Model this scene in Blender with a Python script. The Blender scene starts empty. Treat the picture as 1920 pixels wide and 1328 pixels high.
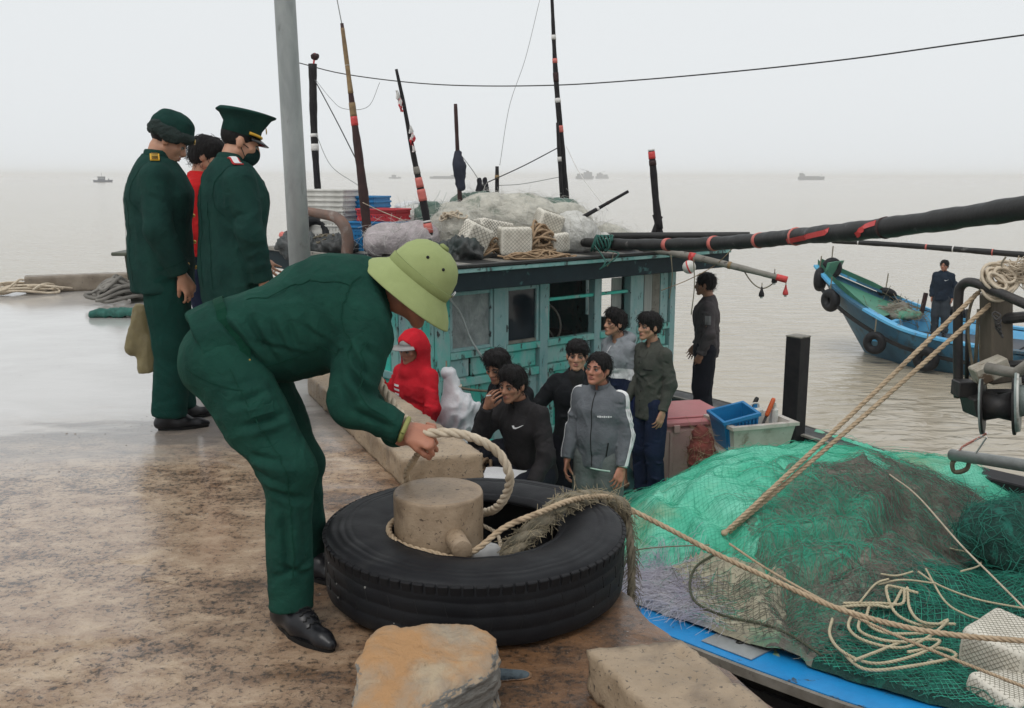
import bpy, math, random
import numpy as np
from mathutils import Vector, Matrix
try:
    import openvdb as vdb
except ImportError:
    import pyopenvdb as vdb
R_ = math.radians
scene = bpy.context.scene
COL = scene.collection
rng = np.random.default_rng(7)
random.seed(7)

# ---------------------------------------------------------------- camera, sky, sun, exposure
FOC, PITCH, EYE, ROLL = 1800.0, R_(10.51), 1.40, R_(0.13)
cam_d = bpy.data.cameras.new('camera'); cam = bpy.data.objects.new('camera', cam_d); COL.objects.link(cam)
cam.location = (0, 0, EYE)
cam.rotation_mode = 'QUATERNION'
cam.rotation_quaternion = (Matrix.Rotation(math.pi/2 - PITCH, 4, 'X') @ Matrix.Rotation(ROLL, 4, 'Z')).to_quaternion()
cam_d.sensor_width = 36; cam_d.lens = 36*FOC/1920; cam_d.clip_start = 0.05; cam_d.clip_end = 20000
scene.camera = cam

SUN_EL, SUN_AZ = R_(58), R_(215)          # azimuth from north (+Y), clockwise
world = bpy.data.worlds.new('World'); scene.world = world; world.use_nodes = True
wn, wl = world.node_tree.nodes, world.node_tree.links
wn.clear()
w_out = wn.new('ShaderNodeOutputWorld'); w_bg = wn.new('ShaderNodeBackground')
w_sky = wn.new('ShaderNodeTexSky'); w_sky.sky_type = 'NISHITA'; w_sky.sun_disc = False
w_sky.sun_elevation = SUN_EL; w_sky.sun_rotation = SUN_AZ; w_sky.dust_density = 4; w_sky.air_density = 1.5
w_hsv = wn.new('ShaderNodeHueSaturation'); w_hsv.inputs['Saturation'].default_value = .12
w_mix = wn.new('ShaderNodeMix'); w_mix.data_type = 'RGBA'; w_mix.inputs[0].default_value = .90
w_mix.inputs[7].default_value = (7.95, 8.25, 8.45, 1)   # the even grey-white cloud deck
wl.new(w_sky.outputs[0], w_hsv.inputs['Color']); wl.new(w_hsv.outputs[0], w_mix.inputs[6])
wl.new(w_mix.outputs[2], w_bg.inputs[0]); w_bg.inputs[1].default_value = .108
wl.new(w_bg.outputs[0], w_out.inputs[0])
sun_d = bpy.data.lights.new('sun', 'SUN'); sun = bpy.data.objects.new('sun', sun_d); COL.objects.link(sun)
sun_d.energy = 1.05; sun_d.angle = R_(28); sun_d.color = (1, .975, .94)
sd = Vector((math.sin(SUN_AZ)*math.cos(SUN_EL), math.cos(SUN_AZ)*math.cos(SUN_EL), math.sin(SUN_EL)))
sun.rotation_mode = 'QUATERNION'; sun.rotation_quaternion = sd.to_track_quat('Z', 'Y')
scene.view_settings.view_transform = 'Standard'; scene.view_settings.look = 'None'
scene.view_settings.exposure = 0; scene.view_settings.gamma = 1; scene.view_settings.use_curve_mapping = False
scene.cycles.volume_bounces = 1; scene.cycles.max_bounces = 8; scene.cycles.transparent_max_bounces = 12
scene.cycles.use_denoising = True

# ---------------------------------------------------------------- helpers
def _ray(px, py):
    x, y = (px-960)/FOC, (664-py)/FOC
    c, s = math.cos(ROLL), math.sin(ROLL)
    x, y = c*x - s*y, s*x + c*y
    F = Vector((0, math.cos(PITCH), -math.sin(PITCH))); U = Vector((0, math.sin(PITCH), math.cos(PITCH)))
    return Vector((1, 0, 0))*x + F + U*y
def D(px, py, d):
    "survey: the point seen at photo pixel (px, py) that stands d metres out"
    r = _ray(px, py); t = d/r.y
    return Vector((0, 0, EYE)) + r*t
def Zp(px, py, z):
    r = _ray(px, py); t = (z-EYE)/r.z
    return Vector((0, 0, EYE)) + r*t

def tag(o, label=None, cat=None, group=None, kind=None):
    if label: o['label'] = label
    if cat: o['category'] = cat
    if group: o['group'] = group
    if kind: o['kind'] = kind
    return o
def empty(name, label, cat, loc=(0, 0, 0), rz=0.0, group=None):
    o = bpy.data.objects.new(name, None); COL.objects.link(o); o.empty_display_size = .1
    o.location = loc; o.rotation_euler = (0, 0, rz)
    return tag(o, label, cat, group)
def wmat(o):
    m = Matrix.Identity(4)
    while o is not None:
        m = o.matrix_basis @ m if False else (Matrix.LocRotScale(o.location, o.rotation_euler, o.scale) @ m)
        o = o.parent
    return m
def copy_tree(o, parent=None):
    c = o.copy(); COL.objects.link(c); c.parent = parent
    for ch in [x for x in COL.objects if x.parent == o]:
        copy_tree(ch, c)
    return c

def mesh_from(name, V, F, mat, parent=None, world=False, smooth=True):
    V = np.asarray(V, dtype=np.float64).reshape(-1, 3)
    if world and parent is not None:
        M = np.array(wmat(parent).inverted()); V = V @ M[:3, :3].T + M[:3, 3]
    me = bpy.data.meshes.new(name)
    if isinstance(F, np.ndarray):
        n, k = F.shape
        me.vertices.add(len(V)); me.vertices.foreach_set('co', V.ravel())
        me.loops.add(n*k); me.loops.foreach_set('vertex_index', F.ravel().astype(np.int32))
        me.polygons.add(n); me.polygons.foreach_set('loop_start', np.arange(0, n*k, k, dtype=np.int32))
        me.update(calc_edges=True)
    else:
        me.from_pydata([tuple(v) for v in V], [], F); me.update()
    if smooth: me.polygons.foreach_set('use_smooth', np.ones(len(me.polygons), dtype=bool))
    if mat: me.materials.append(mat)
    o = bpy.data.objects.new(name, me); COL.objects.link(o); o.parent = parent
    return o

def catmull(pts, n=8):
    P = [Vector(p) for p in pts]; P = [P[0]*2-P[1]] + P + [P[-1]*2-P[-2]]
    out = []
    for i in range(1, len(P)-2):
        a, b, c, d = P[i-1], P[i], P[i+1], P[i+2]
        for k in range(n):
            t = k/n
            out.append(.5*((2*b) + (c-a)*t + (2*a-5*b+4*c-d)*t*t + (3*b-a-3*c+d)*t**3))
    out.append(P[-2]); return out
def resample(pts, step):
    P = np.array([tuple(p) for p in pts]); L = np.r_[0, np.cumsum(np.linalg.norm(np.diff(P, axis=0), axis=1))]
    n = max(2, int(L[-1]/step)+1); t = np.linspace(0, L[-1], n)
    return np.stack([np.interp(t, L, P[:, k]) for k in range(3)], 1)
def frames(P):
    P = np.asarray(P, float); T = np.gradient(P, axis=0); T /= np.linalg.norm(T, axis=1)[:, None]+1e-12
    ref = np.array([0, 0, 1.]) if abs(T[0, 2]) < .9 else np.array([1., 0, 0])
    N = np.zeros_like(P); n = ref - T[0]*ref.dot(T[0]); n /= np.linalg.norm(n); N[0] = n
    for i in range(1, len(P)):
        n = n - T[i]*n.dot(T[i]); n /= np.linalg.norm(n)+1e-12; N[i] = n
    return P, T, N, np.cross(T, N)

class Geo:
    def __init__(s): s.V = []; s.F = []
    def add(s, V, F):
        b = len(s.V); s.V += [tuple(v) for v in V]; s.F += [tuple(i+b for i in f) for f in F]; return s
    def box(s, lo, hi, M=None, bev=0.0):
        lo, hi = Vector(lo), Vector(hi)
        if bev <= 0:
            V = [Vector((x, y, z)) for x in (lo.x, hi.x) for y in (lo.y, hi.y) for z in (lo.z, hi.z)]
            F = [(0, 1, 3, 2), (4, 6, 7, 5), (0, 4, 5, 1), (2, 3, 7, 6), (0, 2, 6, 4), (1, 5, 7, 3)]
        else:
            V = []; idx = {}
            for i, x in enumerate((lo.x, hi.x)):
                for j, y in enumerate((lo.y, hi.y)):
                    for k, z in enumerate((lo.z, hi.z)):
                        sx, sy, sz = (1-2*i)*bev, (1-2*j)*bev, (1-2*k)*bev
                        for a, q in enumerate(((x, y+sy, z+sz), (x+sx, y, z+sz), (x+sx, y+sy, z))):
                            idx[i, j, k, a] = len(V); V.append(Vector(q))
            F = []
            I = lambda i, j, k, a: idx[i, j, k, a]
            F += [tuple(I(0, j, k, 0) for j, k in ((0, 0), (0, 1), (1, 1), (1, 0))), tuple(I(1, j, k, 0) for j, k in ((0, 0), (1, 0), (1, 1), (0, 1)))]
            F += [tuple(I(i, 0, k, 1) for i, k in ((0, 0), (1, 0), (1, 1), (0, 1))), tuple(I(i, 1, k, 1) for i, k in ((0, 0), (0, 1), (1, 1), (1, 0)))]
            F += [tuple(I(i, j, 0, 2) for i, j in ((0, 0), (0, 1), (1, 1), (1, 0))), tuple(I(i, j, 1, 2) for i, j in ((0, 0), (1, 0), (1, 1), (0, 1)))]
            for i in (0, 1):
                for j in (0, 1): F.append((I(i, j, 0, 0), I(i, j, 0, 1), I(i, j, 1, 1), I(i, j, 1, 0)))
                for k in (0, 1): F.append((I(i, 0, k, 0), I(i, 0, k, 2), I(i, 1, k, 2), I(i, 1, k, 0)))
            for j in (0, 1):
                for k in (0, 1): F.append((I(0, j, k, 1), I(0, j, k, 2), I(1, j, k, 2), I(1, j, k, 1)))
            for i in (0, 1):
                for j in (0, 1):
                    for k in (0, 1): F.append((I(i, j, k, 0), I(i, j, k, 1), I(i, j, k, 2)))
        if M is not None: V = [M @ v for v in V]
        return s.add(V, F)
    def tube(s, pts, r, n=8, cap=True):
        P, T, N, B = frames([tuple(p) for p in pts]); m = len(P)
        r = np.broadcast_to(np.asarray(r, float), (m,)) if np.ndim(r) == 0 else np.interp(np.linspace(0, 1, m), np.linspace(0, 1, len(r)), r)
        a = np.arange(n)*2*math.pi/n
        V = P[:, None] + r[:, None, None]*(N[:, None]*np.cos(a)[None, :, None] + B[:, None]*np.sin(a)[None, :, None])
        F = [(i*n+j, i*n+(j+1) % n, (i+1)*n+(j+1) % n, (i+1)*n+j) for i in range(m-1) for j in range(n)]
        if cap: F += [tuple(range(n-1, -1, -1)), tuple((m-1)*n+j for j in range(n))]
        return s.add(V.reshape(-1, 3), F)
    def lathe(s, prof, n=32, M=None, sx=1.0, sy=1.0, close=False):
        m = len(prof); V = []
        for r, z in prof:
            for j in range(n):
                t = 2*math.pi*j/n; V.append(Vector((r*math.cos(t)*sx, r*math.sin(t)*sy, z)))
        F = [(i*n+j, i*n+(j+1) % n, (i+1)*n+(j+1) % n, (i+1)*n+j) for i in range(m-1) for j in range(n)]
        if close: F += [((m-1)*n+j, (m-1)*n+(j+1) % n, (j+1) % n, j) for j in range(n)]
        else: F += [tuple(range(n-1, -1, -1)), tuple((m-1)*n+j for j in range(n))]
        if M is not None: V = [M @ v for v in V]
        return s.add(V, F)
    def ball(s, c, r, n=10, M=None):
        r = (r, r, r) if np.ndim(r) == 0 else r; V = []; F = []
        for i in range(n+1):
            ph = math.pi*i/n
            for j in range(2*n):
                t = math.pi*j/n; V.append(Vector((r[0]*math.sin(ph)*math.cos(t), r[1]*math.sin(ph)*math.sin(t), r[2]*math.cos(ph))))
        k = 2*n
        F = [(i*k+j, (i+1)*k+j, (i+1)*k+(j+1) % k, i*k+(j+1) % k) for i in range(n) for j in range(k)]
        if M is not None: V = [M @ v for v in V]
        c = Vector(c); return s.add([v+c for v in V], F)
    def prism(s, poly, z0, z1, M=None):
        n = len(poly); V = [Vector((x, y, z0)) for x, y in poly] + [Vector((x, y, z1)) for x, y in poly]
        F = [tuple(range(n-1, -1, -1)), tuple(range(n, 2*n))] + [(i, (i+1) % n, n+(i+1) % n, n+i) for i in range(n)]
        if M is not None: V = [M @ v for v in V]
        return s.add(V, F)
    def build(s, name, mat, parent=None, world=False, smooth=False):
        return mesh_from(name, s.V, s.F, mat, parent, world, smooth)
def axes(o, x, y, z):
    return Matrix(((x[0], y[0], z[0], o[0]), (x[1], y[1], z[1], o[1]), (x[2], y[2], z[2], o[2]), (0, 0, 0, 1)))
def along(p, q, up=(0, 0, 1)):
    "frame at p whose z runs to q"
    z = (Vector(q)-Vector(p)).normalized(); u = Vector(up)
    if abs(z.dot(u)) > .95: u = Vector((0, 1, 0))
    x = u.cross(z).normalized(); y = z.cross(x); return axes(p, x, y, z)

def rope_geo(path, r, pitch=None, step=None, strands=3, n=6, wob=0.0):
    "laid rope: helical strands along a path"
    pitch = pitch or r*7; step = step or r*1.1
    P, T, N, B = frames(resample(path, step)); m = len(P); g = Geo()
    if wob:
        ph = np.linspace(0, m*step*9, m); P = P + N*(np.sin(ph)+.6*np.sin(ph*2.3+1))[:, None]*wob + B*(np.cos(ph*.8)+.5*np.sin(ph*3.1))[:, None]*wob
    L = np.arange(m)*step
    for k in range(strands):
        a = L*2*math.pi/pitch + k*2*math.pi/strands
        Q = P + r*.5*(N*np.cos(a)[:, None] + B*np.sin(a)[:, None])
        g.tube(Q, r*.56, n)
    return g

def curve_obj(name, lines, r, mat, parent=None, world=True, res=0, cyclic=False):
    cu = bpy.data.curves.new(name, 'CURVE'); cu.dimensions = '3D'; cu.bevel_depth = r; cu.bevel_resolution = res
    M = np.array(wmat(parent).inverted()) if (world and parent is not None) else None
    for L in lines:
        A = np.asarray([tuple(p) for p in L], float)
        if M is not None: A = A @ M[:3, :3].T + M[:3, 3]
        sp = cu.splines.new('POLY'); sp.points.add(len(A)-1)
        sp.points.foreach_set('co', np.c_[A, np.ones(len(A))].ravel()); sp.use_cyclic_u = cyclic
    if mat: cu.materials.append(mat)
    o = bpy.data.objects.new(name, cu); COL.objects.link(o); o.parent = parent
    return o

# ---------------------------------------------------------------- numpy noise
def vnoise(P, seed=0):
    "smooth value noise, about -1..1"
    P = np.asarray(P, float); i = np.floor(P).astype(np.int64); f = P-i; f = f*f*(3-2*f)
    def h(a, b, c):
        n = (a*73856093) ^ (b*19349663) ^ (c*83492791) ^ (seed*2654435761 % (1 << 31))
        n = (n ^ (n >> 13)) * 1274126177 & 0x7fffffff; n = n ^ (n >> 16)
        return (n & 0xffff)/32767.5 - 1
    x, y, z = i[:, 0], i[:, 1], i[:, 2]; fx, fy, fz = f.T
    l = lambda a, b, t: a+(b-a)*t
    c = lambda dz: l(l(h(x, y, z+dz), h(x+1, y, z+dz), fx), l(h(x, y+1, z+dz), h(x+1, y+1, z+dz), fx), fy)
    return l(c(0), c(1), fz)
def fbm(P, seed=0, oct=4, gain=.5):
    s = 0; a = 1; P = np.asarray(P, float)
    for k in range(oct): s = s + a*vnoise(P*2**k+k*17.3, seed+k); a *= gain
    return s

# ---------------------------------------------------------------- signed distance modelling
class SDF:
    def __init__(s, lo, hi, vox):
        s.lo = np.array(lo, float); s.v = vox
        s.n = np.ceil((np.array(hi, float)-s.lo)/vox).astype(int)+1
        s.f = np.full(tuple(s.n), 1.0, np.float32)
    def _sub(s, lo, hi):
        a = np.clip(np.floor((np.asarray(lo)-s.lo)/s.v).astype(int), 0, s.n); b = np.clip(np.ceil((np.asarray(hi)-s.lo)/s.v).astype(int)+1, 0, s.n)
        if np.any(b <= a): return None, None
        X = [(np.arange(a[k], b[k])*s.v+s.lo[k]).astype(np.float32) for k in range(3)]
        return (slice(a[0], b[0]), slice(a[1], b[1]), slice(a[2], b[2])), (X[0][:, None, None], X[1][None, :, None], X[2][None, None, :])
    def _mix(s, sl, d, k, op):
        a = s.f[sl]
        if op == 'u':
            h = np.clip(.5+.5*(a-d)/k, 0, 1); s.f[sl] = a+(d-a)*h - k*h*(1-h)
        elif op == 's':
            h = np.clip(.5-.5*(a+d)/k, 0, 1); s.f[sl] = a+(-d-a)*h + k*h*(1-h)
    def cone(s, p, q, ra, rb, k=.02, flat=None, op='u'):
        p, q = np.array(p, float), np.array(q, float); R = max(ra, rb)+k*1.5+s.v*3
        sl, X = s._sub(np.minimum(p, q)-R, np.maximum(p, q)+R)
        if sl is None: return s
        d = [X[i]-p[i] for i in range(3)]; b = q-p
        if flat is not None:
            ax, fac = np.array(flat[0], float), flat[1]; ax = ax/np.linalg.norm(ax)
            c = d[0]*ax[0]+d[1]*ax[1]+d[2]*ax[2]; g = (1/fac-1)
            d = [d[i]+c*(ax[i]*g) for i in range(3)]; b = b + ax*(b.dot(ax)*g)
        bb = b.dot(b)+1e-9
        t = np.clip((d[0]*b[0]+d[1]*b[1]+d[2]*b[2])/bb, 0, 1)
        e = np.sqrt((d[0]-b[0]*t)**2+(d[1]-b[1]*t)**2+(d[2]-b[2]*t)**2) - (ra+(rb-ra)*t)
        if flat is not None: e = e*(.5+.5*min(1, flat[1]))
        s._mix(sl, e, k, op); return s
    def chain(s, pts, rs, k=.02, flat=None):
        for i in range(len(pts)-1): s.cone(pts[i], pts[i+1], rs[i], rs[i+1], k, flat)
        return s
    def ell(s, c, r, k=.02, M=None, op='u'):
        c, r = np.array(c, float), np.array(r, float); R = r.max()+k*1.5+s.v*3
        sl, X = s._sub(c-R, c+R)
        if sl is None: return s
        d = [X[i]-c[i] for i in range(3)]
        if M is not None: d = [d[0]*M[0][i]+d[1]*M[1][i]+d[2]*M[2][i] for i in range(3)]
        q = np.sqrt((d[0]/r[0])**2+(d[1]/r[1])**2+(d[2]/r[2])**2)
        q2 = np.sqrt((d[0]/r[0]**2)**2+(d[1]/r[1]**2)**2+(d[2]/r[2]**2)**2)+1e-6
        s._mix(sl, q*(q-1)/q2, k, op); return s
    def cut(s, p, nrm, R=9.0):
        "remove what lies on the side of p that nrm points to, within R"
        p, nrm = np.array(p, float), np.array(nrm, float); nrm = nrm/np.linalg.norm(nrm)
        sl, X = s._sub(p-R, p+R)
        if sl is None: return s
        d = [X[i]-p[i] for i in range(3)]; h = d[0]*nrm[0]+d[1]*nrm[1]+d[2]*nrm[2]
        if R < 5: h = np.where(d[0]**2+d[1]**2+d[2]**2 < R*R, h, -1)
        s.f[sl] = np.maximum(s.f[sl], h); return s
    def mesh(s, disp=None, smooth=1):
        s.f[0] = s.f[-1] = 1; s.f[:, 0] = s.f[:, -1] = 1; s.f[:, :, 0] = s.f[:, :, -1] = 1
        g = vdb.FloatGrid(1.0); g.copyFromArray(np.clip(s.f, -1, 1))
        P, Q = g.convertToQuads(0.0)
        P = np.asarray(P, float)*s.v+s.lo; Q = np.asarray(Q)[:, ::-1].astype(np.int32)
        # orientation: outward by volume sign
        if len(Q):
            a, b, c = P[Q[:, 0]], P[Q[:, 1]], P[Q[:, 2]]
            if np.einsum('ij,ij->i', a, np.cross(b, c)).sum() < 0: Q = Q[:, ::-1].copy()
        for _ in range(smooth): P = lap(P, Q, .5)
        if disp is not None: P = P + vnorm(P, Q)*disp(P)[:, None]
        return P, Q
def lap(P, Q, w):
    S = np.zeros_like(P); C = np.zeros(len(P))
    for i in range(4):
        for j in (1, 3):
            np.add.at(S, Q[:, i], P[Q[:, (i+j) % 4]]); np.add.at(C, Q[:, i], 1)
    return P*(1-w) + w*S/np.maximum(C, 1)[:, None]
def vnorm(P, Q):
    n = np.cross(P[Q[:, 2]]-P[Q[:, 0]], P[Q[:, 3]]-P[Q[:, 1]]); N = np.zeros_like(P)
    for i in range(4): np.add.at(N, Q[:, i], n)
    return N/(np.linalg.norm(N, axis=1)[:, None]+1e-12)

# ---------------------------------------------------------------- materials
MATS = {}
def mat(name, c1, c2=None, rough=.6, scale=6.0, lo=.35, hi=.65, bump=.15, bscale=30.0, bdist=.01, metal=0.0, stretch=(1, 1, 1), c3=None, scale3=2.0, lo3=.55, hi3=.62,
        rough3=None, spec=.5, detail=6, weave=0.0, trans=0.0, sss=0.0, rough2=None, distort=0.3, coat=0.0, c4=None, scale4=9.0, lo4=.56, hi4=.62, bdst=0.0, stretch4=None):
    if name in MATS: return MATS[name]
    m = bpy.data.materials.new(name); m.use_nodes = True; nt = m.node_tree; N, L = nt.nodes, nt.links
    b = N['Principled BSDF']; tc = N.new('ShaderNodeTexCoord'); mp = N.new('ShaderNodeMapping'); mp.inputs['Scale'].default_value = stretch
    L.new(tc.outputs['Object'], mp.inputs[0])
    def noise(sc, det=detail, dst=distort):
        t = N.new('ShaderNodeTexNoise'); t.inputs['Scale'].default_value = sc; t.inputs['Detail'].default_value = det; t.inputs['Distortion'].default_value = dst
        t.inputs['Roughness'].default_value = .62
        L.new(mp.outputs[0], t.inputs['Vector']); return t
    def ramp(src, a, c):
        r = N.new('ShaderNodeMapRange'); r.inputs['From Min'].default_value = a; r.inputs['From Max'].default_value = c; L.new(src, r.inputs['Value']); return r.outputs[0]
    def mix(f, a, c):
        x = N.new('ShaderNodeMix'); x.data_type = 'RGBA'; L.new(f, x.inputs[0])
        for k, v in ((6, a), (7, c)):
            if isinstance(v, tuple): x.inputs[k].default_value = v+(1,)
            else: L.new(v, x.inputs[k])
        return x.outputs[2]
    c2 = c2 or tuple(v*.75 for v in c1)
    n1 = noise(scale); f1 = ramp(n1.outputs[0], lo, hi); col = mix(f1, tuple(c1), tuple(c2))
    rsock = None
    if rough2 is not None:
        r = N.new('ShaderNodeMapRange'); r.inputs['To Min'].default_value = rough; r.inputs['To Max'].default_value = rough2; L.new(f1, r.inputs['Value']); rsock = r.outputs[0]
    if c3:
        n3 = noise(scale3, 8); f3 = ramp(n3.outputs[0], lo3, hi3); col = mix(f3, col, tuple(c3))
        if rough3 is not None:
            r = N.new('ShaderNodeMix'); r.inputs[2].default_value = rough; r.inputs[3].default_value = rough3; L.new(f3, r.inputs[0])
            if rsock: L.new(rsock, r.inputs[2])
            rsock = r.outputs[0]
    if c4:
        n4 = noise(scale4, 9); f4 = ramp(n4.outputs[0], lo4, hi4); col = mix(f4, col, tuple(c4))
    L.new(col, b.inputs['Base Color'])
    if rsock: L.new(rsock, b.inputs['Roughness'])
    else: b.inputs['Roughness'].default_value = rough
    b.inputs['Metallic'].default_value = metal; b.inputs['Specular IOR Level'].default_value = spec; b.inputs['Coat Weight'].default_value = coat
    if trans: b.inputs['Transmission Weight'].default_value = trans
    if sss: b.inputs['Subsurface Weight'].default_value = sss; b.inputs['Subsurface Radius'].default_value = (.01, .004, .002)
    if bump:
        nb = noise(bscale, 8, bdst); h = nb.outputs[0]
        if weave:
            w = N.new('ShaderNodeTexWave'); w.inputs['Scale'].default_value = weave; w.wave_type = 'BANDS'; w.bands_direction = 'DIAGONAL'; L.new(tc.outputs['Object'], w.inputs[0])
            ad = N.new('ShaderNodeMath'); ad.operation = 'MULTIPLY_ADD'; L.new(w.outputs[1], ad.inputs[0]); ad.inputs[1].default_value = .25; L.new(h, ad.inputs[2]); h = ad.outputs[0]
        bp = N.new('ShaderNodeBump'); bp.inputs['Strength'].default_value = bump; bp.inputs['Distance'].default_value = bdist; L.new(h, bp.inputs['Height']); L.new(bp.outputs[0], b.inputs['Normal'])
    MATS[name] = m; return m
# ---------------------------------------------------------------- the setting: sea, quay, haze
WATER = -2.4
EDIR = Vector((.40, -.9165, 0)); EPERP = Vector((.9165, .40, 0))     # along the quay edge (towards the camera) / out over the water
E0 = Vector((-.94, 6.11, 0))
def sea_mat():
    m = bpy.data.materials.new('muddy_sea'); m.use_nodes = True; N, L = m.node_tree.nodes, m.node_tree.links; b = N['Principled BSDF']
    tc = N.new('ShaderNodeTexCoord'); mp = N.new('ShaderNodeMapping'); mp.inputs['Scale'].default_value = (.55, 1.25, 1); mp.inputs['Rotation'].default_value = (0, 0, R_(14))
    L.new(tc.outputs['Object'], mp.inputs[0])
    n = N.new('ShaderNodeTexNoise'); n.inputs['Scale'].default_value = 2.1; n.inputs['Detail'].default_value = 4; n.inputs['Distortion'].default_value = .9; L.new(mp.outputs[0], n.inputs[0])
    n2 = N.new('ShaderNodeTexNoise'); n2.inputs['Scale'].default_value = .35; n2.inputs['Detail'].default_value = 3; L.new(mp.outputs[0], n2.inputs[0])
    cd = N.new('ShaderNodeCameraData')
    mx = N.new('ShaderNodeMath'); mx.operation = 'ADD'; L.new(n.outputs[0], mx.inputs[0])
    mm = N.new('ShaderNodeMath'); mm.operation = 'MULTIPLY'; mm.inputs[1].default_value = .8; L.new(n2.outputs[0], mm.inputs[0]); L.new(mm.outputs[0], mx.inputs[1])
    bp = N.new('ShaderNodeBump'); bp.inputs['Distance'].default_value = .11; bp.inputs['Strength'].default_value = .55; L.new(mx.outputs[0], bp.inputs['Height']); L.new(bp.outputs[0], b.inputs['Normal'])
    n3 = N.new('ShaderNodeTexNoise'); n3.inputs['Scale'].default_value = .05; n3.inputs['Detail'].default_value = 5; L.new(mp.outputs[0], n3.inputs[0])
    x = N.new('ShaderNodeMix'); x.data_type = 'RGBA'; x.inputs[6].default_value = (.345, .295, .215, 1); x.inputs[7].default_value = (.41, .36, .28, 1); L.new(n3.outputs[0], x.inputs[0])
    L.new(x.outputs[2], b.inputs['Base Color']); b.inputs['Roughness'].default_value = .12; b.inputs['IOR'].default_value = 1.33
    N.remove(cd); return m
g = Geo(); S = 7000
ys = [-40, -5, 0, 4, 10, 20, 40, 80, 200, 800, S]; xs = [-S, -600, -100, -30, -8, 0, 8, 30, 100, 600, S]
g.V = [(x, y, WATER) for y in ys for x in xs]; k = len(xs)
g.F = [(i*k+j, i*k+j+1, (i+1)*k+j+1, (i+1)*k+j) for i in range(len(ys)-1) for j in range(k-1)]
sea = g.build('sea', sea_mat(), smooth=True); tag(sea, kind='structure')

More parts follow.
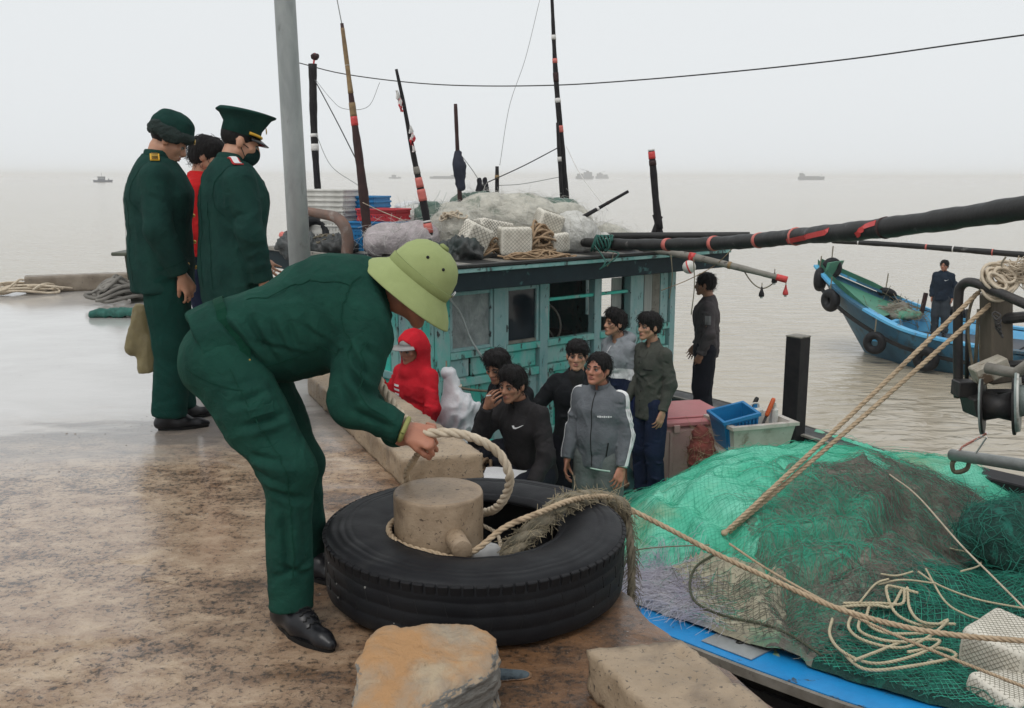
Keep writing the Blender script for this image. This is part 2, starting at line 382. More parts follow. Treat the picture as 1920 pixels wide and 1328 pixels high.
def quay_mat():
    m = bpy.data.materials.new('wet_concrete'); m.use_nodes = True; N, L = m.node_tree.nodes, m.node_tree.links; b = N['Principled BSDF']
    tc = N.new('ShaderNodeTexCoord')
    def noise(sc, det=8, rot=0, st=(1, 1, 1), rough=.6, dist=.4):
        mp = N.new('ShaderNodeMapping'); mp.inputs['Scale'].default_value = st; mp.inputs['Rotation'].default_value = (0, 0, R_(rot)); L.new(tc.outputs['Object'], mp.inputs[0])
        t = N.new('ShaderNodeTexNoise'); t.inputs['Scale'].default_value = sc; t.inputs['Detail'].default_value = det; t.inputs['Roughness'].default_value = rough; t.inputs['Distortion'].default_value = dist
        L.new(mp.outputs[0], t.inputs[0]); return t.outputs[0]
    def rmp(v, a, c, t0=0, t1=1):
        r = N.new('ShaderNodeMapRange'); r.inputs[1].default_value = a; r.inputs[2].default_value = c; r.inputs[3].default_value = t0; r.inputs[4].default_value = t1; L.new(v, r.inputs[0]); return r.outputs[0]
    def mix(f, a, c):
        x = N.new('ShaderNodeMix'); x.data_type = 'RGBA'; L.new(f, x.inputs[0])
        for kk, v in ((6, a), (7, c)):
            if isinstance(v, tuple): x.inputs[kk].default_value = v+(1,)
            else: L.new(v, x.inputs[kk])
        return x.outputs[2]
    def math_(op, a, c):
        x = N.new('ShaderNodeMath'); x.operation = op
        for kk, v in ((0, a), (1, c)):
            if isinstance(v, (int, float)): x.inputs[kk].default_value = v
            else: L.new(v, x.inputs[kk])
        return x.outputs[0]
    big = noise(1.1, 7, 24, (1, 1.7, 1)); mid = noise(6.5, 10, 24, (1, 1.4, 1), .72); fine = noise(46, 10, 0, (1, 1, 1), .8); grit = noise(110, 6, 0, (1, 1, 1), .8)
    sx = N.new('ShaderNodeSeparateXYZ'); L.new(tc.outputs['Object'], sx.inputs[0])
    col = mix(rmp(mid, .36, .62), (.62, .47, .325), (.33, .20, .115))            # pale worn cement to ochre mud
    col = mix(rmp(math_('ADD', big, math_('MULTIPLY', math_('ADD', sx.outputs[0], .75), .16)), .44, .60), col, mix(rmp(mid, .40, .60), (.25, .130, .060), (.125, .066, .034)))
    patchy = math_('ADD', math_('MULTIPLY', fine, .62), math_('ADD', math_('MULTIPLY', mid, .22), math_('MULTIPLY', big, .16)))
    col = mix(rmp(patchy, .508, .555, 0, .95), col, (.042, .030, .021))   # dark grit and exposed aggregate
    col = mix(rmp(grit, .60, .66, 0, .75), col, (.52, .44, .36))
    col = mix(rmp(grit, .40, .34, 0, .8), col, (.06, .042, .03))
    # how wet: thin film over most of it, dry-ish worn patches near the bollard; one big flooded sheet farther up the quay
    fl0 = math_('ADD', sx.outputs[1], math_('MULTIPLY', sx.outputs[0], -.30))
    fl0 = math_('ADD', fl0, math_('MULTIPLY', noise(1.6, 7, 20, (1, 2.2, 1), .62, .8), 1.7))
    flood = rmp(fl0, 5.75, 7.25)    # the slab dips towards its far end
    col = mix(flood, col, mix(rmp(big, .4, .66), (.68, .67, .65), (.56, .545, .52)))   # grey cement, its colour lightened to stand in for sky reflected in the flood
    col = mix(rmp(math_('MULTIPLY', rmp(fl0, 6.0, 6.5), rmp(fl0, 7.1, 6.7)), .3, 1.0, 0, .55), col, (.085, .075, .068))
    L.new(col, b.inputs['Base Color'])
    dip = math_('MULTIPLY', rmp(sx.outputs[1], 2.9, 4.0), rmp(sx.outputs[0], -.7, -1.3))     # a shallow dip in the slab that stays wet
    film = rmp(math_('ADD', math_('ADD', noise(1.15, 8, 20, (1, 2.2, 1), .68, .8), math_('MULTIPLY', sx.outputs[0], -.03)), math_('MULTIPLY', dip, .12)), .42, .56)
    wet = math_('MAXIMUM', math_('MULTIPLY', film, .9), flood)
    L.new(rmp(wet, 0, 1, .55, .34), b.inputs['Roughness']); b.inputs['Specular IOR Level'].default_value = .4
    # the water film itself: a smooth clear coat over the rough cement, darkening what it soaks
    L.new(rmp(wet, .05, .75, .18, 1.0), b.inputs['Coat Weight']); b.inputs['Coat IOR'].default_value = 1.40; L.new(rmp(wet, 0, 1, .20, .035), b.inputs['Coat Roughness'])
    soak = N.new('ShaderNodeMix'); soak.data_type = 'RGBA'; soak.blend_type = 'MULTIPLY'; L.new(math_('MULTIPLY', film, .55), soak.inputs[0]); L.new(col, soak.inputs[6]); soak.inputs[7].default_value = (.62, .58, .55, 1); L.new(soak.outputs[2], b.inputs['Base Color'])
    bc = N.new('ShaderNodeBump'); bc.inputs['Distance'].default_value = .012; L.new(rmp(wet, 0, 1, .55, .10), bc.inputs['Strength']); L.new(math_('ADD', noise(11, 5), math_('MULTIPLY', fine, .25)), bc.inputs['Height']); L.new(bc.outputs[0], b.inputs['Coat Normal'])
    h = math_('ADD', math_('MULTIPLY', fine, .7), math_('MULTIPLY', mid, 1.2)); h = math_('ADD', h, math_('MULTIPLY', grit, .35))
    bp = N.new('ShaderNodeBump'); bp.inputs['Distance'].default_value = .016; L.new(h, bp.inputs['Height']); L.new(rmp(wet, 0, 1, .9, .35), bp.inputs['Strength'])
    L.new(bp.outputs[0], b.inputs['Normal']); return m
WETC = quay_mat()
def epoint(s, off=0.0, z=0.0):
    "point along the quay edge, s metres towards the camera from E0, off metres out over the water"
    v = E0 + EDIR*s + EPERP*off; v.z = z; return v
far_c = epoint(-7.08); near_c = epoint(14)
# quay: top follows the worn edge; a ragged bite of broken edge by the tyre
edge = []
for i in range(140):
    s = -7.08 + i*(12.5/139)
    o = .02*math.sin(s*3.1)+.014*math.sin(s*9.7+1)+.01*math.sin(s*23) if s > 2.2 else .006*math.sin(s*11)
    edge.append(epoint(s, o))
endl = far_c + (-EPERP)*26
ring = [endl] + [far_c] + edge[1:] + [near_c, near_c + (-EPERP)*30]
g = Geo(); n = len(ring)
g.V = [(p.x, p.y, 0) for p in ring] + [(p.x, p.y, -.035) for p in [q + EPERP*.012 for q in ring]] + [(p.x, p.y, -3.6) for p in ring]
g.F = [tuple(range(n-1, -1, -1))] + [(a*n+i, a*n+(i+1) % n, (a+1)*n+(i+1) % n, (a+1)*n+i) for a in (0, 1) for i in range(n)]
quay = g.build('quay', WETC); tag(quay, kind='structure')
CONC = mat('cast_concrete', (.39, .295, .20), (.27, .20, .13), rough=.62, scale=5, bump=.5, bscale=70, bdist=.008, c3=(.10, .08, .06), scale3=70, lo3=.59, hi3=.64, rough2=.42, c4=(.17, .125, .085), scale4=3.5, lo4=.54, hi4=.68)
CONCD = mat('damp_concrete', (.26, .215, .165), (.17, .135, .10), rough=.55, scale=6, bump=.5, bscale=50, bdist=.006, c3=(.06, .05, .045), scale3=30, lo3=.62, hi3=.70, rough2=.3)

def rough_block(name, P4, z0, z1, m, label, seed, sub=.018, amp=.004):
    "a concrete kerb block from four ground corners, worn edges"
    o = empty(name, label, 'concrete kerb', sum(P4, Vector())/4)
    o.location.z = z0
    c = [np.array((p.x, p.y)) for p in P4]
    nu = max(2, int(np.linalg.norm(c[1]-c[0])/sub)); nv = max(2, int(np.linalg.norm(c[3]-c[0])/sub)); nw = max(2, int((z1-z0)/sub))
    V = []; F = []; idx = {}
    def vid(i, j, k):
        if (i, j, k) not in idx:
            u, v, w = i/nu, j/nv, k/nw
            p = (c[0]*(1-u)+c[1]*u)*(1-v) + (c[3]*(1-u)+c[2]*u)*v
            idx[i, j, k] = len(V); V.append((p[0], p[1], z0+(z1-z0)*w))
        return idx[i, j, k]
    for i in range(nu):
        for j in range(nv):
            F.append((vid(i, j, nw), vid(i+1, j, nw), vid(i+1, j+1, nw), vid(i, j+1, nw)))
            F.append((vid(i, j, 0), vid(i, j+1, 0), vid(i+1, j+1, 0), vid(i+1, j, 0)))
    for k in range(nw):
        for i in range(nu):
            F.append((vid(i, 0, k), vid(i+1, 0, k), vid(i+1, 0, k+1), vid(i, 0, k+1))); F.append((vid(i, nv, k), vid(i, nv, k+1), vid(i+1, nv, k+1), vid(i+1, nv, k)))
        for j in range(nv):
            F.append((vid(0, j, k), vid(0, j, k+1), vid(0, j+1, k+1), vid(0, j+1, k))); F.append((vid(nu, j, k), vid(nu, j+1, k), vid(nu, j+1, k+1), vid(nu, j, k+1)))
    V = np.array(V); Fq = np.array(F, np.int32)
    if np.einsum('ij,ij->', V[Fq[:, 0]]-V.mean(0), np.cross(V[Fq[:, 1]]-V[Fq[:, 0]], V[Fq[:, 3]]-V[Fq[:, 0]])) < 0: Fq = Fq[:, ::-1].copy()
    P = V.copy()
    P = lap(P, Fq, .35)
    P = P + np.stack([fbm(P*14, seed), fbm(P*14, seed+9), fbm(P*12, seed+5)], 1)*amp + vnorm(P, Fq)*(np.minimum(0, fbm(P*26, seed+3, 5)+.15)*amp*2.2)[:, None]
    P[:, 2] = np.maximum(P[:, 2], z0)
    b = mesh_from('block', P, Fq, m, o, world=True, smooth=True)
    return o
a0 = epoint(-.15, -.36); a1 = epoint(1.92, -.36); a2 = epoint(1.98, 0.02); a3 = epoint(-.15, 0.0)
rough_block('concrete_kerb', [a0, a1, a2, a3], .0, .13, CONC, 'long tan concrete kerb beside the bending man, ending at the bollard', 3)
b0, b1 = Zp(1100, 1222, .12), Zp(1270, 1196, .12)
b0, b1 = Zp(1100, 1218, .13), Zp(1272, 1196, .13); far_k = [Vector((q.x, q.y, 0)) for q in (b0, b1, b1+EDIR*1.5+EPERP*.05, b0+EDIR*1.5)]
rough_block('concrete_kerb', far_k, .0, .13, CONC, 'broken concrete kerb block at the bottom edge in front of the blue gunwale', 21, amp=.006)
e0 = far_c+EPERP*-.15; e1 = far_c-EPERP*2.35
rough_block('concrete_kerb', [e1, e0, e0-EDIR*-.22, e1-EDIR*-.22], 0, .2, CONCD, 'low brown concrete kerb along the far end of the quay', 33, sub=.03)

# loose grit and chips lying on the near slab: far too many to count
gv = []; gf = []; rg = np.random.default_rng(99)
for i in range(5200):
    yy = 1.9+6*rg.random()**1.7; xx = rg.uniform(-.62, .36)*yy*1.05; e_ = E0.x+(yy-E0.y)*EDIR.x/EDIR.y
    if xx > e_-.05: continue
    c = vnoise(np.array([[xx*1.6, yy*1.6, 0]]), 4)[0]
    if rg.random() > .35+.75*c: continue
    s = rg.uniform(.0012, .0042)*(1 if rg.random() < .95 else 2); b = len(gv); a = rg.uniform(0, 6.28)
    for k in range(4): gv.append((xx+s*math.cos(a+k*1.57)*rg.uniform(.6, 1.5), yy+s*math.sin(a+k*1.57)*rg.uniform(.6, 1.5), .0005))
    gv.append((xx, yy, s*rg.uniform(.5, 1.0))); gf += [(b, b+1, b+4), (b+1, b+2, b+4), (b+2, b+3, b+4), (b+3, b, b+4)]
grit = mesh_from('grit', gv, gf, mat('grit_stone', (.05, .04, .032), (.34, .30, .26), rough=.6, scale=9, lo=.47, hi=.53, bump=0), None, smooth=False); tag(grit, kind='stuff')

haze = Geo().box((-7200, -60, WATER-1.2), (7200, 7200, 9.0)).build('haze', None); tag(haze, kind='stuff')
hm = bpy.data.materials.new('sea_haze'); hm.use_nodes = True; hm.node_tree.nodes.clear()
ho = hm.node_tree.nodes.new('ShaderNodeOutputMaterial'); hv = hm.node_tree.nodes.new('ShaderNodeVolumePrincipled')
hv.inputs['Color'].default_value = (.96, .965, .97, 1); hv.inputs['Density'].default_value = .00065
hm.node_tree.links.new(hv.outputs[0], ho.inputs['Volume']); haze.data.materials.append(hm)
# ---------------------------------------------------------------- people
SKIN = mat('skin', (.50, .27, .175), (.43, .215, .135), rough=.5, scale=14, bump=.08, bscale=220, bdist=.002, sss=.08)
SKIN_D = mat('tanned_skin', (.36, .175, .105), (.29, .135, .08), rough=.5, scale=14, bump=.08, bscale=220, bdist=.002, sss=.06)
SKIN_R = mat('ruddy_skin', (.46, .20, .125), (.36, .15, .095), rough=.5, scale=12, bump=.1, bscale=200, bdist=.002, sss=.08)
HAIR = mat('black_hair', (.008, .007, .007), (.014, .012, .012), spec=.2, rough=.6, scale=20, bump=.8, bscale=60, bdist=.01, stretch=(3, 3, .5))
EYEW = mat('eye_white', (.36, .31, .27), rough=.25, bump=0); IRIS = mat('dark_iris', (.015, .01, .008), rough=.15, bump=0)
BROW = mat('eyebrow_hair', (.02, .016, .014), rough=.7, bump=0); LIPS = mat('lips', (.36, .13, .10), rough=.45, bump=0)
LEATHER = mat('black_leather', (.006, .006, .008), (.010, .010, .012), spec=.35, rough=.30, scale=20, bump=.15, bscale=90, bdist=.004)
def cloth(name, c, c2=None, rough=.85, weave=0, c3=None, **k):
    return mat(name, c, c2 or tuple(v*.72 for v in c), rough=rough, scale=9, bump=.55, bscale=24, bdist=.011, bdst=1.6, weave=weave, spec=.12, c3=c3, **k)
nz = lambda v: Vector(v).normalized()

def head_axes(c, fwd, up):
    f = nz(fwd); r = nz(f.cross(Vector(up))); u = r.cross(f); return axes(c, r, f, u)      # x right, y forward, z up

def sdf_head(s, M, k=1.0, jaw=1.0):
    T = lambda x, y, z: np.array(M @ Vector((x*k, y*k, z*k)))
    Rm = [[M[i][j] for j in range(3)] for i in range(3)]
    E = lambda c, r, kk=.012, op='u': s.ell(T(*c), np.array(r)*k, kk*k, Rm, op)
    C = lambda a, b, ra, rb, kk=.01, op='u': s.cone(T(*a), T(*b), ra*k, rb*k, kk*k, None, op)
    E((0, -.014, .035), (.075, .095, .082)); E((0, .028, -.03), (.058*jaw, .056, .075), .02)
    for sg in (-1, 1):
        C((.050*sg*jaw, .004, -.045), (.014*sg, .062, -.092), .022, .019, .02); E((.042*sg, .055, -.02), (.026, .024, .022), .018)
        E((.078*sg, -.010, -.006), (.011, .021, .032), .006); C((.006*sg, .094, -.032), (.014*sg, .088, -.033), .0095, .0085, .006)
    C((-.038, .073, .020), (.038, .073, .020), .013, .013, .012)
    for sg in (-1, 1): E((.032*sg, .095, .000), (.017, .016, .010), .012, 's')
    C((0, .082, .010), (0, .099, -.027), .0095, .0145, .012)
    C((-.020, .076, -.062), (.020, .076, -.062), .010, .010, .008); E((0, .087, -.055), (.020, .010, .006), .004); E((0, .085, -.066), (.018, .010, .007), .004)
    C((-.022, .096, -.0605), (.022, .096, -.0605), .003, .003, .003, 's')
    E((0, .068, -.096), (.020, .020, .018), .015)

def sdf_hand(s, w, d, n, side, k=1.0, curl=(.35, .45, .4), spread=.10, thumb=.5, tcurl=.3):
    "w wrist, d wrist->fingers, n palm normal (the way the palm faces), side +1/-1 picks the thumb side"
    d = nz(d); n = Vector(n); n = nz(n - d*n.dot(d)); t = d.cross(n)*side           # t: thumb side
    P = lambda a, b, c: Vector(w)+(d*a+t*b+n*c)*k
    fl = (tuple(n), .5)
    s.cone(P(-.01, 0, 0), P(.03, 0, 0), .026*k, .030*k, .012, fl)
    s.cone(P(.03, .014, 0), P(.082, .022, 0), .024*k, .022*k, .010, fl); s.cone(P(.03, -.014, 0), P(.076, -.026, 0), .024*k, .020*k, .010, fl)
    L = ((.040, .024, .020), (.046, .028, .022), (.043, .026, .021), (.033, .020, .018))
    base = ((.085, .031), (.090, .010), (.086, -.011), (.078, -.031))
    for f in range(4):
        p = P(base[f][0], base[f][1], 0); a = 0; sp = (1.5-f)*spread
        r = (.0095, .0098, .0093, .0082)[f]*k
        for j in range(3):
            a += curl[j]*(1+.08*f)
            q = p + (d*math.cos(a)*math.cos(sp) + t*math.sin(sp)*math.cos(a) + n*math.sin(a))*L[f][j]*k
            s.cone(p, q, r, r*.9, .003); p = q; r *= .9
    p = P(.018, .030, .004); a = thumb
    for j, (l, r) in enumerate(((.040, .0125), (.032, .011), (.026, .0098))):
        dr = nz(d*math.cos(a)+t*math.sin(a)*.8+n*(.35+tcurl*j)); q = p+dr*l*k; s.cone(p, q, r*k, r*.92*k, .006); p = q; a -= .25

def folds(seed, amp=.004, freq=9.0, st=(1, 1, .45), fine=.0012, segs=(), ysq=1.0):
    st = np.array(st)
    def f(P):
        Q = P*st*freq; W = np.stack([vnoise(P*4, seed), vnoise(P*4, seed+1), vnoise(P*4, seed+2)], 1)*.7
        a = vnoise(Q+W*2, seed+3); b = vnoise(Q*2.1+W*3, seed+4)
        d = amp*(1-2*np.abs(a))*.6 + amp*.5*(1-2*np.abs(b)) + fine*vnoise(P*60, seed+6)
        for (p, q, w, h) in segs:
            p, q = np.array(p), np.array(q); e = q-p; t = np.clip(((P-p)@e)/(e@e), 0, 1)
            dv = P-p-t[:, None]*e
            if ysq != 1: dv = dv*np.array([1, ysq, 1])
            dist = np.linalg.norm(dv, axis=1)
            d = d + h*np.exp(-(dist/w)**2)*np.sin(np.pi*np.clip(t*.92+.04, 0, 1))
        return d
    return f

def joints(H=1.68, **ov):
    J = dict(pelvis=(0, 0, .91), waist=(0, .0, 1.06), chest=(0, .012, 1.25), neckb=(0, -.012, 1.40), headc=(0, .03, 1.565))
    for n, sg in (('R', 1), ('L', -1)):
        J.update({'hip'+n: (.088*sg, 0, .88), 'knee'+n: (.10*sg, .025, .475), 'ank'+n: (.105*sg, -.015, .085), 'toe'+n: (.125*sg, .17, .03),
                  'sh'+n: (.158*sg, -.01, 1.345), 'el'+n: (.198*sg, -.03, 1.075), 'wr'+n: (.205*sg, .05, .845)})
    for k, v in ov.items(): J[k] = v
    s = H/1.68
    return {k: Vector(v)*s for k, v in J.items()}, s

def auto_segs(J, pairs, seed, n=9, h=.008, w=.013, rad=.06):
    "random drag folds lying across limbs"
    rg = np.random.default_rng(seed); out = []
    for a, b, wt in pairs:
        a, b = np.array(tuple(J[a])), np.array(tuple(J[b])); d = (b-a)/np.linalg.norm(b-a)
        for _ in range(int(n*wt)):
            t = np.clip(rg.beta(2.2, 1.4), 0, .95); c = a+(b-a)*t; x = np.cross(d, rg.normal(0, 1, 3)); x /= np.linalg.norm(x); y = np.cross(d, x); s = rg.uniform(-.035, .035)
            sg = -1 if rg.random() < .62 else 1
            out.append((tuple(c+x*rad-y*.05+d*s), tuple(c+x*rad+y*.05-d*s), w*rg.uniform(.7, 1.3), sg*h*rg.uniform(.5, 1.2)))
    return out

class Person:
    """One person: an Empty at the feet; body, clothes, hair, eyes ... are its parts. Local frame: +Y is the way the person faces, +X the right hand."""
    def __init__(s, label, loc, rz, H=1.68, vox=.008, cvox=None, group=None, seed=1, J=None, head_f=(0, 1, 0), head_up=(0, 0, 1), build=1.0, skin=SKIN, fat=1.0):
        s.o = empty('person', label, 'person', loc, rz, group); s.J, s.k = J if J else joints(H)
        s.vox, s.cvox, s.seed, s.build, s.skin, s.fat = vox, cvox or vox, seed, build, skin, fat
        J = s.J
        s.U = nz(J['neckb']-J['pelvis']); s.R = nz(J['shR']-J['shL']); s.F = nz(s.U.cross(s.R)); s.R = nz(s.F.cross(s.U))
        s.HM = head_axes(J['headc'], head_f, head_up); s.hk = s.k*.98
    def box(s, keys, pad):
        A = np.array([tuple(s.J[k]) for k in keys]); return A.min(0)-pad, A.max(0)+pad
    def body(s, hands=None, feet=False, jaw=1.0):
        J, k, b = s.J, s.k, s.build; hands = hands or {}
        keys = list(J); lo, hi = s.box(keys, .26); lo[2] = max(lo[2], -.02)
        S = SDF(lo, hi, s.vox); fl = (tuple(s.F), .64)
        S.chain([J['pelvis'], J['waist'], J['chest'], J['chest']*.35+J['neckb']*.65], [.13*k*b, .115*k*b, .135*k*b, .085*k*b], .05, fl)
        S.cone(J['shL'], J['shR'], .042*k, .042*k, .05)
        nt = s.HM @ Vector((0, -.025, -.055))
        S.cone(J['neckb'], nt, .058*k*b, .053*k*b, .025); sdf_head(S, s.HM, s.hk, jaw)
        for n, sg in (('R', 1), ('L', -1)):
            S.chain([J['sh'+n], J['el'+n], J['wr'+n]], [.044*k*b, .037*k*b, .026*k*b], .02)
            h = dict(d=tuple(J['wr'+n]-J['el'+n]), n=(-sg, 0, 0), side=sg*-1); h.update(hands.get(n, {}))
            if h.pop('skip', False): continue
            sdf_hand(S, J['wr'+n], h['d'], h['n'], h['side'], k=k*1.0, curl=h.get('curl', (.3, .4, .35)), thumb=h.get('thumb', .45), spread=h.get('spread', .1))
            S.chain([J['hip'+n], J['knee'+n], J['ank'+n]], [.075*k*b, .05*k*b, .036*k*b], .03)
            S.cone(J['knee'+n]*.7+J['ank'+n]*.3-s.F*.012, J['knee'+n]*.4+J['ank'+n]*.6, .05*k*b, .04*k*b, .03)
            if feet:
                a, t = J['ank'+n], J['toe'+n]; fd = nz(Vector((t.x-a.x, t.y-a.y, 0))); sd_ = Vector((fd.y, -fd.x, 0))
                S.cone(a-fd*.03-Vector((0, 0, .045)), a+fd*.06-Vector((0, 0, .03)), .032, .034, .03); S.cone(a+fd*.05-Vector((0, 0, .04)), t, .034, .024, .02, ((0, 0, 1), .7))
                for i in range(5): S.cone(t+sd_*(i-2)*.017-fd*.01, t+sd_*(i-2)*.018+fd*(.035-.006*abs(i-1.5)), .010, .009, .004)
        P, Q = S.mesh(smooth=1)
        s.bodyo = mesh_from('body', P, Q, s.skin, s.o); return s
    def face(s, eyes=True, brow=True, lips=True):
        M, k = s.HM, s.hk; T = lambda x, y, z: M @ Vector((x*k, y*k, z*k))
        for sg in (-1, 1):
            if eyes:
                e = Geo().ball(T(.031*sg, .0735, -.001), (.0125*k, .0125*k, .0125*k), 8).build('eye', EYEW, s.o, smooth=True)
                Geo().ball(T(.031*sg, .0802, -.001), .0070*k, 6).build('iris', IRIS, e, smooth=True)
                Geo().tube(catmull([T((.031-.015)*sg, .0835, .0005), T(.031*sg, .0868, .0055), T((.031+.016)*sg, .079, .002)], 4), .0022*k, 6).build('eyelid', BROW, e, smooth=True)
            if brow:
                Geo().tube(catmull([T(.013*sg, .0905, .020), T(.030*sg, .090, .0265), T(.050*sg, .076, .021)], 4), [.003*k, .0046*k, .002*k], 6).build('eyebrow', BROW, s.o, smooth=True)
        if lips:
            g = Geo(); g.ball((0, 0, 0), (.019*k, .006*k, .0048*k), 6, axes((0, 0, 0), M.col[0].xyz, M.col[1].xyz, M.col[2].xyz)); g.V = [tuple(Vector(v)+T(0, .0925, -.0555)) for v in g.V]
            g2 = Geo(); g2.ball((0, 0, 0), (.017*k, .006*k, .0056*k), 6, axes((0, 0, 0), M.col[0].xyz, M.col[1].xyz, M.col[2].xyz)); g2.V = [tuple(Vector(v)+T(0, .091, -.066)) for v in g2.V]
            for q in (g, g2): q.build('lip', LIPS, s.o, smooth=True)
        return s
    def hair(s, kind='short', seed=1, m=None, vol=1.0):
        M, k = s.HM, s.hk; T = lambda x, y, z: np.array(M @ Vector((x*k, y*k, z*k))); c = T(0, 0, 0)
        S = SDF(c-.2*k, c+.2*k, min(s.vox, .006)); Rm = [[M[i][j] for j in range(3)] for i in range(3)]
        E = lambda cc, r, kk=.01, op='u': S.ell(T(*cc), np.array(r)*k, kk*k, Rm, op)
        v = vol
        E((0, -.018, .042), (.083+.004*v, .100+.004*v, .085+.008*v))
        E((0, -.035, -.01), (.074, .080, .06), .03)
        if kind == 'fringe':
            E((0, .035, .080), (.078, .066, .040+.008*v), .02); E((-.03, .070, .064), (.046, .026, .024), .012); E((.030, .066, .070), (.040, .026, .020), .012); E((-.012, .078, .052), (.022, .016, .018), .01)
            E((0, .118, -.040), (.068, .085, .078), .006, 's')
        elif kind == 'swept':
            E((0, .025, .092), (.080, .07, .045+.01*v), .02); E((-.045, .058, .072), (.032, .032, .032), .012)
            E((0, .120, -.025), (.070, .085, .088), .006, 's')
        elif kind == 'buzz':
            S.f[:] = 1; E((0, -.016, .036), (.0775, .0975, .0845)); E((0, .120, -.018), (.066, .085, .094), .008, 's'); S.cut(T(0, 0, -.035), np.array(-M.col[2].xyz))
        else:
            E((0, .120, -.018), (.066, .085, .094), .008, 's')
        for sg in (-1, 1): E((.090*sg, .020, -.045), (.028, .045, .060), .006, 's')
        S.cut(T(0, 0, -.062), np.array(-M.col[2].xyz))
        def d(P):
            Q = (P-c) @ np.array([[M[i][j] for j in range(3)] for i in range(3)])
            a = np.arctan2(Q[:, 0], Q[:, 1])*9; 
            top = np.clip(Q[:, 2]/.1, 0, 1)
            if kind == 'buzz': return .0008*vnoise(P*90, seed)
            return .005*vnoise(np.stack([a*1.3, Q[:, 2]*12, Q[:, 1]*24], 1), seed)+.0045*vnoise(P*np.array([75, 75, 45]), seed+1)+.004*top*vnoise(P*40, seed+2)
        P, Q = S.mesh(d, 0); s.hairo = mesh_from('hair', P, Q, m or HAIR, s.o)
        if kind != 'buzz' and len(P):
            Nn = vnorm(P, Q); rg = np.random.default_rng(seed+100); up = np.array(M.col[2].xyz); fw = np.array(M.col[1].xyz); L = []
            for i in range(420):
                j = rg.integers(0, len(P)); p = P[j]; n_ = Nn[j]; t = -up*.8+fw*(.5 if (P[j]-c)@fw > .02 else -.2)+rg.normal(0, .45, 3); t -= n_*t.dot(n_)*.8; t /= np.linalg.norm(t)+1e-9; l = rg.uniform(.018, .042)*k
                L.append([p+n_*.001, p+(t*.6+n_*.30)*l, p+(t*1.15+n_*.22)*l])
            st = curve_obj('hair_strand', L, .0011, m or HAIR, s.hairo, world=False); st['kind'] = 'stuff'
        return s
    def torso_pts(s): J = s.J; return [J['pelvis'], J['waist'], J['chest'], J['chest']*.3+J['neckb']*.7]
    def top(s, name, m, hem=.80, loose=1.0, sleeves=1.0, amp=.004, extra=None, collar='stand', flat=.74, vee=False, colm=None, colh=.042, segs=(), r=(.150, .142, .158, .100), hem_n=None, hood=False, cuff=True, sl=1.0, freq=9, ysq=1.0):
        J, k, b = s.J, s.k, s.build*loose; lo, hi = s.box([q for q in J if q[:2] not in ('kn', 'an', 'to')], .22)
        S = SDF(lo, hi, s.cvox); fl = (tuple(s.F), flat)
        hp = J['pelvis']-s.U*(.14*k)
        S.chain([hp]+s.torso_pts(), [r[0]*k*b*1.03, r[0]*k*b, r[1]*k*b*s.fat, r[2]*k*b, r[3]*k*b], .05, fl)
        S.cone(J['shL']-s.U*.005, J['shR']-s.U*.005, .053*k*b, .053*k*b, .045)
        if s.fat > 1.03: S.ell(J['waist']+s.F*.05*k, (.13*k*b, .09*k*b*s.fat, .13*k), .06)
        for n in 'RL':
            w = J['el'+n].lerp(J['wr'+n], sleeves)
            S.chain([J['sh'+n], J['el'+n], w], [.058*k*b*sl, .051*k*b*sl, .042*k*b*sl], .03)
        if extra: extra(S)
        S.cut(J['pelvis']-s.U*((.91-hem)*k), hem_n if hem_n is not None else -s.U)
        if sleeves <= 1.001:
            for n in 'RL':
                w = J['el'+n].lerp(J['wr'+n], sleeves); dd = nz(J['wr'+n]-J['el'+n]); S.cut(w-dd*.012*k, dd, .085*k)
        if collar:
            nt = J['neckb']+nz((s.HM @ Vector((0, -.03, -.05)))-J['neckb'])*(.045*k)
            S.cone(J['neckb']-s.U*.01, nt, .076*k*s.build, .071*k*s.build, .012)
            S.cut(nt, nt-J['neckb'], .09*k); S.cone(nt-s.U*.028*k, nt+s.U*.06, .061*k*s.build, .066*k*s.build, .004, None, 's')
        if not segs: segs = auto_segs(J, [('shR', 'elR', 1), ('elR', 'wrR', 1), ('shL', 'elL', 1), ('elL', 'wrL', 1)], s.seed, 13, .012*k)+auto_segs(J, [('neckb', 'pelvis', 1)], s.seed+1, 26, .011*k, .014, .13)
        if vee:
            for t in (0, .25, .5, .75, 1): S.cone(J['neckb']+s.F*.10*k+s.U*.03*k, J['neckb']+s.F*(.13+.05*t)*k-s.U*.13*t*k, .05*k*(1-.72*t)+.008, .05*k*(1-.72*t)+.004, .008, None, 's')
        amp = amp*1.5
        P, Q = S.mesh(folds(s.seed*13+5, amp, freq, segs=segs, ysq=ysq), 1); s.topo = mesh_from(name, P, Q, m, s.o)
        if collar:
            c = J['neckb']+s.U*.012*k+s.F*.010*k; up = nz((s.HM @ Vector((0, -.035, -.05)))-c); f = nz(s.F-up*s.F.dot(up)); r_ = f.cross(up); g = Geo(); V = []; nn = 26; gap = .55 if vee else .16
            for i in range(nn+1):
                a = gap+(2*math.pi-2*gap)*i/nn; hh = colh*(1 if not vee else .9+.25*math.cos(a)*-1)
                d = r_*math.sin(a)+f*math.cos(a)*.95
                for rr, z in ((.071, -.02), (.066, hh*.6), (.064, hh), (.068, hh+.003), (.073, hh*.9), (.082, -.012)): V.append(c+d*rr*k*s.build+up*z*k)
            g.add(V, [(i*6+j, i*6+(j+1) % 6, i*6+6+(j+1) % 6, i*6+6+j) for i in range(nn) for j in range(6)]+[(5, 4, 3, 2, 1, 0), tuple(nn*6+j for j in range(6))]); g.build('collar', colm or m, s.topo, smooth=True)
        return s
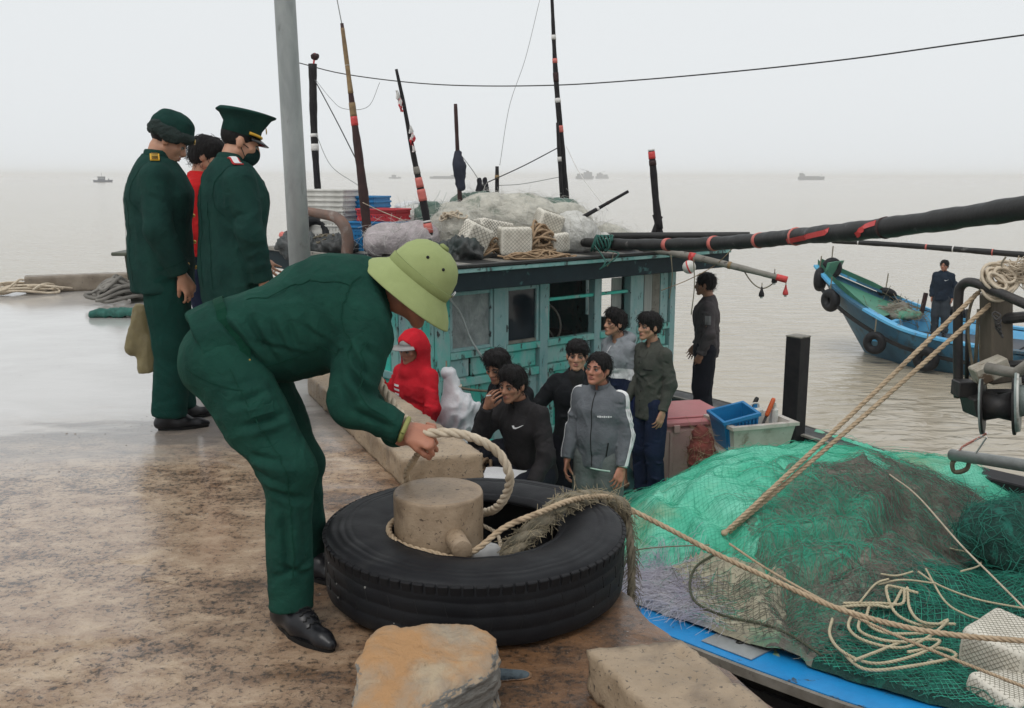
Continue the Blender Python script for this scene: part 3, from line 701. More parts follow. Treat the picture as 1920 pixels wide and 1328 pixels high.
    def bottoms(s, name, m, length=1.0, loose=1.0, amp=.004, rk=(.098, .076, .074), segs=(), extra=None, waist=.0, ysq=1.0):
        J, k, b = s.J, s.k, s.build*loose; lo, hi = s.box([q for q in J if q[:2] in ('pe', 'hi', 'kn', 'an', 'wa')], .16); lo[2] = max(lo[2], -.0)
        S = SDF(lo, hi, s.cvox); fl = (tuple(s.F), .70)
        S.cone(J['pelvis']-Vector((0, 0, .03)), J['pelvis']+s.U*.10*k, .142*k*b, .135*k*b*s.fat, .05, fl)
        for n in 'RL':
            h, kn, a = J['hip'+n], J['knee'+n], J['ank'+n]
            if length >= .999:
                e = a + (kn-a)*-.02; S.chain([h, kn, e], [rk[0]*k*b, rk[1]*k*b, rk[2]*k*b], .04)
                S.cone(h.lerp(kn, .5), kn, (rk[0]+rk[1])*.5*k*b, rk[1]*k*b, .04); S.cut(e, a-kn, .14*k)
            else:
                e = h.lerp(kn, length) if length < .5 else h.lerp(kn, min(1, length*1.0)); S.cone(h, e, rk[0]*k*b*1.04, rk[0]*k*b, .03); S.cut(e-(kn-h).normalized()*.01, kn-h, .14*k)
        if extra: extra(S)
        if not segs: segs = auto_segs(J, [('hipR', 'kneeR', .8), ('kneeR', 'ankR', 1), ('hipL', 'kneeL', .8), ('kneeL', 'ankL', 1)], s.seed+2, 14, .012*k, .014, .075)
        P, Q = S.mesh(folds(s.seed*17+3, amp, 8, (1, 1, .6), segs=segs, ysq=ysq), 1); s.boto = mesh_from(name, P, Q, m, s.o); return s
    def shoes(s, m=LEATHER, name='shoe', size=.88, vox=None, which='RL'):
        for n in which:
            a, t = s.J['ank'+n], s.J['toe'+n]; fd = nz(Vector((t.x-a.x, t.y-a.y, 0))); g0 = min(a.z-.085*s.k, t.z-.03*s.k)
            c = Vector((a.x, a.y, g0)); up = Vector((0, 0, 1)); sd_ = Vector((fd.y, -fd.x, 0)); k = s.k*size
            S = SDF(np.array(c+fd*.07)-.26, np.array(c+fd*.07)+.26, vox or min(s.vox, .007)); Q = lambda f, u, r=0: c+fd*f*k+up*u*k+sd_*r*k
            S.cone(Q(-.055, .040), Q(.06, .040), .038*k, .043*k, .03); S.cone(Q(.06, .036), Q(.175, .026), .044*k, .030*k, .03); S.cone(Q(.175, .026), Q(.215, .022), .030*k, .021*k, .02)
            S.cone(Q(-.045, .05), Q(-.02, .10), .038*k, .043*k, .03); S.cone(Q(-.02, .07), Q(.08, .062), .040*k, .030*k, .03)
            S.cut(Q(-.01, .108), Q(-.01, 1.1)-Q(-.01, .108)-fd*.25, .2); S.cut(Q(0, .012), (0, 0, -1))
            P, F = S.mesh(None, 1); sh = mesh_from(name, P, F, m, s.o)
            # sole welt
            gs = Geo(); out = []
            for i in range(28):
                an = 2*math.pi*i/28; f = math.cos(an); x = .077+.150*f; w = (.040 if x < .02 else .048) * (abs(math.sin(an))**.75)*(1 if math.sin(an) > 0 else -1)
                if x > .12: w *= 1-.30*((x-.12)/.10)
                out.append((x*k, w*k))
            Mx = axes(c, fd, Vector((-fd.y, fd.x, 0)), up); gs.prism(out, .0*k, .016*k, Mx); gs.build('sole', SOLE, sh)
        return s
SOLE = mat('black_sole', (.008, .008, .008), spec=.2, rough=.55, bump=0)
def strip_on(pts, w, n_, t=.004):
    "flat ribbon of width w along pts, lying with normal n_"
    P = [Vector(p) for p in pts]; g = Geo(); V = []
    for i, p in enumerate(P):
        d = (P[min(i+1, len(P)-1)]-P[max(i-1, 0)]).normalized(); n = n_[i] if isinstance(n_, list) else Vector(n_); sd_ = d.cross(n).normalized(); n = sd_.cross(d).normalized()
        V += [p-sd_*w/2, p+sd_*w/2, p+sd_*w/2+n*t, p-sd_*w/2+n*t]
    F = [(i*4+j, i*4+(j+1) % 4, i*4+4+(j+1) % 4, i*4+4+j) for i in range(len(P)-1) for j in range(4)]
    m = len(P)-1; F += [(3, 2, 1, 0), (m*4, m*4+1, m*4+2, m*4+3)]
    return g.add(V, F)
def seam(o, pts, w=.004, m=None, name='seam', lift=.0008, t=.0015):
    "a stitched seam following the surface of a garment"
    bv = bvh_of(o); P = []; Nn = []
    for q in catmull(pts, 10):
        h = bv.find_nearest(q)
        if h[0] is not None and (not P or (h[0]-P[-1]).length > .003): P.append(h[0]+h[1]*lift); Nn.append(h[1])
    if len(P) > 2: return strip_on(P, w, Nn, t).build(name, m, o)
from mathutils.bvhtree import BVHTree
def bvh_of(o):
    me = o.data; return BVHTree.FromPolygons([v.co for v in me.vertices], [tuple(p.vertices) for p in me.polygons])
def patch_on(o, center, nrm, right, shape, off=.002, name='patch', m=None, parent=None, thick=.002):
    "a small flat-cut piece (list of 2D outlines) laid onto a mesh surface, following it"
    bv = bvh_of(o); n = nz(nrm); r = nz(Vector(right)-n*Vector(right).dot(n)); u = n.cross(r); g = Geo()
    c = Vector(center)
    for poly in shape:
        V = []; ok = True
        for x, y in poly:
            p0 = c + r*x + u*y + n*.15; h = bv.ray_cast(p0, -n, .35)
            if h[0] is None: ok = False; break
            V.append(h[0]+n*off)
        if not ok: continue
        k = len(V); W = [v+n*thick for v in V]
        g.add(V+W, [tuple(range(k-1, -1, -1)), tuple(range(k, 2*k))]+[(i, (i+1) % k, k+(i+1) % k, k+i) for i in range(k)])
    if not g.V: return None
    return g.build(name, m, parent or o)
def rect_grid(w, h, nx=4, ny=3):
    return [[(x0, y0), (x0+w/nx, y0), (x0+w/nx, y0+h/ny), (x0, y0+h/ny)] for i in range(nx) for j in range(ny) for x0, y0 in [(-w/2+i*w/nx, -h/2+j*h/ny)]]
# ---------------------------------------------------------------- the officers on the quay
GREEN = cloth('officer_green', (.012, .060, .043), (.008, .040, .030), rough=.9)
GREEN2 = cloth('dress_green', (.012, .048, .039), (.008, .033, .028), rough=.9)
GREEN3 = cloth('trouser_green', (.006, .042, .033), (.005, .033, .026), rough=.9)
REDC = cloth('red_cloth', (.55, .018, .020)); DARKC = cloth('dark_cloth', (.014, .016, .024)); NAVY = cloth('navy_cloth', (.012, .017, .042), (.009, .013, .032))
BRASS = mat('brass', (.62, .40, .10), rough=.3, metal=1, bump=0); SILVER = mat('steel_button', (.6, .6, .58), rough=.3, metal=1, bump=0)
YELLOW = mat('gold_cord', (.75, .42, .03), rough=.5, bump=.2); REDT = mat('red_piping', (.55, .02, .02), rough=.7, bump=0); WHITEC = cloth('white_cloth', (.74, .74, .74), (.66, .66, .67))
FUR = mat('green_fur', (.022, .040, .036), (.012, .022, .020), rough=.95, scale=30, bump=1, bscale=110, bdist=.012)
MASKC = cloth('dark_green_mask', (.006, .028, .026)); VISOR = mat('black_visor', (.008, .008, .010), rough=.18, bump=0)
PITHM = mat('pith_green', (.31, .365, .150), (.27, .32, .125), rough=.8, scale=12, bump=.25, bscale=200, bdist=.002)
PITHD = mat('pith_band', (.24, .285, .105), (.21, .25, .09), rough=.85, scale=12, bump=.3, bscale=200, bdist=.002)
BLACKM = mat('black_hole', (.01, .01, .01), rough=.9, bump=0)

def bending_officer():
    base = D(560, 1180, 2.80); base.z = 0
    W = lambda px, py, d: D(px, py, d)-base
    J = dict(pelvis=W(424, 656, 3.06), waist=W(508, 622, 3.10), chest=W(610, 580, 3.15), neckb=W(700, 530, 3.22), headc=W(780, 542, 3.20),
             hipR=W(428, 690, 2.97), kneeR=W(540, 880, 2.83), ankR=W(545, 1105, 2.80), toeR=W(616, 1200, 2.67),
             hipL=W(465, 690, 3.17), kneeL=W(560, 870, 3.20), ankL=W(578, 1055, 3.24), toeL=W(650, 1078, 3.12),
             shR=W(688, 596, 3.04), elR=W(655, 762, 2.93), wrR=W(760, 806, 2.93), shL=W(694, 600, 3.36), elL=W(684, 735, 3.28), wrL=W(752, 822, 3.02))
    J['ankR'].z = .085; J['toeR'].z = .03; J['ankL'].z = .085; J['toeL'].z = .03
    p = Person('man in green uniform and pale pith helmet bending over the bollard, gripping the rope', base, 0, J=(J, 1.0), vox=.0055, cvox=.005, seed=3, skin=SKIN_R,
               head_f=(.82, .12, -.55), head_up=(.55, .02, .82))
    p.body(hands=dict(R=dict(d=(.92, -.05, -.30), n=(.15, .65, -.75), side=-1, curl=(1.0, 1.15, .7), thumb=.35),
                      L=dict(d=(.95, -.12, -.18), n=(.1, .55, .8), side=1, curl=(1.0, 1.15, .7), thumb=.3)))
    p.face(lips=True); p.hair('buzz', 5)
    U, F, R = p.U, p.F, p.R
    def seat(S):
        S.ell(W(398, 660, 3.04), (.115, .145, .115), .08); S.ell(W(450, 625, 3.05), (.11, .13, .085), .08)
        S.cone(W(655, 560, 3.12), W(690, 556, 3.2), .080, .066, .05)
        S.ell(W(520, 640, 3.10), (.17, .15, .115), .08); S.ell(W(600, 615, 3.14), (.16, .16, .135), .08); S.ell(W(645, 590, 3.16), (.125, .165, .125), .08); S.ell(W(620, 545, 3.2), (.15, .13, .10), .08)
        S.cone(W(690, 640, 3.04), W(660, 730, 2.98), .078, .066, .05)
    def trs(S):
        S.ell(W(414, 666, 3.03), (.112, .14, .122), .07); S.cone(W(428, 690, 2.98), W(476, 790, 2.90), .106, .090, .06); S.cone(W(470, 690, 3.16), W(520, 790, 3.18), .10, .085, .05)
    fs = []
    def seg(a, b, w, h, d=2.86, d2=None): fs.append((W(a[0], a[1], d), W(b[0], b[1], d2 or d), w, h))
    for a, b in (((448, 575), (520, 690)), ((482, 560), (545, 690)), ((512, 545), (560, 680)), ((545, 535), (590, 680)), ((420, 600), (490, 690)), ((585, 540), (620, 650)), ((400, 590), (455, 640)), ((470, 640), (600, 680)), ((540, 600), (640, 670)), ((600, 520), (650, 600)), ((640, 500), (672, 580))):
        seg(a, b, .009, -.020, 2.90); seg((a[0]+14, a[1]), (b[0]+12, b[1]), .011, .012, 2.90)
    for a, b in (((640, 640), (690, 720)), ((650, 690), (705, 760)), ((640, 720), (690, 790)), ((655, 760), (735, 800)), ((668, 640), (715, 690))):
        seg(a, b, .009, -.018, 2.90); seg((a[0]+10, a[1]-8), (b[0]+10, b[1]-8), .010, .012, 2.90)
    seg((430, 520), (700, 515), .006, -.004, 2.92)
    p.top('shirt', GREEN, hem=.85, loose=1.0, amp=.0048, extra=seat, collar='stand', segs=fs, ysq=.22, r=(.155, .155, .172, .118), sleeves=.97, sl=1.10, flat=.86)
    fs.clear()
    for a, b in (((440, 760), (545, 720)), ((420, 730), (530, 705)), ((450, 800), (560, 775)), ((470, 850), (560, 860)), ((480, 880), (560, 900)), ((505, 905), (570, 930))):
        seg(a, b, .010, -.020, 2.80); seg((a[0]+4, a[1]+16), (b[0]+4, b[1]+16), .012, .012, 2.80)
    for a, b in (((560, 940), (580, 1090)), ((530, 960), (540, 1085)), ((510, 1085), (590, 1060)), ((520, 1060), (590, 1090))):
        seg(a, b, .011, -.016, 2.74); seg((a[0]+14, a[1]), (b[0]+15, b[1]), .013, .010, 2.74)
    p.bottoms('trousers', GREEN, amp=.005, rk=(.097, .072, .066), extra=trs, segs=fs, ysq=.22)
    SE = cloth('seam_green', (.006, .046, .030))
    seam(p.topo, [W(452, 528, 2.95), W(560, 505, 2.95), W(640, 500, 2.95), W(680, 503, 2.95)], .0032, SE)
    seam(p.topo, [W(690, 490, 3.0), W(655, 545, 2.93), W(640, 610, 2.90), W(650, 670, 2.9)], .0032, SE)
    seam(p.topo, [W(640, 650, 2.92), W(580, 672, 2.92), W(520, 690, 2.92), W(470, 700, 2.92)], .003, SE)
    seam(p.topo, [W(688, 640, 2.9), W(690, 730, 2.85), W(735, 800, 2.85)], .003, SE)
    seam(p.boto, [W(430, 690, 2.85), W(480, 790, 2.78), W(535, 880, 2.72), W(545, 990, 2.70), W(545, 1085, 2.70)], .0032, SE)
    seam(p.boto, [W(360, 690, 2.9), W(400, 720, 2.84), W(455, 730, 2.82)], .0032, SE)
    # sock gap and lace-up shoes
    for n in 'RL': Geo().tube([J['ank'+n]+Vector((0, 0, .07)), J['ank'+n]+Vector((.004, 0, -.015))], [.046, .043], 14).build('sock', GREEN, p.o, smooth=True)
    p.shoes(LEATHER, vox=.0045, size=.93)
    a, t = J['ankR'], J['toeR']; fd = nz(Vector((t.x-a.x, t.y-a.y, 0))); sd_ = Vector((fd.y, -fd.x, 0))
    sh = [o for o in COL.objects if o.parent == p.o and o.name.startswith('shoe')][0]
    bv = bvh_of(sh); gl = Geo()
    for i in range(5):
        f = .045+i*.018; pts = []
        for j in range(9):
            q = Vector((a.x, a.y, .30))+fd*(f+(.006 if j % 2 else 0))+sd_*(j-4)*.0065; h = bv.ray_cast(q, Vector((0, 0, -1)))
            if h[0] is not None: pts.append(h[0]+Vector((0, 0, .0025)))
        if len(pts) > 2: gl.tube(pts, .0026, 5)
    if gl.V: gl.build('lace', BLACKM, sh, smooth=True)
    # belt with a brass stud, pocket flap, epaulette, wrist watch
    bp = []
    for i in range(41):
        an = 2*math.pi*i/40; cdir = (R*math.cos(an)+F*math.sin(an)); bp.append(J['pelvis']+U*.045+R*math.cos(an)*.175+F*math.sin(an)*.125)
    bv = bvh_of(p.topo); bp2 = []
    for q in bp:
        h = bv.find_nearest(q); bp2.append(h[0]+h[1]*.004)
    strip_on(bp2, .032, [nz(q-(J['pelvis']+U*.045)) for q in bp2], .004).build('belt', cloth('belt_green', (.004, .045, .026)), p.o)
    h = bv.find_nearest(W(468, 692, 2.85)); Geo().ball(h[0]+h[1]*.004, .009, 8).build('button', BRASS, p.o, smooth=True)
    flap = [[(-.07, -.012), (.07, -.012), (.07, .016), (0, .026), (-.07, .016)]]
    patch_on(p.boto, W(505, 760, 2.80), (-.05, -1, .1), (.9, 0, .25), rect_grid(.13, .045, 6, 2), .002, 'pocket_flap', GREEN, p.boto, .004)
    wp = []
    dW = nz(J['wrR']-J['elR']); X = nz(dW.cross(Vector((0, 0, 1)))); Y = dW.cross(X); c = J['wrR']-dW*.004
    for i in range(21): an = i*math.pi/10; wp.append(c+X*math.cos(an)*.042+Y*math.sin(an)*.036)
    Geo().tube(wp, .0085, 6, cap=False).build('cuff', mat('olive_cuff', (.30, .31, .10), rough=.8), p.o, smooth=True)
    # pith helmet
    M = p.HM @ Matrix.Translation((0, -.012, .018)) @ Matrix.Rotation(R_(-6), 4, 'X')
    prof = [(0, .148), (.03, .146), (.058, .136), (.082, .116), (.099, .086), (.107, .050), (.110, .018), (.1125, .012), (.118, .004), (.138, -.014), (.158, -.036), (.170, -.056), (.1725, -.060), (.170, -.062), (.154, -.042), (.134, -.022), (.112, -.004), (.100, .02), (.085, .09), (0, .13)]
    hat = Geo().lathe(prof, 64, M, sx=.90, sy=1.08).build('pith_helmet', PITHM, p.o, smooth=True)
    Geo().lathe([(.1105, .008), (.1125, .010), (.1125, .040), (.1095, .042)], 64, M, sx=.90, sy=1.08, close=True).build('hat_band', PITHD, hat, smooth=True)
    Geo().lathe([(0, .160), (.012, .159), (.018, .153), (.018, .148), (.010, .146)], 20, M).build('crown_button', PITHD, hat, smooth=True)
    for an, z, r in ((R_(20), .098, .0925), (R_(-18), .098, .0925), (R_(200), .098, .0925), (R_(160), .098, .0925)):
        Geo().ball(M @ Vector((r*math.cos(an)*.90, r*math.sin(an)*1.08, z)), .0055, 6).build('vent_hole', BLACKM, hat, smooth=True)
    Geo().lathe([(0, .006), (.012, .005), (.015, 0)], 16, M @ Matrix.Translation((0, .122, .045)) @ Matrix.Rotation(R_(-90), 4, 'X')).build('badge', SILVER, hat, smooth=True)
    return p
OFFICER = bending_officer()

def standing_officers():
    # man in the fur cap
    b = D(322, 796, 5.32); b.z = 0
    J, k = joints(1.735, headc=(.0, .075, 1.532), neckb=(0, .0, 1.405), elR=(.225, -.02, 1.08), wrR=(.215, .085, .84), wrL=(-.21, .05, .90), elL=(-.235, -.055, 1.10), ankL=(-.10, .05, .085), toeL=(-.13, .235, .03), kneeL=(-.10, .06, .475))
    p = Person('man in dark green uniform coat and fur cap, watching with lowered head at the left', b, R_(-66), J=(J, k), vox=.008, seed=11, head_f=(.10, .86, -.50), head_up=(0, .5, .86))
    p.body(hands=dict(R=dict(n=(-.8, -.5, 0), curl=(.5, .6, .5)))); p.face()
    fs = [((.16, -.11, 1.24), (.02, -.125, .9), .02, -.006), ((-.14, -.1, 1.2), (-.03, -.13, 1.0), .02, -.006)]
    p.top('coat', GREEN2, hem=.745, loose=1.14, amp=.005, r=(.172, .166, .178, .108), segs=fs+auto_segs(J, [('elR', 'wrR', 1), ('shR', 'elR', 1)], 4, 7, .007), sleeves=.99, freq=6, flat=.80, sl=1.10, colh=.062)
    p.bottoms('trousers', GREEN3, loose=1.22, amp=.006); p.shoes(LEATHER)
    M, hk = p.HM, p.hk; T = lambda x, y, z: np.array(M @ Vector((x, y, z))); c = T(0, 0, .05)
    Rm = [[M[i][j] for j in range(3)] for i in range(3)]
    S = SDF(c-.22, c+.22, .006); S.ell(T(0, -.012, .068), (.101, .117, .090), .02, Rm); S.ell(T(0, -.01, .118), (.086, .098, .045), .02, Rm); S.cut(T(0, 0, .028), -np.array(M.col[2].xyz))
    P, Q = S.mesh(folds(5, .003, 12), 1); cap = mesh_from('fur_cap', P, Q, GREEN2, p.o)
    S = SDF(c-.22, c+.22, .006)
    S.cone(T(-.04, .092, .062), T(.04, .092, .062), .024, .024, .02); S.ell(T(0, -.108, .035), (.07, .024, .045), .02, Rm)
    for sg in (-1, 1): S.ell(T(.094*sg, -.005, .030), (.020, .070, .046), .02, Rm); S.ell(T(.07*sg, .065, .052), (.022, .038, .030), .02, Rm); S.ell(T(.072*sg, -.082, .032), (.024, .038, .044), .02, Rm)
    P, Q = S.mesh(lambda P: .004*vnoise(P*130, 3)+.003*vnoise(P*60, 4), 0); mesh_from('fur_flap', P, Q, FUR, p.o)
    Geo().ball(T(0, .117, .066), (.018, .006, .018), 8).build('badge', BRASS, p.o, smooth=True)
    p.hair('buzz', 3)
    def trim(p, red=False):
        for n, sg in (('R', 1), ('L', -1)):
            a = p.J['neckb'].lerp(p.J['sh'+n], .42); bq = p.J['neckb'].lerp(p.J['sh'+n], .98)
            bv = bvh_of(p.topo); pts = []
            for i in range(7):
                q = a.lerp(bq, i/6)+Vector((0, 0, .2)); h = bv.ray_cast(q, Vector((0, 0, -1)))
                if h[0] is not None: pts.append(h[0]+Vector((0, 0, .005)))
            if len(pts) > 2:
                e = strip_on(pts, .048, (0, 0, 1), .006).build('epaulette', YELLOW if not red else REDT, p.o)
                strip_on([q+Vector((0, 0, .007)) for q in pts], .032, (0, 0, 1), .003).build('star_strip', BRASS if not red else WHITEC, e)
        Geo()
    trim(p)
    def tailor(p, vent=True):
        k = p.k; SE = cloth('dress_seam', (.003, .034, .025))
        seam(p.topo, [Vector((0, -.3, z*k)) for z in (1.36, 1.2, 1.05, .92, .80)], .004, SE)
        for sg in (-1, 1):
            seam(p.topo, [Vector(q)*k for q in ((.13*sg, -.05, 1.43), (.115*sg, -.16, 1.33), (.13*sg, -.18, 1.24), (.165*sg, -.10, 1.17))], .004, SE)
            seam(p.topo, [Vector(q)*k for q in ((.08*sg, -.22, 1.25), (.10*sg, -.22, 1.05), (.11*sg, -.2, .80))], .0035, SE)
            a, b = p.J['el'+('R' if sg > 0 else 'L')], p.J['wr'+('R' if sg > 0 else 'L')]; c = b.lerp(a, .28); d = nz(b-a); x = nz(d.cross(Vector((0, 1, .3)))); y = d.cross(x)
            seam(p.topo, [c+x*.08*math.cos(t)+y*.08*math.sin(t) for t in [R_(q*30) for q in range(13)]], .004, SE)
    tailor(p)
    bv = bvh_of(p.topo)
    for z in (.86, 1.0, 1.14):
        h = bv.find_nearest(Vector((.02, .2, z*p.k))); Geo().ball(h[0]+h[1]*.004, .011, 8).build('button', BRASS, p.o, smooth=True)
    h = bv.find_nearest(Vector((.25, .16, .93)));
    patch_on(p.topo, Vector((.10, .12, .93)), (.75, .6, 0), (-.6, .75, 0), rect_grid(.14, .05, 4, 2), .003, 'pocket_flap', GREEN2, p.topo, .005)
    h = bv.find_nearest(Vector((.16, .10, .925)))
    Geo().ball(h[0]+h[1]*.012, .012, 8).build('button', BRASS, p.o, smooth=True)
    patch_on(p.topo, Vector((.10, .12, 1.2)), (.5, .8, 0), (-.8, .5, 0), rect_grid(.11, .04, 4, 2), .003, 'pocket_flap', GREEN2, p.topo, .005)
    # man in the peaked cap
    b2 = D(453, 770, 5.15); b2.z = 0
    J, k = joints(1.71, headc=(.0, .068, 1.54), elR=(.24, .0, 1.085), wrR=(.235, .06, .83), wrL=(-.17, .20, .92), elL=(-.24, .0, 1.09))
    q = Person('man in dark green dress coat and peaked cap wearing a face mask', b2, R_(-52), J=(J, k), vox=.008, seed=17, head_f=(.30, .90, -.30), head_up=(.05, .3, .95))
    q.body(hands=dict(R=dict(n=(-1, -.2, 0)))); q.face(lips=False); q.hair('buzz', 9)
    fs = [((0, -.13, 1.3), (0, -.13, .78), .010, -.007), ((.13, -.1, 1.3), (.10, -.13, .9), .014, -.005)]
    q.top('coat', GREEN2, hem=.70, loose=1.14, amp=.005, r=(.180, .164, .180, .110), segs=fs+auto_segs(J, [('elR', 'wrR', 1), ('shR', 'elR', 1)], 5, 7, .007), sleeves=.99, freq=6, flat=.80, sl=1.10, colh=.062)
    q.bottoms('trousers', GREEN3, loose=1.06); q.shoes(LEATHER); trim(q, True); tailor(q)
    M = q.HM; T = lambda x, y, z: M @ Vector((x, y, z))
    g = Geo(); ang = 48; V = []
    ring = [(.089, .038, 0), (.0925, .040, 0), (.0935, .088, .0), (.122, .140, .016), (.140, .152, .020), (.141, .158, .020), (.128, .166, .012), (.06, .168, .004), (.0, .166, 0)]
    for r, z, tilt in ring:
        for j in range(ang):
            t = 2*math.pi*j/ang; y = math.sin(t); V.append(T(r*math.cos(t)*.90, r*y*1.10-.012, z+tilt*y*1.1))
    F = [(i*ang+j, i*ang+(j+1) % ang, (i+1)*ang+(j+1) % ang, (i+1)*ang+j) for i in range(len(ring)-1) for j in range(ang)]
    g.add(V, F); cap = g.build('peaked_cap', GREEN2, q.o, smooth=True)
    vis = Geo(); V = []; nn = 14
    for i in range(nn+1):
        t = R_(90-66+132*i/nn)
        for r, z in ((.092, .048), (.125+.018*math.sin(t)**6, .022), (.124+.018*math.sin(t)**6, .019), (.092, .043)):
            V.append(T(r*math.cos(t)*.90, r*math.sin(t)*1.10-.012, z))
    vis.add(V, [(i*4+j, i*4+(j+1) % 4, i*4+4+(j+1) % 4, i*4+4+j) for i in range(nn) for j in range(4)]); vis.build('visor', VISOR, cap, smooth=True)
    Geo().tube([T(.097*math.cos(t)*.90, .097*math.sin(t)*1.10-.012, .056) for t in [R_(20+140*i/16) for i in range(17)]], .008, 8).build('gold_cord', YELLOW, cap, smooth=True)
    Geo().lathe([(0, .006), (.014, .004), (.018, 0)], 16, M @ Matrix.Translation((0, .108, .10)) @ Matrix.Rotation(R_(-70), 4, 'X')).build('badge', BRASS, cap, smooth=True)
    c = np.array(T(0, .07, -.05)); S = SDF(c-.13, c+.13, .006); Rm = [[M[i][j] for j in range(3)] for i in range(3)]
    S.ell(np.array(T(0, .046, -.058)), (.060, .058, .060), .01, Rm); S.ell(np.array(T(0, .088, -.040)), (.018, .022, .032), .03, Rm); S.cut(np.array(T(0, .02, -.05)), -np.array(M.col[1].xyz)); P, Q = S.mesh(None, 1); mk = mesh_from('face_mask', P, Q, MASKC, q.o)
    for sg in (-1, 1):
        for z in (-.02, -.085): Geo().tube(catmull([T(.060*sg, .045, z), T(.076*sg, .02, z*.6), T(.080*sg, -.02, .0)], 5), .0022, 5).build('ear_loop', MASKC, mk, smooth=True)
    # person in red behind the two
    b3 = D(396, 700, 6.15); b3.z = 0
    J, k = joints(1.64, headc=(.0, .05, 1.55))
    r = Person('man in red jacket mostly hidden behind the two standing officers', b3, R_(-80), J=(J, k), vox=.010, seed=23, head_f=(.1, .95, -.2))
    r.body(); r.face(); r.hair('fringe', 8, vol=1.6); r.top('jacket', REDC, hem=.93, loose=1.12); r.bottoms('trousers', NAVY, loose=1.1); r.shoes(LEATHER)
    # olive raincoat hanging from the hidden left hand
    o = empty('raincoat', 'olive raincoat carried folded at the hip of the fur-capped man', 'raincoat', D(266, 690, 5.55), 0); o.location.z = .22; o.scale = (.62, .62, .66)
    c = o.location.copy(); S = SDF(np.array((-.25, -.2, -.05)), np.array((.25, .2, .75)), .009)
    S.cone((.03, 0, .62), (.045, .0, .10), .045, .075, .05, ((0, 1, 0), .55)); S.cone((.0, .01, .60), (-.085, 0, .27), .05, .065, .05, ((0, 1, 0), .6)); S.cone((.05, 0, .3), (.05, 0, .06), .07, .07, .04, ((0, 1, 0), .5)); S.cut((0, 0, .05), (0.1, 0, -1))
    sg = [((-.02, -.05, .6), (-.03, -.06, .2), .012, -.012), ((.05, -.05, .55), (.02, -.06, .1), .012, -.01), ((.09, -.05, .5), (.07, -.05, .1), .01, .01)]
    P, Q = S.mesh(folds(9, .008, 10, (1, 1, .4), segs=sg), 1); mesh_from('coat_cloth', P, Q, mat('olive_rainproof', (.20, .165, .075), (.15, .12, .055), rough=.5, scale=8, bump=.3, bscale=80), o)
standing_officers()
# ---------------------------------------------------------------- bollard, tyre, ropes, rock, pole
BOLL = mat('bollard_cement', (.37, .275, .185), (.24, .17, .108), rough=.6, scale=11, bump=.5, bscale=80, bdist=.005, c4=(.09, .06, .04), scale4=70, lo4=.60, hi4=.66, c3=(.13, .085, .05), scale3=6, lo3=.55, hi3=.70, rough2=.4)
RUBBER = mat('tyre_rubber', (.008, .008, .010), (.013, .014, .016), rough=.6, scale=9, bump=.25, bscale=120, bdist=.003, spec=.2, c3=(.030, .030, .030), scale3=5, lo3=.60, hi3=.80, rough2=.48)
ROPE = mat('manila_rope', (.52, .40, .27), (.38, .28, .18), rough=.85, scale=25, bump=.5, bscale=160, bdist=.003, c3=(.20, .14, .09), scale3=12, lo3=.6, hi3=.75)
ROPEP = mat('pale_rope', (.62, .53, .41), (.46, .38, .28), rough=.85, scale=20, bump=.5, bscale=160, bdist=.003, c3=(.26, .2, .14), scale3=10, lo3=.62, hi3=.78)
ROPED = mat('weathered_rope', (.25, .21, .15), (.13, .12, .085), rough=.95, scale=18, bump=.6, bscale=120, bdist=.004)
ROPEG = mat('green_twine', (.012, .11, .085), (.01, .07, .055), rough=.7, scale=20, bump=.2)
STONE = mat('ochre_stone', (.40, .22, .095), (.30, .24, .175), rough=.65, scale=3.2, lo=.42, hi=.58, bump=.7, bscale=26, bdist=.02, c3=(.42, .33, .22), scale3=6, lo3=.52, hi3=.66, rough2=.5)
STONEG = mat('grey_stone', (.17, .165, .15), (.27, .25, .22), rough=.7, scale=8, bump=.8, bscale=30, bdist=.02, stretch=(1, 1, 3.5))

BC = Zp(822, 919, .36); BC.z = 0; TC = D(891, 970, 3.16); TC.z = 0
bol = empty('mooring_bollard', 'squat round concrete bollard standing in the hole of the tyre', 'bollard', BC)
g = Geo(); prof = [(.150, 0), (.149, .06), (.150, .2), (.150, .345), (.1495, .353), (.147, .357), (.142, .3585), (.137, .3575), (.12, .359), (.07, .3605), (0, .3605)]
g.lathe(prof, 72); V = np.array(g.V); V += (fbm(V*16, 5)*.0014)[:, None]*np.array([1, 1, .25])
mesh_from('post', V, g.F, BOLL, bol)
pd = nz(Vector((.30, -.95, -.06))); p0 = Vector((.055, -.11, .245)); g = Geo()
g.tube([p0, p0+pd*.12, p0+pd*.122], [.033, .033, .029], 20); g.build('crossbar_stub', BOLL, bol, smooth=True)

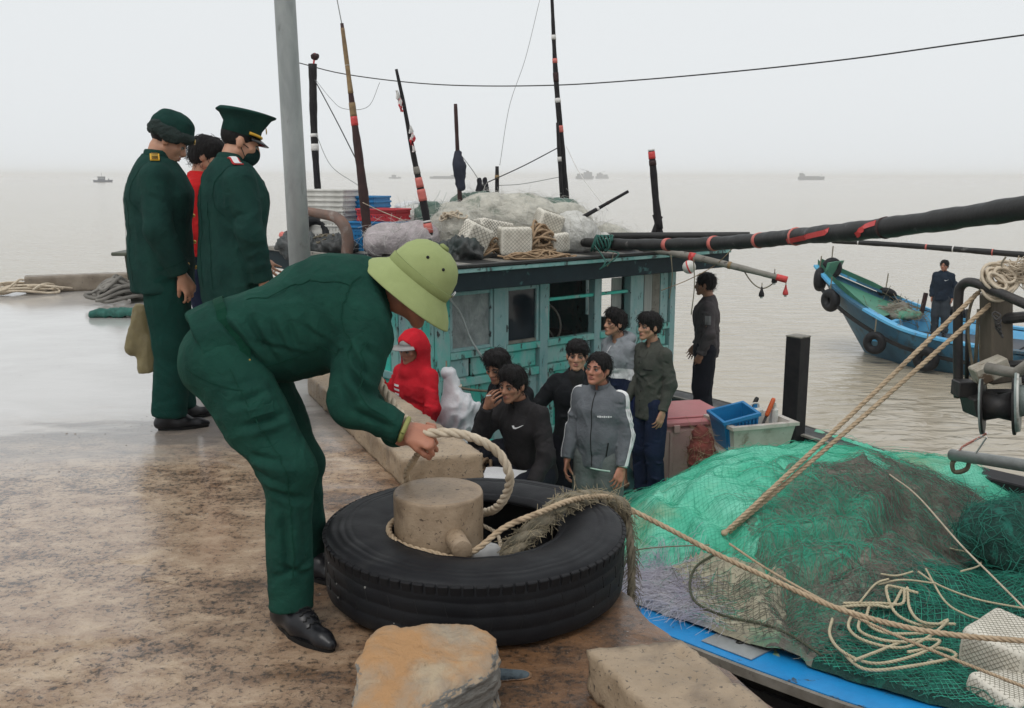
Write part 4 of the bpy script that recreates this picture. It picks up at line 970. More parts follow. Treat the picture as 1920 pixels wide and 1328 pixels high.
tyre = empty('truck_tyre', 'large black truck tyre lying flat around the concrete bollard', 'tyre', TC)
RO, RI, TW = .515, .285, .27
prof = [(RI, .045), (RI-.004, .03), (RI+.01, .012), (RI+.05, .006), (.40, .0), (.455, .004), (.490, .012), (.504, .022)]
for a, d in ((.03, 0), (.078, 0), (.081, 1), (.089, 1), (.092, 0), (.130, 0), (.133, 1), (.141, 1), (.144, 0), (.182, 0), (.185, 1), (.193, 1), (.196, 0), (.242, 0)): prof.append((RO-.0012*d-.004*abs((a-.136)/.11)**3, a))
prof += [(.505, .250), (.496, .259), (.482, .2635), (.470, .2625), (.466, .2655), (.452, .268), (.449, .2655), (.444, .268), (.428, .272), (.425, .270), (.420, .272), (.40, .274), (.37, .272), (.34, .266), (.318, .258), (.312, .255), (.308, .257), (.298, .252), (.289, .243), (RI, .232)]
prof += [(RI+.012, .222), (.36, .236), (.45, .215), (.47, .135), (.45, .055), (.36, .034), (RI+.014, .046)]
g = Geo().lathe(prof, 144, close=True); V = np.array(g.V)
an = np.arctan2(V[:, 1], V[:, 0]); r = np.hypot(V[:, 0], V[:, 1])
V[:, 2] *= .86; V[:, 2] += .004*np.sin(an*2+.5)*(r > .3) + .0012*np.sin(an*17); V[:, 2] = np.maximum(V[:, 2], 0.002)
casing = mesh_from('casing', V, g.F, RUBBER, tyre)
TRD = mat('worn_tread', (.009, .009, .010), (.014, .014, .016), spec=.2, rough=.6, scale=14, bump=.3, bscale=90, bdist=.003)
g = Geo(); g.box((-.0165, -.006, 0), (.0165, .0095, .036), None, .003)
lug = None
for i in range(84):
    a = 2*math.pi*i/84
    if lug is None: lug = g.build('shoulder_lug', TRD, tyre); o = lug
    else: o = lug.copy(); COL.objects.link(o)
    o.location = ((RO-.012)*math.cos(a), (RO-.012)*math.sin(a), .180); o.rotation_euler = (R_(-14), 0, a-math.pi/2)
g = Geo(); g.box((-.0011, -.003, -.022), (.0011, .0016, .022)); slit = None
for i in range(70):
    a = 2*math.pi*i/70
    if slit is None: slit = g.build('tread_slit', BLACKM, tyre); o = slit
    else: o = slit.copy(); COL.objects.link(o)
    rr = RO-.0008; o.location = (rr*math.cos(a), rr*math.sin(a), .090+.046*(i % 2)); o.rotation_euler = (0, .25*(1 if i % 2 else -1), a-math.pi/2)
g = Geo(); st = None
for i in range(8):
    a = random.uniform(R_(195), R_(345)); z = random.choice((.072, .116, .160))+random.uniform(-.003, .003)
    if st is None: st = Geo().ball((0, 0, 0), .0035, 3).build('trapped_pebble', mat('pebble', (.26, .25, .23), bump=0), tyre); o = st
    else: o = st.copy(); COL.objects.link(o)
    o.location = ((RO-.002)*math.cos(a), (RO-.002)*math.sin(a), z); s = random.uniform(.7, 1.4); o.scale = (s, s, s)
g = Geo(); g.tube(catmull([(-.30, .27, .236), (-.26, .295, .236), (-.235, .27, .236), (-.20, .285, .236), (-.18, .26, .236)], 6), .0025, 5); g.build('cut_mark', BLACKM, tyre)

# the hawser: round the bollard's front, over its stub, across the tyre and out to the boat's bow
def onb(deg, z, r=.168): a = R_(deg); return BC+Vector((math.cos(a)*r, math.sin(a)*r, z))
stub = BC+p0+pd*.07
def bowpt(px, py, d): return D(px, py, d)
haw = [onb(100, .24), onb(135, .235), onb(168, .23), onb(195, .225), onb(222, .218), onb(248, .212), onb(268, .205, .170), stub+Vector((-.01, -.015, -.043)), stub+Vector((.06, .015, -.025)),
       D(945, 990, 2.98), D(1010, 962, 3.06), D(1080, 936, 3.22), D(1140, 932, 3.42), D(1172, 950, 3.55)]
tail = [D(1172, 950, 3.55), D(1260, 995, 3.52), D(1350, 1042, 3.48), D(1450, 1088, 3.42), D(1560, 1137, 3.34), D(1680, 1172, 3.25), D(1800, 1192, 3.15), D(1990, 1207, 3.0)]
full = haw[:-1] + tail
hr = empty('mooring_hawser', 'tan laid mooring rope from the bollard stub across the tyre to the boat', 'rope', BC)
rope_geo(catmull(full, 10), .0105, step=.009).build('laid_strands', ROPE, hr, world=True, smooth=True)
# the bight in the man's hands: comes up from the boat, through his fists, loops out and back behind the bollard
lr = empty('loop_rope', 'thick pale rope held in the bending man\'s fists and looped over the bollard', 'rope', BC)
hand = D(785, 812, 2.94)
loop1 = [D(700, 668, 3.25), D(712, 715, 3.15), D(738, 760, 3.05), D(765, 793, 2.96), hand, D(815, 812, 2.93), D(850, 812, 2.93), D(895, 824, 2.95), D(935, 850, 2.98), D(955, 890, 3.0), D(950, 925, 3.06), D(930, 953, 3.14), D(905, 962, 3.24), onb(70, .20), onb(110, .19), onb(150, .19)]
rope_geo(catmull(loop1, 9), .0155, step=.012).build('laid_strands', ROPEP, lr, world=True, smooth=True)
tail2 = [D(770, 818, 2.96), D(792, 832, 3.0), D(778, 860, 3.10), D(762, 890, 3.2), onb(128, .30, .165), onb(110, .22, .168), onb(80, .17, .168)]
rope_geo(catmull(tail2, 9), .0115, step=.010).build('laid_strands', ROPE, lr, world=True, smooth=True)
# frayed chafing bundle inside the tyre, up and over its wall
fr = empty('frayed_rope', 'old frayed greenish rope bundle hanging over the tyre wall into its hole', 'rope', TC)
fp = catmull([D(935, 1052, 3.02), D(968, 1022, 3.02), D(995, 998, 3.06), D(1020, 972, 3.12), D(1050, 948, 3.2), D(1085, 936, 3.28), D(1125, 936, 3.42), D(1160, 946, 3.52), D(1172, 962, 3.56)], 8)
rope_geo(fp, .032, step=.014, pitch=.22).build('core', ROPED, fr, world=True, smooth=True)
lines = []; P, T, N, B = frames(resample(fp, .004))
for i in range(1500):
    j = rng.integers(0, len(P)); a = rng.uniform(0, 6.28); n = N[j]*math.cos(a)+B[j]*math.sin(a); p = P[j]+n*.022
    l = rng.uniform(.01, .034) if rng.random() < .92 else rng.uniform(.03, .06)
    t = T[j]*rng.choice((-1, 1))*.8; q = [p, p+(n*.45+t)*l*.5, p+(n*.55+t*1.3+rng.normal(0, .35, 3))*l+np.array([0, 0, -.25*l])]; lines.append(q)
fz = curve_obj('loose_fibre', lines, .0011, mat('fibre', (.40, .33, .22), (.2, .17, .11), rough=.9, scale=14, bump=0), fr); fz['kind'] = 'stuff'
# the same kind of chafe rope hanging down the outside of the tyre
hg = empty('hanging_frayed_rope', 'frayed rope end hanging down beside the tyre on the quay edge', 'rope', D(1180, 1080, 3.4))
hp = catmull([D(1172, 955, 3.6), D(1181, 1010, 3.52), D(1184, 1070, 3.46), D(1182, 1130, 3.42), D(1176, 1170, 3.40)], 8)
rope_geo(hp, .016, step=.012, pitch=.16).build('core', ROPED, hg, world=True, smooth=True)
lines = []; P, T, N, B = frames(resample(hp, .004))
for i in range(350):
    j = rng.integers(0, len(P)); a = rng.uniform(0, 6.28); n = N[j]*math.cos(a)+B[j]*math.sin(a); p = P[j]+n*.012; l = rng.uniform(.015, .05)
    lines.append([p, p+n*l*.5-np.array([0, 0, l*.4]), p+n*l*.7+rng.normal(0, .2, 3)*l-np.array([0, 0, l])])
fz = curve_obj('loose_fibre', lines, .001, ROPED, hg); fz['kind'] = 'stuff'
# small rope bits and a rag inside the tyre hole
g = rope_geo(catmull([D(905, 985, 3.15), D(930, 1000, 3.12), D(938, 1022, 3.08), D(928, 1045, 3.05), D(915, 1050, 3.05)], 8), .007, step=.008)
t = g.build('rope_scrap', ROPEP, None, smooth=True); tag(t, 'short pale rope scrap curling inside the tyre hole by the bollard', 'rope')
S = SDF(np.array(D(915, 1035, 3.02))-.09, np.array(D(915, 1035, 3.02))+.09, .006); c = np.array(D(912, 1040, 3.02)); S.ell(c, (.05, .04, .03), .01)
P, Q = S.mesh(folds(2, .014, 14), 1); t = mesh_from('grey_rag', P, Q, mat('pale_rag', (.45, .45, .44), (.3, .3, .3), rough=.8), None); tag(t, 'crumpled pale grey rag beside the foot of the bollard', 'rag')

# rock
def rock():
    o = empty('rock', 'big flat ochre stone with grey broken side lying in front of the tyre', 'rock', Zp(790, 1290, 0))
    top = [(668, 1262), (676, 1216), (690, 1190), (720, 1178), (770, 1178), (800, 1176), (830, 1172), (880, 1176), (915, 1188), (932, 1212), (926, 1236), (900, 1252), (860, 1272), (800, 1300), (745, 1324), (700, 1330), (665, 1318)]
    zt = .165; V = []; poly = [Zp(a, b, zt) for a, b in top]; c = sum(poly, Vector())/len(poly)
    ring = resample(catmull(poly+[poly[0]], 4), .012)[:-1]; n = len(ring); lev = [(0.0, 0.004), (.35, .0), (.7, .003), (.86, -.003), (.95, -.010), (1.0, -.022), (1.03, -.045), (1.035, -.075), (1.02, -.105), (1.0, -.13), (.985, -.166)]
    F = []; V.append((c.x, c.y, zt+.004))
    for k, (s, dz) in enumerate(lev[1:]):
        for i in range(n):
            p = ring[i]; q = np.array((c.x, c.y, zt))*(1-s)+p*s; tilt = .022*(q[1]-c.y)/.2 - .03*max(0, (q[0]-c.x)/.22)*0
            under = 0.06*(k >= 6)*(k-5)/4 if p[1] < c.y else 0
            V.append((q[0], q[1]+under*.5, zt+dz+tilt*(s <= 1)))
    for i in range(n): F.append((0, 1+i, 1+(i+1) % n))
    for k in range(len(lev)-2):
        for i in range(n): a = 1+k*n; F.append((a+i, a+n+i, a+n+(i+1) % n, a+(i+1) % n))
    V = np.array(V)
    # subdivide by noise on the fly
    me = bpy.data.meshes.new('t'); me.from_pydata([tuple(v) for v in V], [], F); me.update(); t = bpy.data.objects.new('t', me); COL.objects.link(t)
    m = t.modifiers.new('s', 'SUBSURF'); m.levels = 2; m.render_levels = 2
    dg = bpy.context.evaluated_depsgraph_get(); me2 = bpy.data.meshes.new_from_object(t.evaluated_get(dg)); bpy.data.objects.remove(t)
    Fs0 = [tuple(p.vertices) for p in me2.polygons]; W = np.empty(len(me2.vertices)*3); me2.vertices.foreach_get('co', W); W = W.reshape(-1, 3); N = np.empty_like(W).ravel(); me2.vertex_normals.foreach_get('vector', N); N = N.reshape(-1, 3)
    top_i = int(np.argmax(W[:, 2])); flip = N[top_i, 2] < 0
    if flip: N = -N
    side = np.clip(1.2-np.abs(N[:, 2])*1.4, 0, 1)
    d = fbm(W*9, 4)*.010 + fbm(W*30, 8)*.004 + side*(fbm(W*np.array([12, 12, 60]), 14)*.011)
    W = W+N*d[:, None]; W[:, 2] = np.maximum(W[:, 2], -.004)
    Fs = [f[::-1] for f in Fs0] if flip else Fs0; b = mesh_from('stone_body', W, Fs, STONE, o, world=True)
    b.data.materials.append(STONEG)
    for p in b.data.polygons:
        z = W[list(p.vertices), 2].mean(); nn = p.normal
        if nn.z < .62 and z < zt-.014+.012*math.sin(p.center.x*40): p.material_index = 1
rock()
# drain hole with standing water
dh = empty('drain_hole', 'small oval drain hole holding bluish water between rock and kerb block', 'drain hole', Zp(950, 1267, .0))
ring = [Zp(950+45*math.cos(t), 1267+13*math.sin(t)*(1-.35*math.cos(t))+2*math.sin(3*t), .0) for t in [2*math.pi*i/36 for i in range(36)]]
c = sum(ring, Vector())/36
g = Geo(); rr = [(1.06, .003), (1.0, .005), (.94, .0035)]; V = [c+(p-c)*s+Vector((0, 0, z)) for s, z in rr for p in ring]
g.add(V, [(k*36+i, k*36+(i+1) % 36, (k+1)*36+(i+1) % 36, (k+1)*36+i) for k in range(2) for i in range(36)]); g.build('worn_rim', WETC, dh, world=True, smooth=True)
g = Geo(); g.add([c+(p-c)*.95+Vector((0, 0, .004)) for p in ring], [tuple(range(36))]); g.build('standing_water', mat('drain_water', (.10, .125, .14), (.02, .025, .03), rough=.04, scale=11, lo=.4, hi=.6, bump=0), dh, world=True)

# steel pole
GALV = mat('galvanised_steel', (.36, .38, .37), (.26, .28, .275), rough=.5, scale=7, bump=.15, bscale=60, bdist=.003, metal=.35, stretch=(1, 1, .35), c3=(.20, .21, .20), scale3=11, lo3=.6, hi3=.7)
pb = D(566, 480, 7.15); pb.z = 0; ptop = D(534, 0, 7.12)
pole = empty('lamp_pole', 'grey galvanised steel pole rising out of the frame behind the officers', 'pole', pb)
dv = nz(ptop-pb); g = Geo(); g.tube([pb, pb+dv*1.5, pb+dv*3.6, pb+dv*7], [.083, .078, .072, .062], 28); g.build('shaft', GALV, pole, world=True, smooth=True)
Geo().box((-.16, -.16, 0), (.16, .16, .018), None, .004).build('base_plate', GALV, pole)
for sx in (-1, 1):
    for sy in (-1, 1): Geo().lathe([(0, .045), (.014, .045), (.016, .04), (.016, .018), (0, .018)], 6, Matrix.Translation((sx*.125, sy*.125, 0))).build('anchor_bolt', GALV, pole)
# overhead cable
cab = resample(catmull([D(560, 118, 16), D(640, 138, 15.5), D(760, 154, 15), D(880, 161, 14.2), D(1040, 160, 13.3), D(1200, 150, 12.4), D(1400, 132, 11.4), D(1600, 110, 10.6), D(1780, 85, 10), D(1990, 56, 9.3), D(2200, 25, 8.8)], 8), .2)
CABLE = mat('black_cable', (.02, .02, .022), rough=.6, bump=0)
t = Geo().tube(cab, .008, 6).build('overhead_cable', CABLE, None, smooth=True); tag(t, 'thin dark cable sagging across the sky above the boats', 'cable')

# ropes, bundle, bin and green net at the far end of the quay
def tangle(name, label, c, rx, ry, h, r, m, n, seed, cat='rope', step=.03, wob=0, parent=None, strands=False):
    rg = np.random.default_rng(seed); o = empty(name, label, cat, c)
    g = Geo()
    for i in range(n):
        a0 = rg.uniform(0, 6.28); tt = np.linspace(0, rg.uniform(2.5, 7), 26); ph = rg.uniform(0, 6.28, 4); k = rg.uniform(.35, 1.0)
        x = rx*k*np.cos(tt+a0)+rx*.25*np.sin(tt*2.1+ph[0]); y = ry*k*np.sin(tt*1.15+a0+ph[1]*.2)+ry*.25*np.cos(tt*1.7+ph[2])
        rr = np.clip(np.hypot(x/rx, y/ry), 0, 1.2); z = h*rg.uniform(.1, 1)*(1-.6*rr)+.02*np.sin(tt*3+ph[3])+r
        g.tube(catmull(np.stack([x, y, np.maximum(z, r)], 1), 3), r, 5)
    b = g.build('coil', m, o, smooth=True); return o
tangle('rope_heap', 'pale rope heap lying at the left end of the far kerb', D(38, 552, 11.4)*1, .45, .3, .14, .013, ROPEP, 12, 1).location.z = 0.01
tangle('rope_heap', 'grey old rope bundle piled beside the fur-capped man\'s raincoat', D(222, 560, 10.6), .25, .22, .30, .022, mat('grey_rope', (.24, .225, .2), (.15, .14, .125), rough=.9), 14, 2).location.z = .01
S = SDF((-.36, -.2, 0), (.4, .2, .14), .014); S.cone((-.28, 0, .03), (.3, .03, .035), .045, .06, .03); S.cone((-.1, .05, .02), (.35, -.03, .03), .05, .05, .03); P, Q = S.mesh(folds(4, .02, 9), 1)
o = mesh_from('rolled_net', P, Q, ROPEG, None); o.location = D(228, 580, 9.5); o.location.z = 0.0; tag(o, 'short roll of green netting on the wet quay behind the raincoat', 'net')
bn = empty('bait_bin', 'dark olive plastic bin standing at the quay end behind the raincoat', 'bin', D(281, 560, 10.9)); bn.location.z = 0
g = Geo(); g.lathe([(.17, 0), (.20, .42), (.205, .43), (.195, .43), (.165, .02), (0, .02)], 4, Matrix.Rotation(R_(45), 4, 'Z') @ Matrix.Scale(1.3, 4)); g.build('tub', mat('olive_plastic', (.07, .075, .05), rough=.5), bn); Geo().box((-.29, -.29, .52), (.29, .29, .56), None, .01).build('rim', mat('olive_plastic', (.07, .075, .05)), bn)
# ---------------------------------------------------------------- the teal fishing boat alongside
BO = Vector((-.62, 8.0, 0)); BA = nz(Vector((.643, -.766, 0))); BP = Vector((.766, .643, 0)); DECK = -1.42
def B(u, v, z): return BO + BA*u + BP*v + Vector((0, 0, z))
BM = axes(BO, BA, BP, (0, 0, 1))
boat = empty('fishing_boat', 'teal fishing boat with peeling wheelhouse and blue gunwale moored at the quay', 'boat', B(1, 1.2, WATER))
boat.rotation_euler = (0, 0, math.atan2(BA.y, BA.x))
TEAL = mat('peeling_teal', (.10, .50, .43), (.28, .49, .46), rough=.62, scale=5, lo=.42, hi=.58, bump=.5, bscale=40, bdist=.004, c3=(.045, .05, .045), scale3=14, lo3=.565, hi3=.63, rough3=.9, stretch=(1, 1, .45), c4=(.42, .50, .48), scale4=7, lo4=.575, hi4=.70)
TEALB = mat('fresh_teal', (.035, .60, .47), (.12, .52, .44), rough=.55, scale=6, bump=.4, bscale=40, bdist=.004, c3=(.09, .10, .085), scale3=15, lo3=.585, hi3=.63, stretch=(1, 1, .5), c4=(.36, .50, .46), scale4=8, lo4=.58, hi4=.68)
GREYT = mat('faded_teal_frame', (.34, .48, .48), (.20, .40, .40), rough=.6, scale=7, bump=.4, bscale=50, bdist=.003, c3=(.04, .05, .05), scale3=18, lo3=.60, hi3=.65, c4=(.45, .52, .51), scale4=6, lo4=.56, hi4=.68, stretch=(1, 1, .5))
BLUE = mat('gunwale_blue', (.012, .29, .68), (.014, .23, .56), rough=.38, scale=5, bump=.4, bscale=36, bdist=.005, c3=(.05, .07, .09), scale3=9, lo3=.60, hi3=.66, stretch=(1, 1, 1), rough2=.5)
HULLD = mat('tarred_hull', (.008, .009, .010), (.018, .017, .016), spec=.2, rough=.6, scale=6, bump=.5, bscale=24, bdist=.01)
WOODG = mat('weathered_wood', (.25, .235, .205), (.17, .155, .13), rough=.75, scale=9, bump=.6, bscale=40, bdist=.005, stretch=(1, 1, 1), c3=(.08, .07, .06), scale3=14, lo3=.6, hi3=.68)
DARKW = mat('dark_timber', (.032, .032, .031), (.018, .018, .018), spec=.25, rough=.6, scale=8, bump=.5, bscale=40, bdist=.005, c3=(.11, .105, .1), scale3=10, lo3=.62, hi3=.7, rough2=.4)
FASC = mat('fascia_slate', (.013, .026, .032), (.010, .019, .024), spec=.2, rough=.6, scale=7, bump=.4, bscale=40, bdist=.004, c3=(.05, .12, .12), scale3=8, lo3=.62, hi3=.68)
GLASSD = mat('dark_window_glass', (.012, .018, .024), (.018, .026, .033), rough=.08, scale=3, bump=.05, bscale=8, bdist=.01)
SHEET = mat('plastic_window_sheet', (.34, .36, .355), (.17, .19, .19), rough=.28, scale=9, bump=.9, bscale=9, bdist=.03, stretch=(1, 1, .7))
DECKM = mat('wet_deck', (.035, .12, .125), (.025, .07, .075), rough=.35, scale=5, bump=.4, bscale=30, bdist=.006, c3=(.12, .11, .10), scale3=7, lo3=.6, hi3=.68)

# sheer lines (u, v, z): near side and far side
near = catmull([(-3.6, .35, -.95), (-3.0, -.12, -.97), (-2.0, -.45, -1.02), (-1.0, -.72, -1.06), (0, -.95, -1.10), (1.5, -1.06, -1.12), (3.05, -.88, -1.10), (4.0, -.85, -1.05), (4.7, -.80, -.99), (5.6, -.58, -.88), (6.6, -.1, -.66)], 8)
far = catmull([(-3.6, 3.0, -.95), (-3.0, 3.4, -1.0), (-2.0, 3.75, -1.08), (-1.0, 3.9, -1.12), (0, 3.95, -1.15), (1.5, 3.75, -1.18), (3.05, 3.35, -1.16), (4.0, 2.95, -1.10), (4.7, 2.6, -1.02), (5.6, 2.1, -.88), (6.6, 1.5, -.62)], 8)
near = [B(*p) for p in near]; far = [B(*p) for p in far]; n = len(near)
g = Geo(); V = []
for i in range(n):
    a, b = near[i], far[i]; c = (a+b)/2; w = (b-a)
    for s, z in ((0, 0), (.02, -.25), (.05, -.7), (.10, -1.1), (.22, -1.7), (.5, -2.1), (.78, -1.7), (.90, -1.1), (.95, -.7), (.98, -.25), (1, 0)):
        V.append(a+w*s+Vector((0, 0, z)))
m_ = 11
g.add(V, [(i*m_+j, (i+1)*m_+j, (i+1)*m_+j+1, i*m_+j+1) for i in range(n-1) for j in range(m_-1)] + [tuple(range(m_)), tuple((n-1)*m_+j for j in range(m_-1, -1, -1))])
g.build('hull', HULLD, boat, world=True, smooth=True)
# strakes along the near side
for k, dz in enumerate((-.12, -.30, -.50)):
    q = []
    for i in range(n): w = (far[i]-near[i]); q.append(near[i]-w.normalized()*.012+w*(.008+.012*k)+Vector((0, 0, dz)))
    strip_on(q[20:], .05, [-(far[i]-near[i]).normalized() for i in range(n)][20:], .02).build('strake', HULLD, boat, world=True)
# gunwales: cap planks laid end to end, with a pale rubbing strip on the outer edge
def cap_plank(L, O, i0, i1, w, name, m, drop=0.0, t=.035):
    g = Geo(); V = []
    for i in range(i0, i1+1):
        d = (O[i]-L[i]).normalized(); p = L[i]
        V += [p-d*.03+Vector((0, 0, drop)), p+d*w+Vector((0, 0, drop)), p+d*w+Vector((0, 0, drop+t)), p-d*.03+Vector((0, 0, drop+t))]
    k = i1-i0; F = [(i*4+j, i*4+(j+1) % 4, i*4+4+(j+1) % 4, i*4+4+j) for i in range(k) for j in range(4)]+[(3, 2, 1, 0), (k*4, k*4+1, k*4+2, k*4+3)]
    g.add(V, F); return g.build(name, m, boat, world=True)
seams = [0, 14, 28, 42, 53, 66, 79]
for a, b in zip(seams[:-1], seams[1:]):
    cap_plank(near, far, a, b, .25, 'gunwale_plank', BLUE); cap_plank(far, near, a, b, .22, 'gunwale_plank', DARKW)
for L, O in ((near, far), (far, near)):
    q = [L[i]-(O[i]-L[i]).normalized()*.045+Vector((0, 0, .012)) for i in range(n)]
    strip_on(q, .05, [-(O[i]-L[i]).normalized() for i in range(n)], .025).build('rubbing_strip', WOODG, boat, world=True)
    q = [L[i]+(O[i]-L[i]).normalized()*.275+Vector((0, 0, .03)) for i in range(n)]
    strip_on(q, .05, (0, 0, 1), .02).build('inner_rail', WOODG, boat, world=True)
# inner bulwark and deck
g = Geo(); V = []
for i in range(n):
    a, b = near[i], far[i]; d = (b-a).normalized()
    for p in (a+d*.2+Vector((0, 0, 0)), Vector((a.x+d.x*.25, a.y+d.y*.25, DECK)), Vector((b.x-d.x*.25, b.y-d.y*.25, DECK)), b-d*.2): V.append(p)
g.add(V, [(i*4+j, i*4+j+1, i*4+5+j, i*4+4+j) for i in range(n-1) for j in (0, 1, 2)]); g.build('deck', DECKM, boat, world=True)
# metal plate on the gunwale
i = min(range(n), key=lambda i: (near[i]-D(1400, 1205, 4.75)).length)
pc = near[i]; d = (far[i]-near[i]).normalized(); tt = (near[i+1]-near[i]).normalized(); Mx = axes(pc+d*.15+Vector((0, 0, .037)), tt, d, nz(tt.cross(d)))
pl = Geo().box((-.16, -.12, 0), (.16, .13, .008), Mx, .002).build('metal_plate', mat('dull_zinc', (.42, .44, .45), (.34, .36, .37), rough=.45, metal=.4, scale=8, bump=.15), boat, world=True)
Geo().lathe([(0, .012), (.02, .012), (.022, .009), (.022, .006), (0, .006)], 12, Mx).build('bolt_head', DARKW, pl, world=True)

# ---- wheelhouse
WT, WB = .50, DECK; H0 = -2.6
cabin = []
def bx(name, m, u0, u1, v0, v1, z0, z1, parent=boat, bev=.004): return Geo().box((u0, v0, z0), (u1, v1, z1), BM, bev).build(name, m, parent, world=True)
VR = 3.0
posts = [(0, .10), (.58, .72), (1.12, 1.22), (1.82, 1.90), (2.32, 2.42), (2.92, 3.0)]
for a, b in posts: bx('wall_post', GREYT if a else TEAL, -.06, .03, a, b, WB, WT)
bays = [(.10, .58), (.72, 1.12), (1.22, 1.82), (1.90, 2.32), (2.42, 2.92)]
ZS, ZH = -.09, .43
for k, (a, b) in enumerate(bays):
    bx('sill_rail', TEAL, -.05, .035, a, b, ZS-.06, ZS); bx('head_rail', GREYT, -.05, .03, a, b, ZH, WT)
    bx('mid_rail', TEAL, -.05, .025, a, b, -.40, -.33); bx('low_rail', TEAL, -.05, .025, a, b, -1.0, -.93)
    # upper panel: bevelled field inside the rails
    w = b-a; npn = 2 if w > .45 else 1
    for q in range(npn):
        x0, x1 = a+w*q/npn+.012, a+w*(q+1)/npn-.012
        bx('panel', TEAL if (k+q) % 3 else GREYT, -.045, -.005, x0, x1, -.325, ZS-.068, bev=.012)
    nb = max(3, int(w/.115))
    for q in range(nb):
        x0, x1 = a+w*q/nb+.003, a+w*(q+1)/nb-.003
        bx('board', (TEALB, TEAL, TEAL, GREYT)[(q*2+k*3) % 4], -.045+.004*((q*7) % 3), -.012+.005*((q*5) % 3), x0, x1, -.928, -.402); bx('board', (TEAL, TEALB, TEAL)[(q+k) % 3], -.045, -.012+.004*((q*5) % 3), x0, x1, WB, -1.002)
def window(a, b, kind):
    f = bx('window_frame', GREYT, -.03, .02, a+.004, a+.034, ZS+.002, ZH-.002)
    for nm, (q0, q1, z0, z1) in dict(stile=(b-.034, b-.004, ZS+.002, ZH-.002), bottom_rail=(a+.036, b-.036, ZS+.002, ZS+.032), top_rail=(a+.036, b-.036, ZH-.034, ZH-.002)).items():
        bx(nm, WOODG if nm == 'bottom_rail' and kind == 'dark' else GREYT, -.03, .018, q0, q1, z0, z1, f)
    bx('pane', SHEET if kind == 'sheet' else GLASSD, -.012, -.006, a+.03, b-.03, ZS+.03, ZH-.03, f, 0)
    return f
window(*bays[0], 'sheet'); window(*bays[1], 'dark')
# third and fourth bays: open, dark inside; a teal sash bar across
f = bx('window_frame', TEAL, -.03, .02, 1.224, 1.245, ZS+.002, ZH-.002); bx('sash_bar', TEALB, -.02, .012, 1.25, 2.30, .265, .295, f)
f = bx('window_frame', GREYT, -.03, .02, 1.904, 1.925, ZS+.002, ZH-.002)
CURT = mat('pale_curtain', (.42, .43, .40), (.30, .32, .31), rough=.8, scale=12, bump=.6, bscale=14, bdist=.02, stretch=(1, 1, .1))
bx('curtain', CURT, -.09, -.075, 2.16, 2.30, ZS+.02, ZH-.02)
# fifth bay: grey vertical planks and a hung sheet
for q in range(4): bx('board', (GREYT, CURT, WOODG, GREYT)[q], -.04+.006*(q % 2), .0+.005*(q % 2), 2.425+q*.122, 2.542+q*.122, ZS+.004, ZH-.004)
# inside: floor, back wall, a lamp bracket glint
bx('bulkhead', DARKW, H0, H0+.04, .06, VR-.06, WB, WT); bx('wheel_console', DARKW, -.75, -.45, 1.2, 2.0, WB, -.15)
wh = Geo(); M2 = BM @ Matrix.Translation((-.38, 1.55, -.02)) @ Matrix.Rotation(R_(75), 4, 'Y')
wh.tube([M2 @ Vector((.2*math.cos(t), .2*math.sin(t), 0)) for t in [2*math.pi*i/24 for i in range(25)]], .012, 6)
for q in range(3): wh.tube([M2 @ Vector((0, 0, 0)), M2 @ Vector((.2*math.cos(q*2.1+.5), .2*math.sin(q*2.1+.5), 0))], .008, 5)
wh.build('steering_wheel', WOODG, boat, world=True, smooth=True)
# near side wall: vertical planks with a window towards the stern
npk = 21; pw = -H0/npk
for q in range(npk):
    u1 = -q*pw-.064 if q == 0 else -q*pw; u0 = -(q+1)*pw+.004
    bx('plank', (TEAL, TEAL, GREYT, TEALB, TEAL)[(q*3) % 5], u0, u1, -.01+.006*((q*5) % 3), .03, WB, WT)
bx('side_rail', GREYT, -2.6, -.07, -.035, -.012, -.42, -.35); bx('side_rail', GREYT, -2.6, -.07, -.035, -.012, WT-.08, WT-.002)
bx('far_wall', GREYT, H0, -.065, VR-.05, VR, WB, -.15); bx('far_wall', GREYT, H0+.082, -1.25, VR-.05, VR, -.148, WT); bx('far_wall', GREYT, -.617, -.062, VR-.045, VR, -.148, WT); bx('far_wall_post', GREYT, -.7, -.62, VR-.05, VR, -.148, WT); bx('far_wall_post', GREYT, H0, H0+.08, VR-.05, VR, -.148, WT)
# roof
bx('roof', DARKW, H0-.25, .36, -.32, VR+.36, .56, .645)
for q in range(24):
    v0 = -.34+q*(VR+.72)/24; bx('roof_plank', DARKW if q % 3 else WOODG, H0-.27, .385, v0, v0+(VR+.72)/24-.006, .647, .672)
bx('fascia', FASC, .365, .40, -.36, VR+.38, .485, .665); bx('fascia_trim', mat('pale_trim', (.30, .50, .48), (.12, .36, .34), rough=.5, scale=6, bump=.4, bscale=40, c3=(.05, .08, .08), scale3=9, lo3=.56, hi3=.62), .402, .425, -.36, VR+.38, .635, .668); bx('fascia', FASC, H0-.27, .362, -.36, -.325, .50, .665); bx('fascia', FASC, H0-.27, .362, VR+.362, VR+.395, .50, .665)
bx('ceiling_board', GREYT, .02, .36, .0, VR, .502, .555)
bx('roof_lip', DARKW, .37, .44, -.38, VR+.40, .675, .70); bx('roof_lip', WOODG, H0-.3, .36, -.40, -.35, .675, .71)

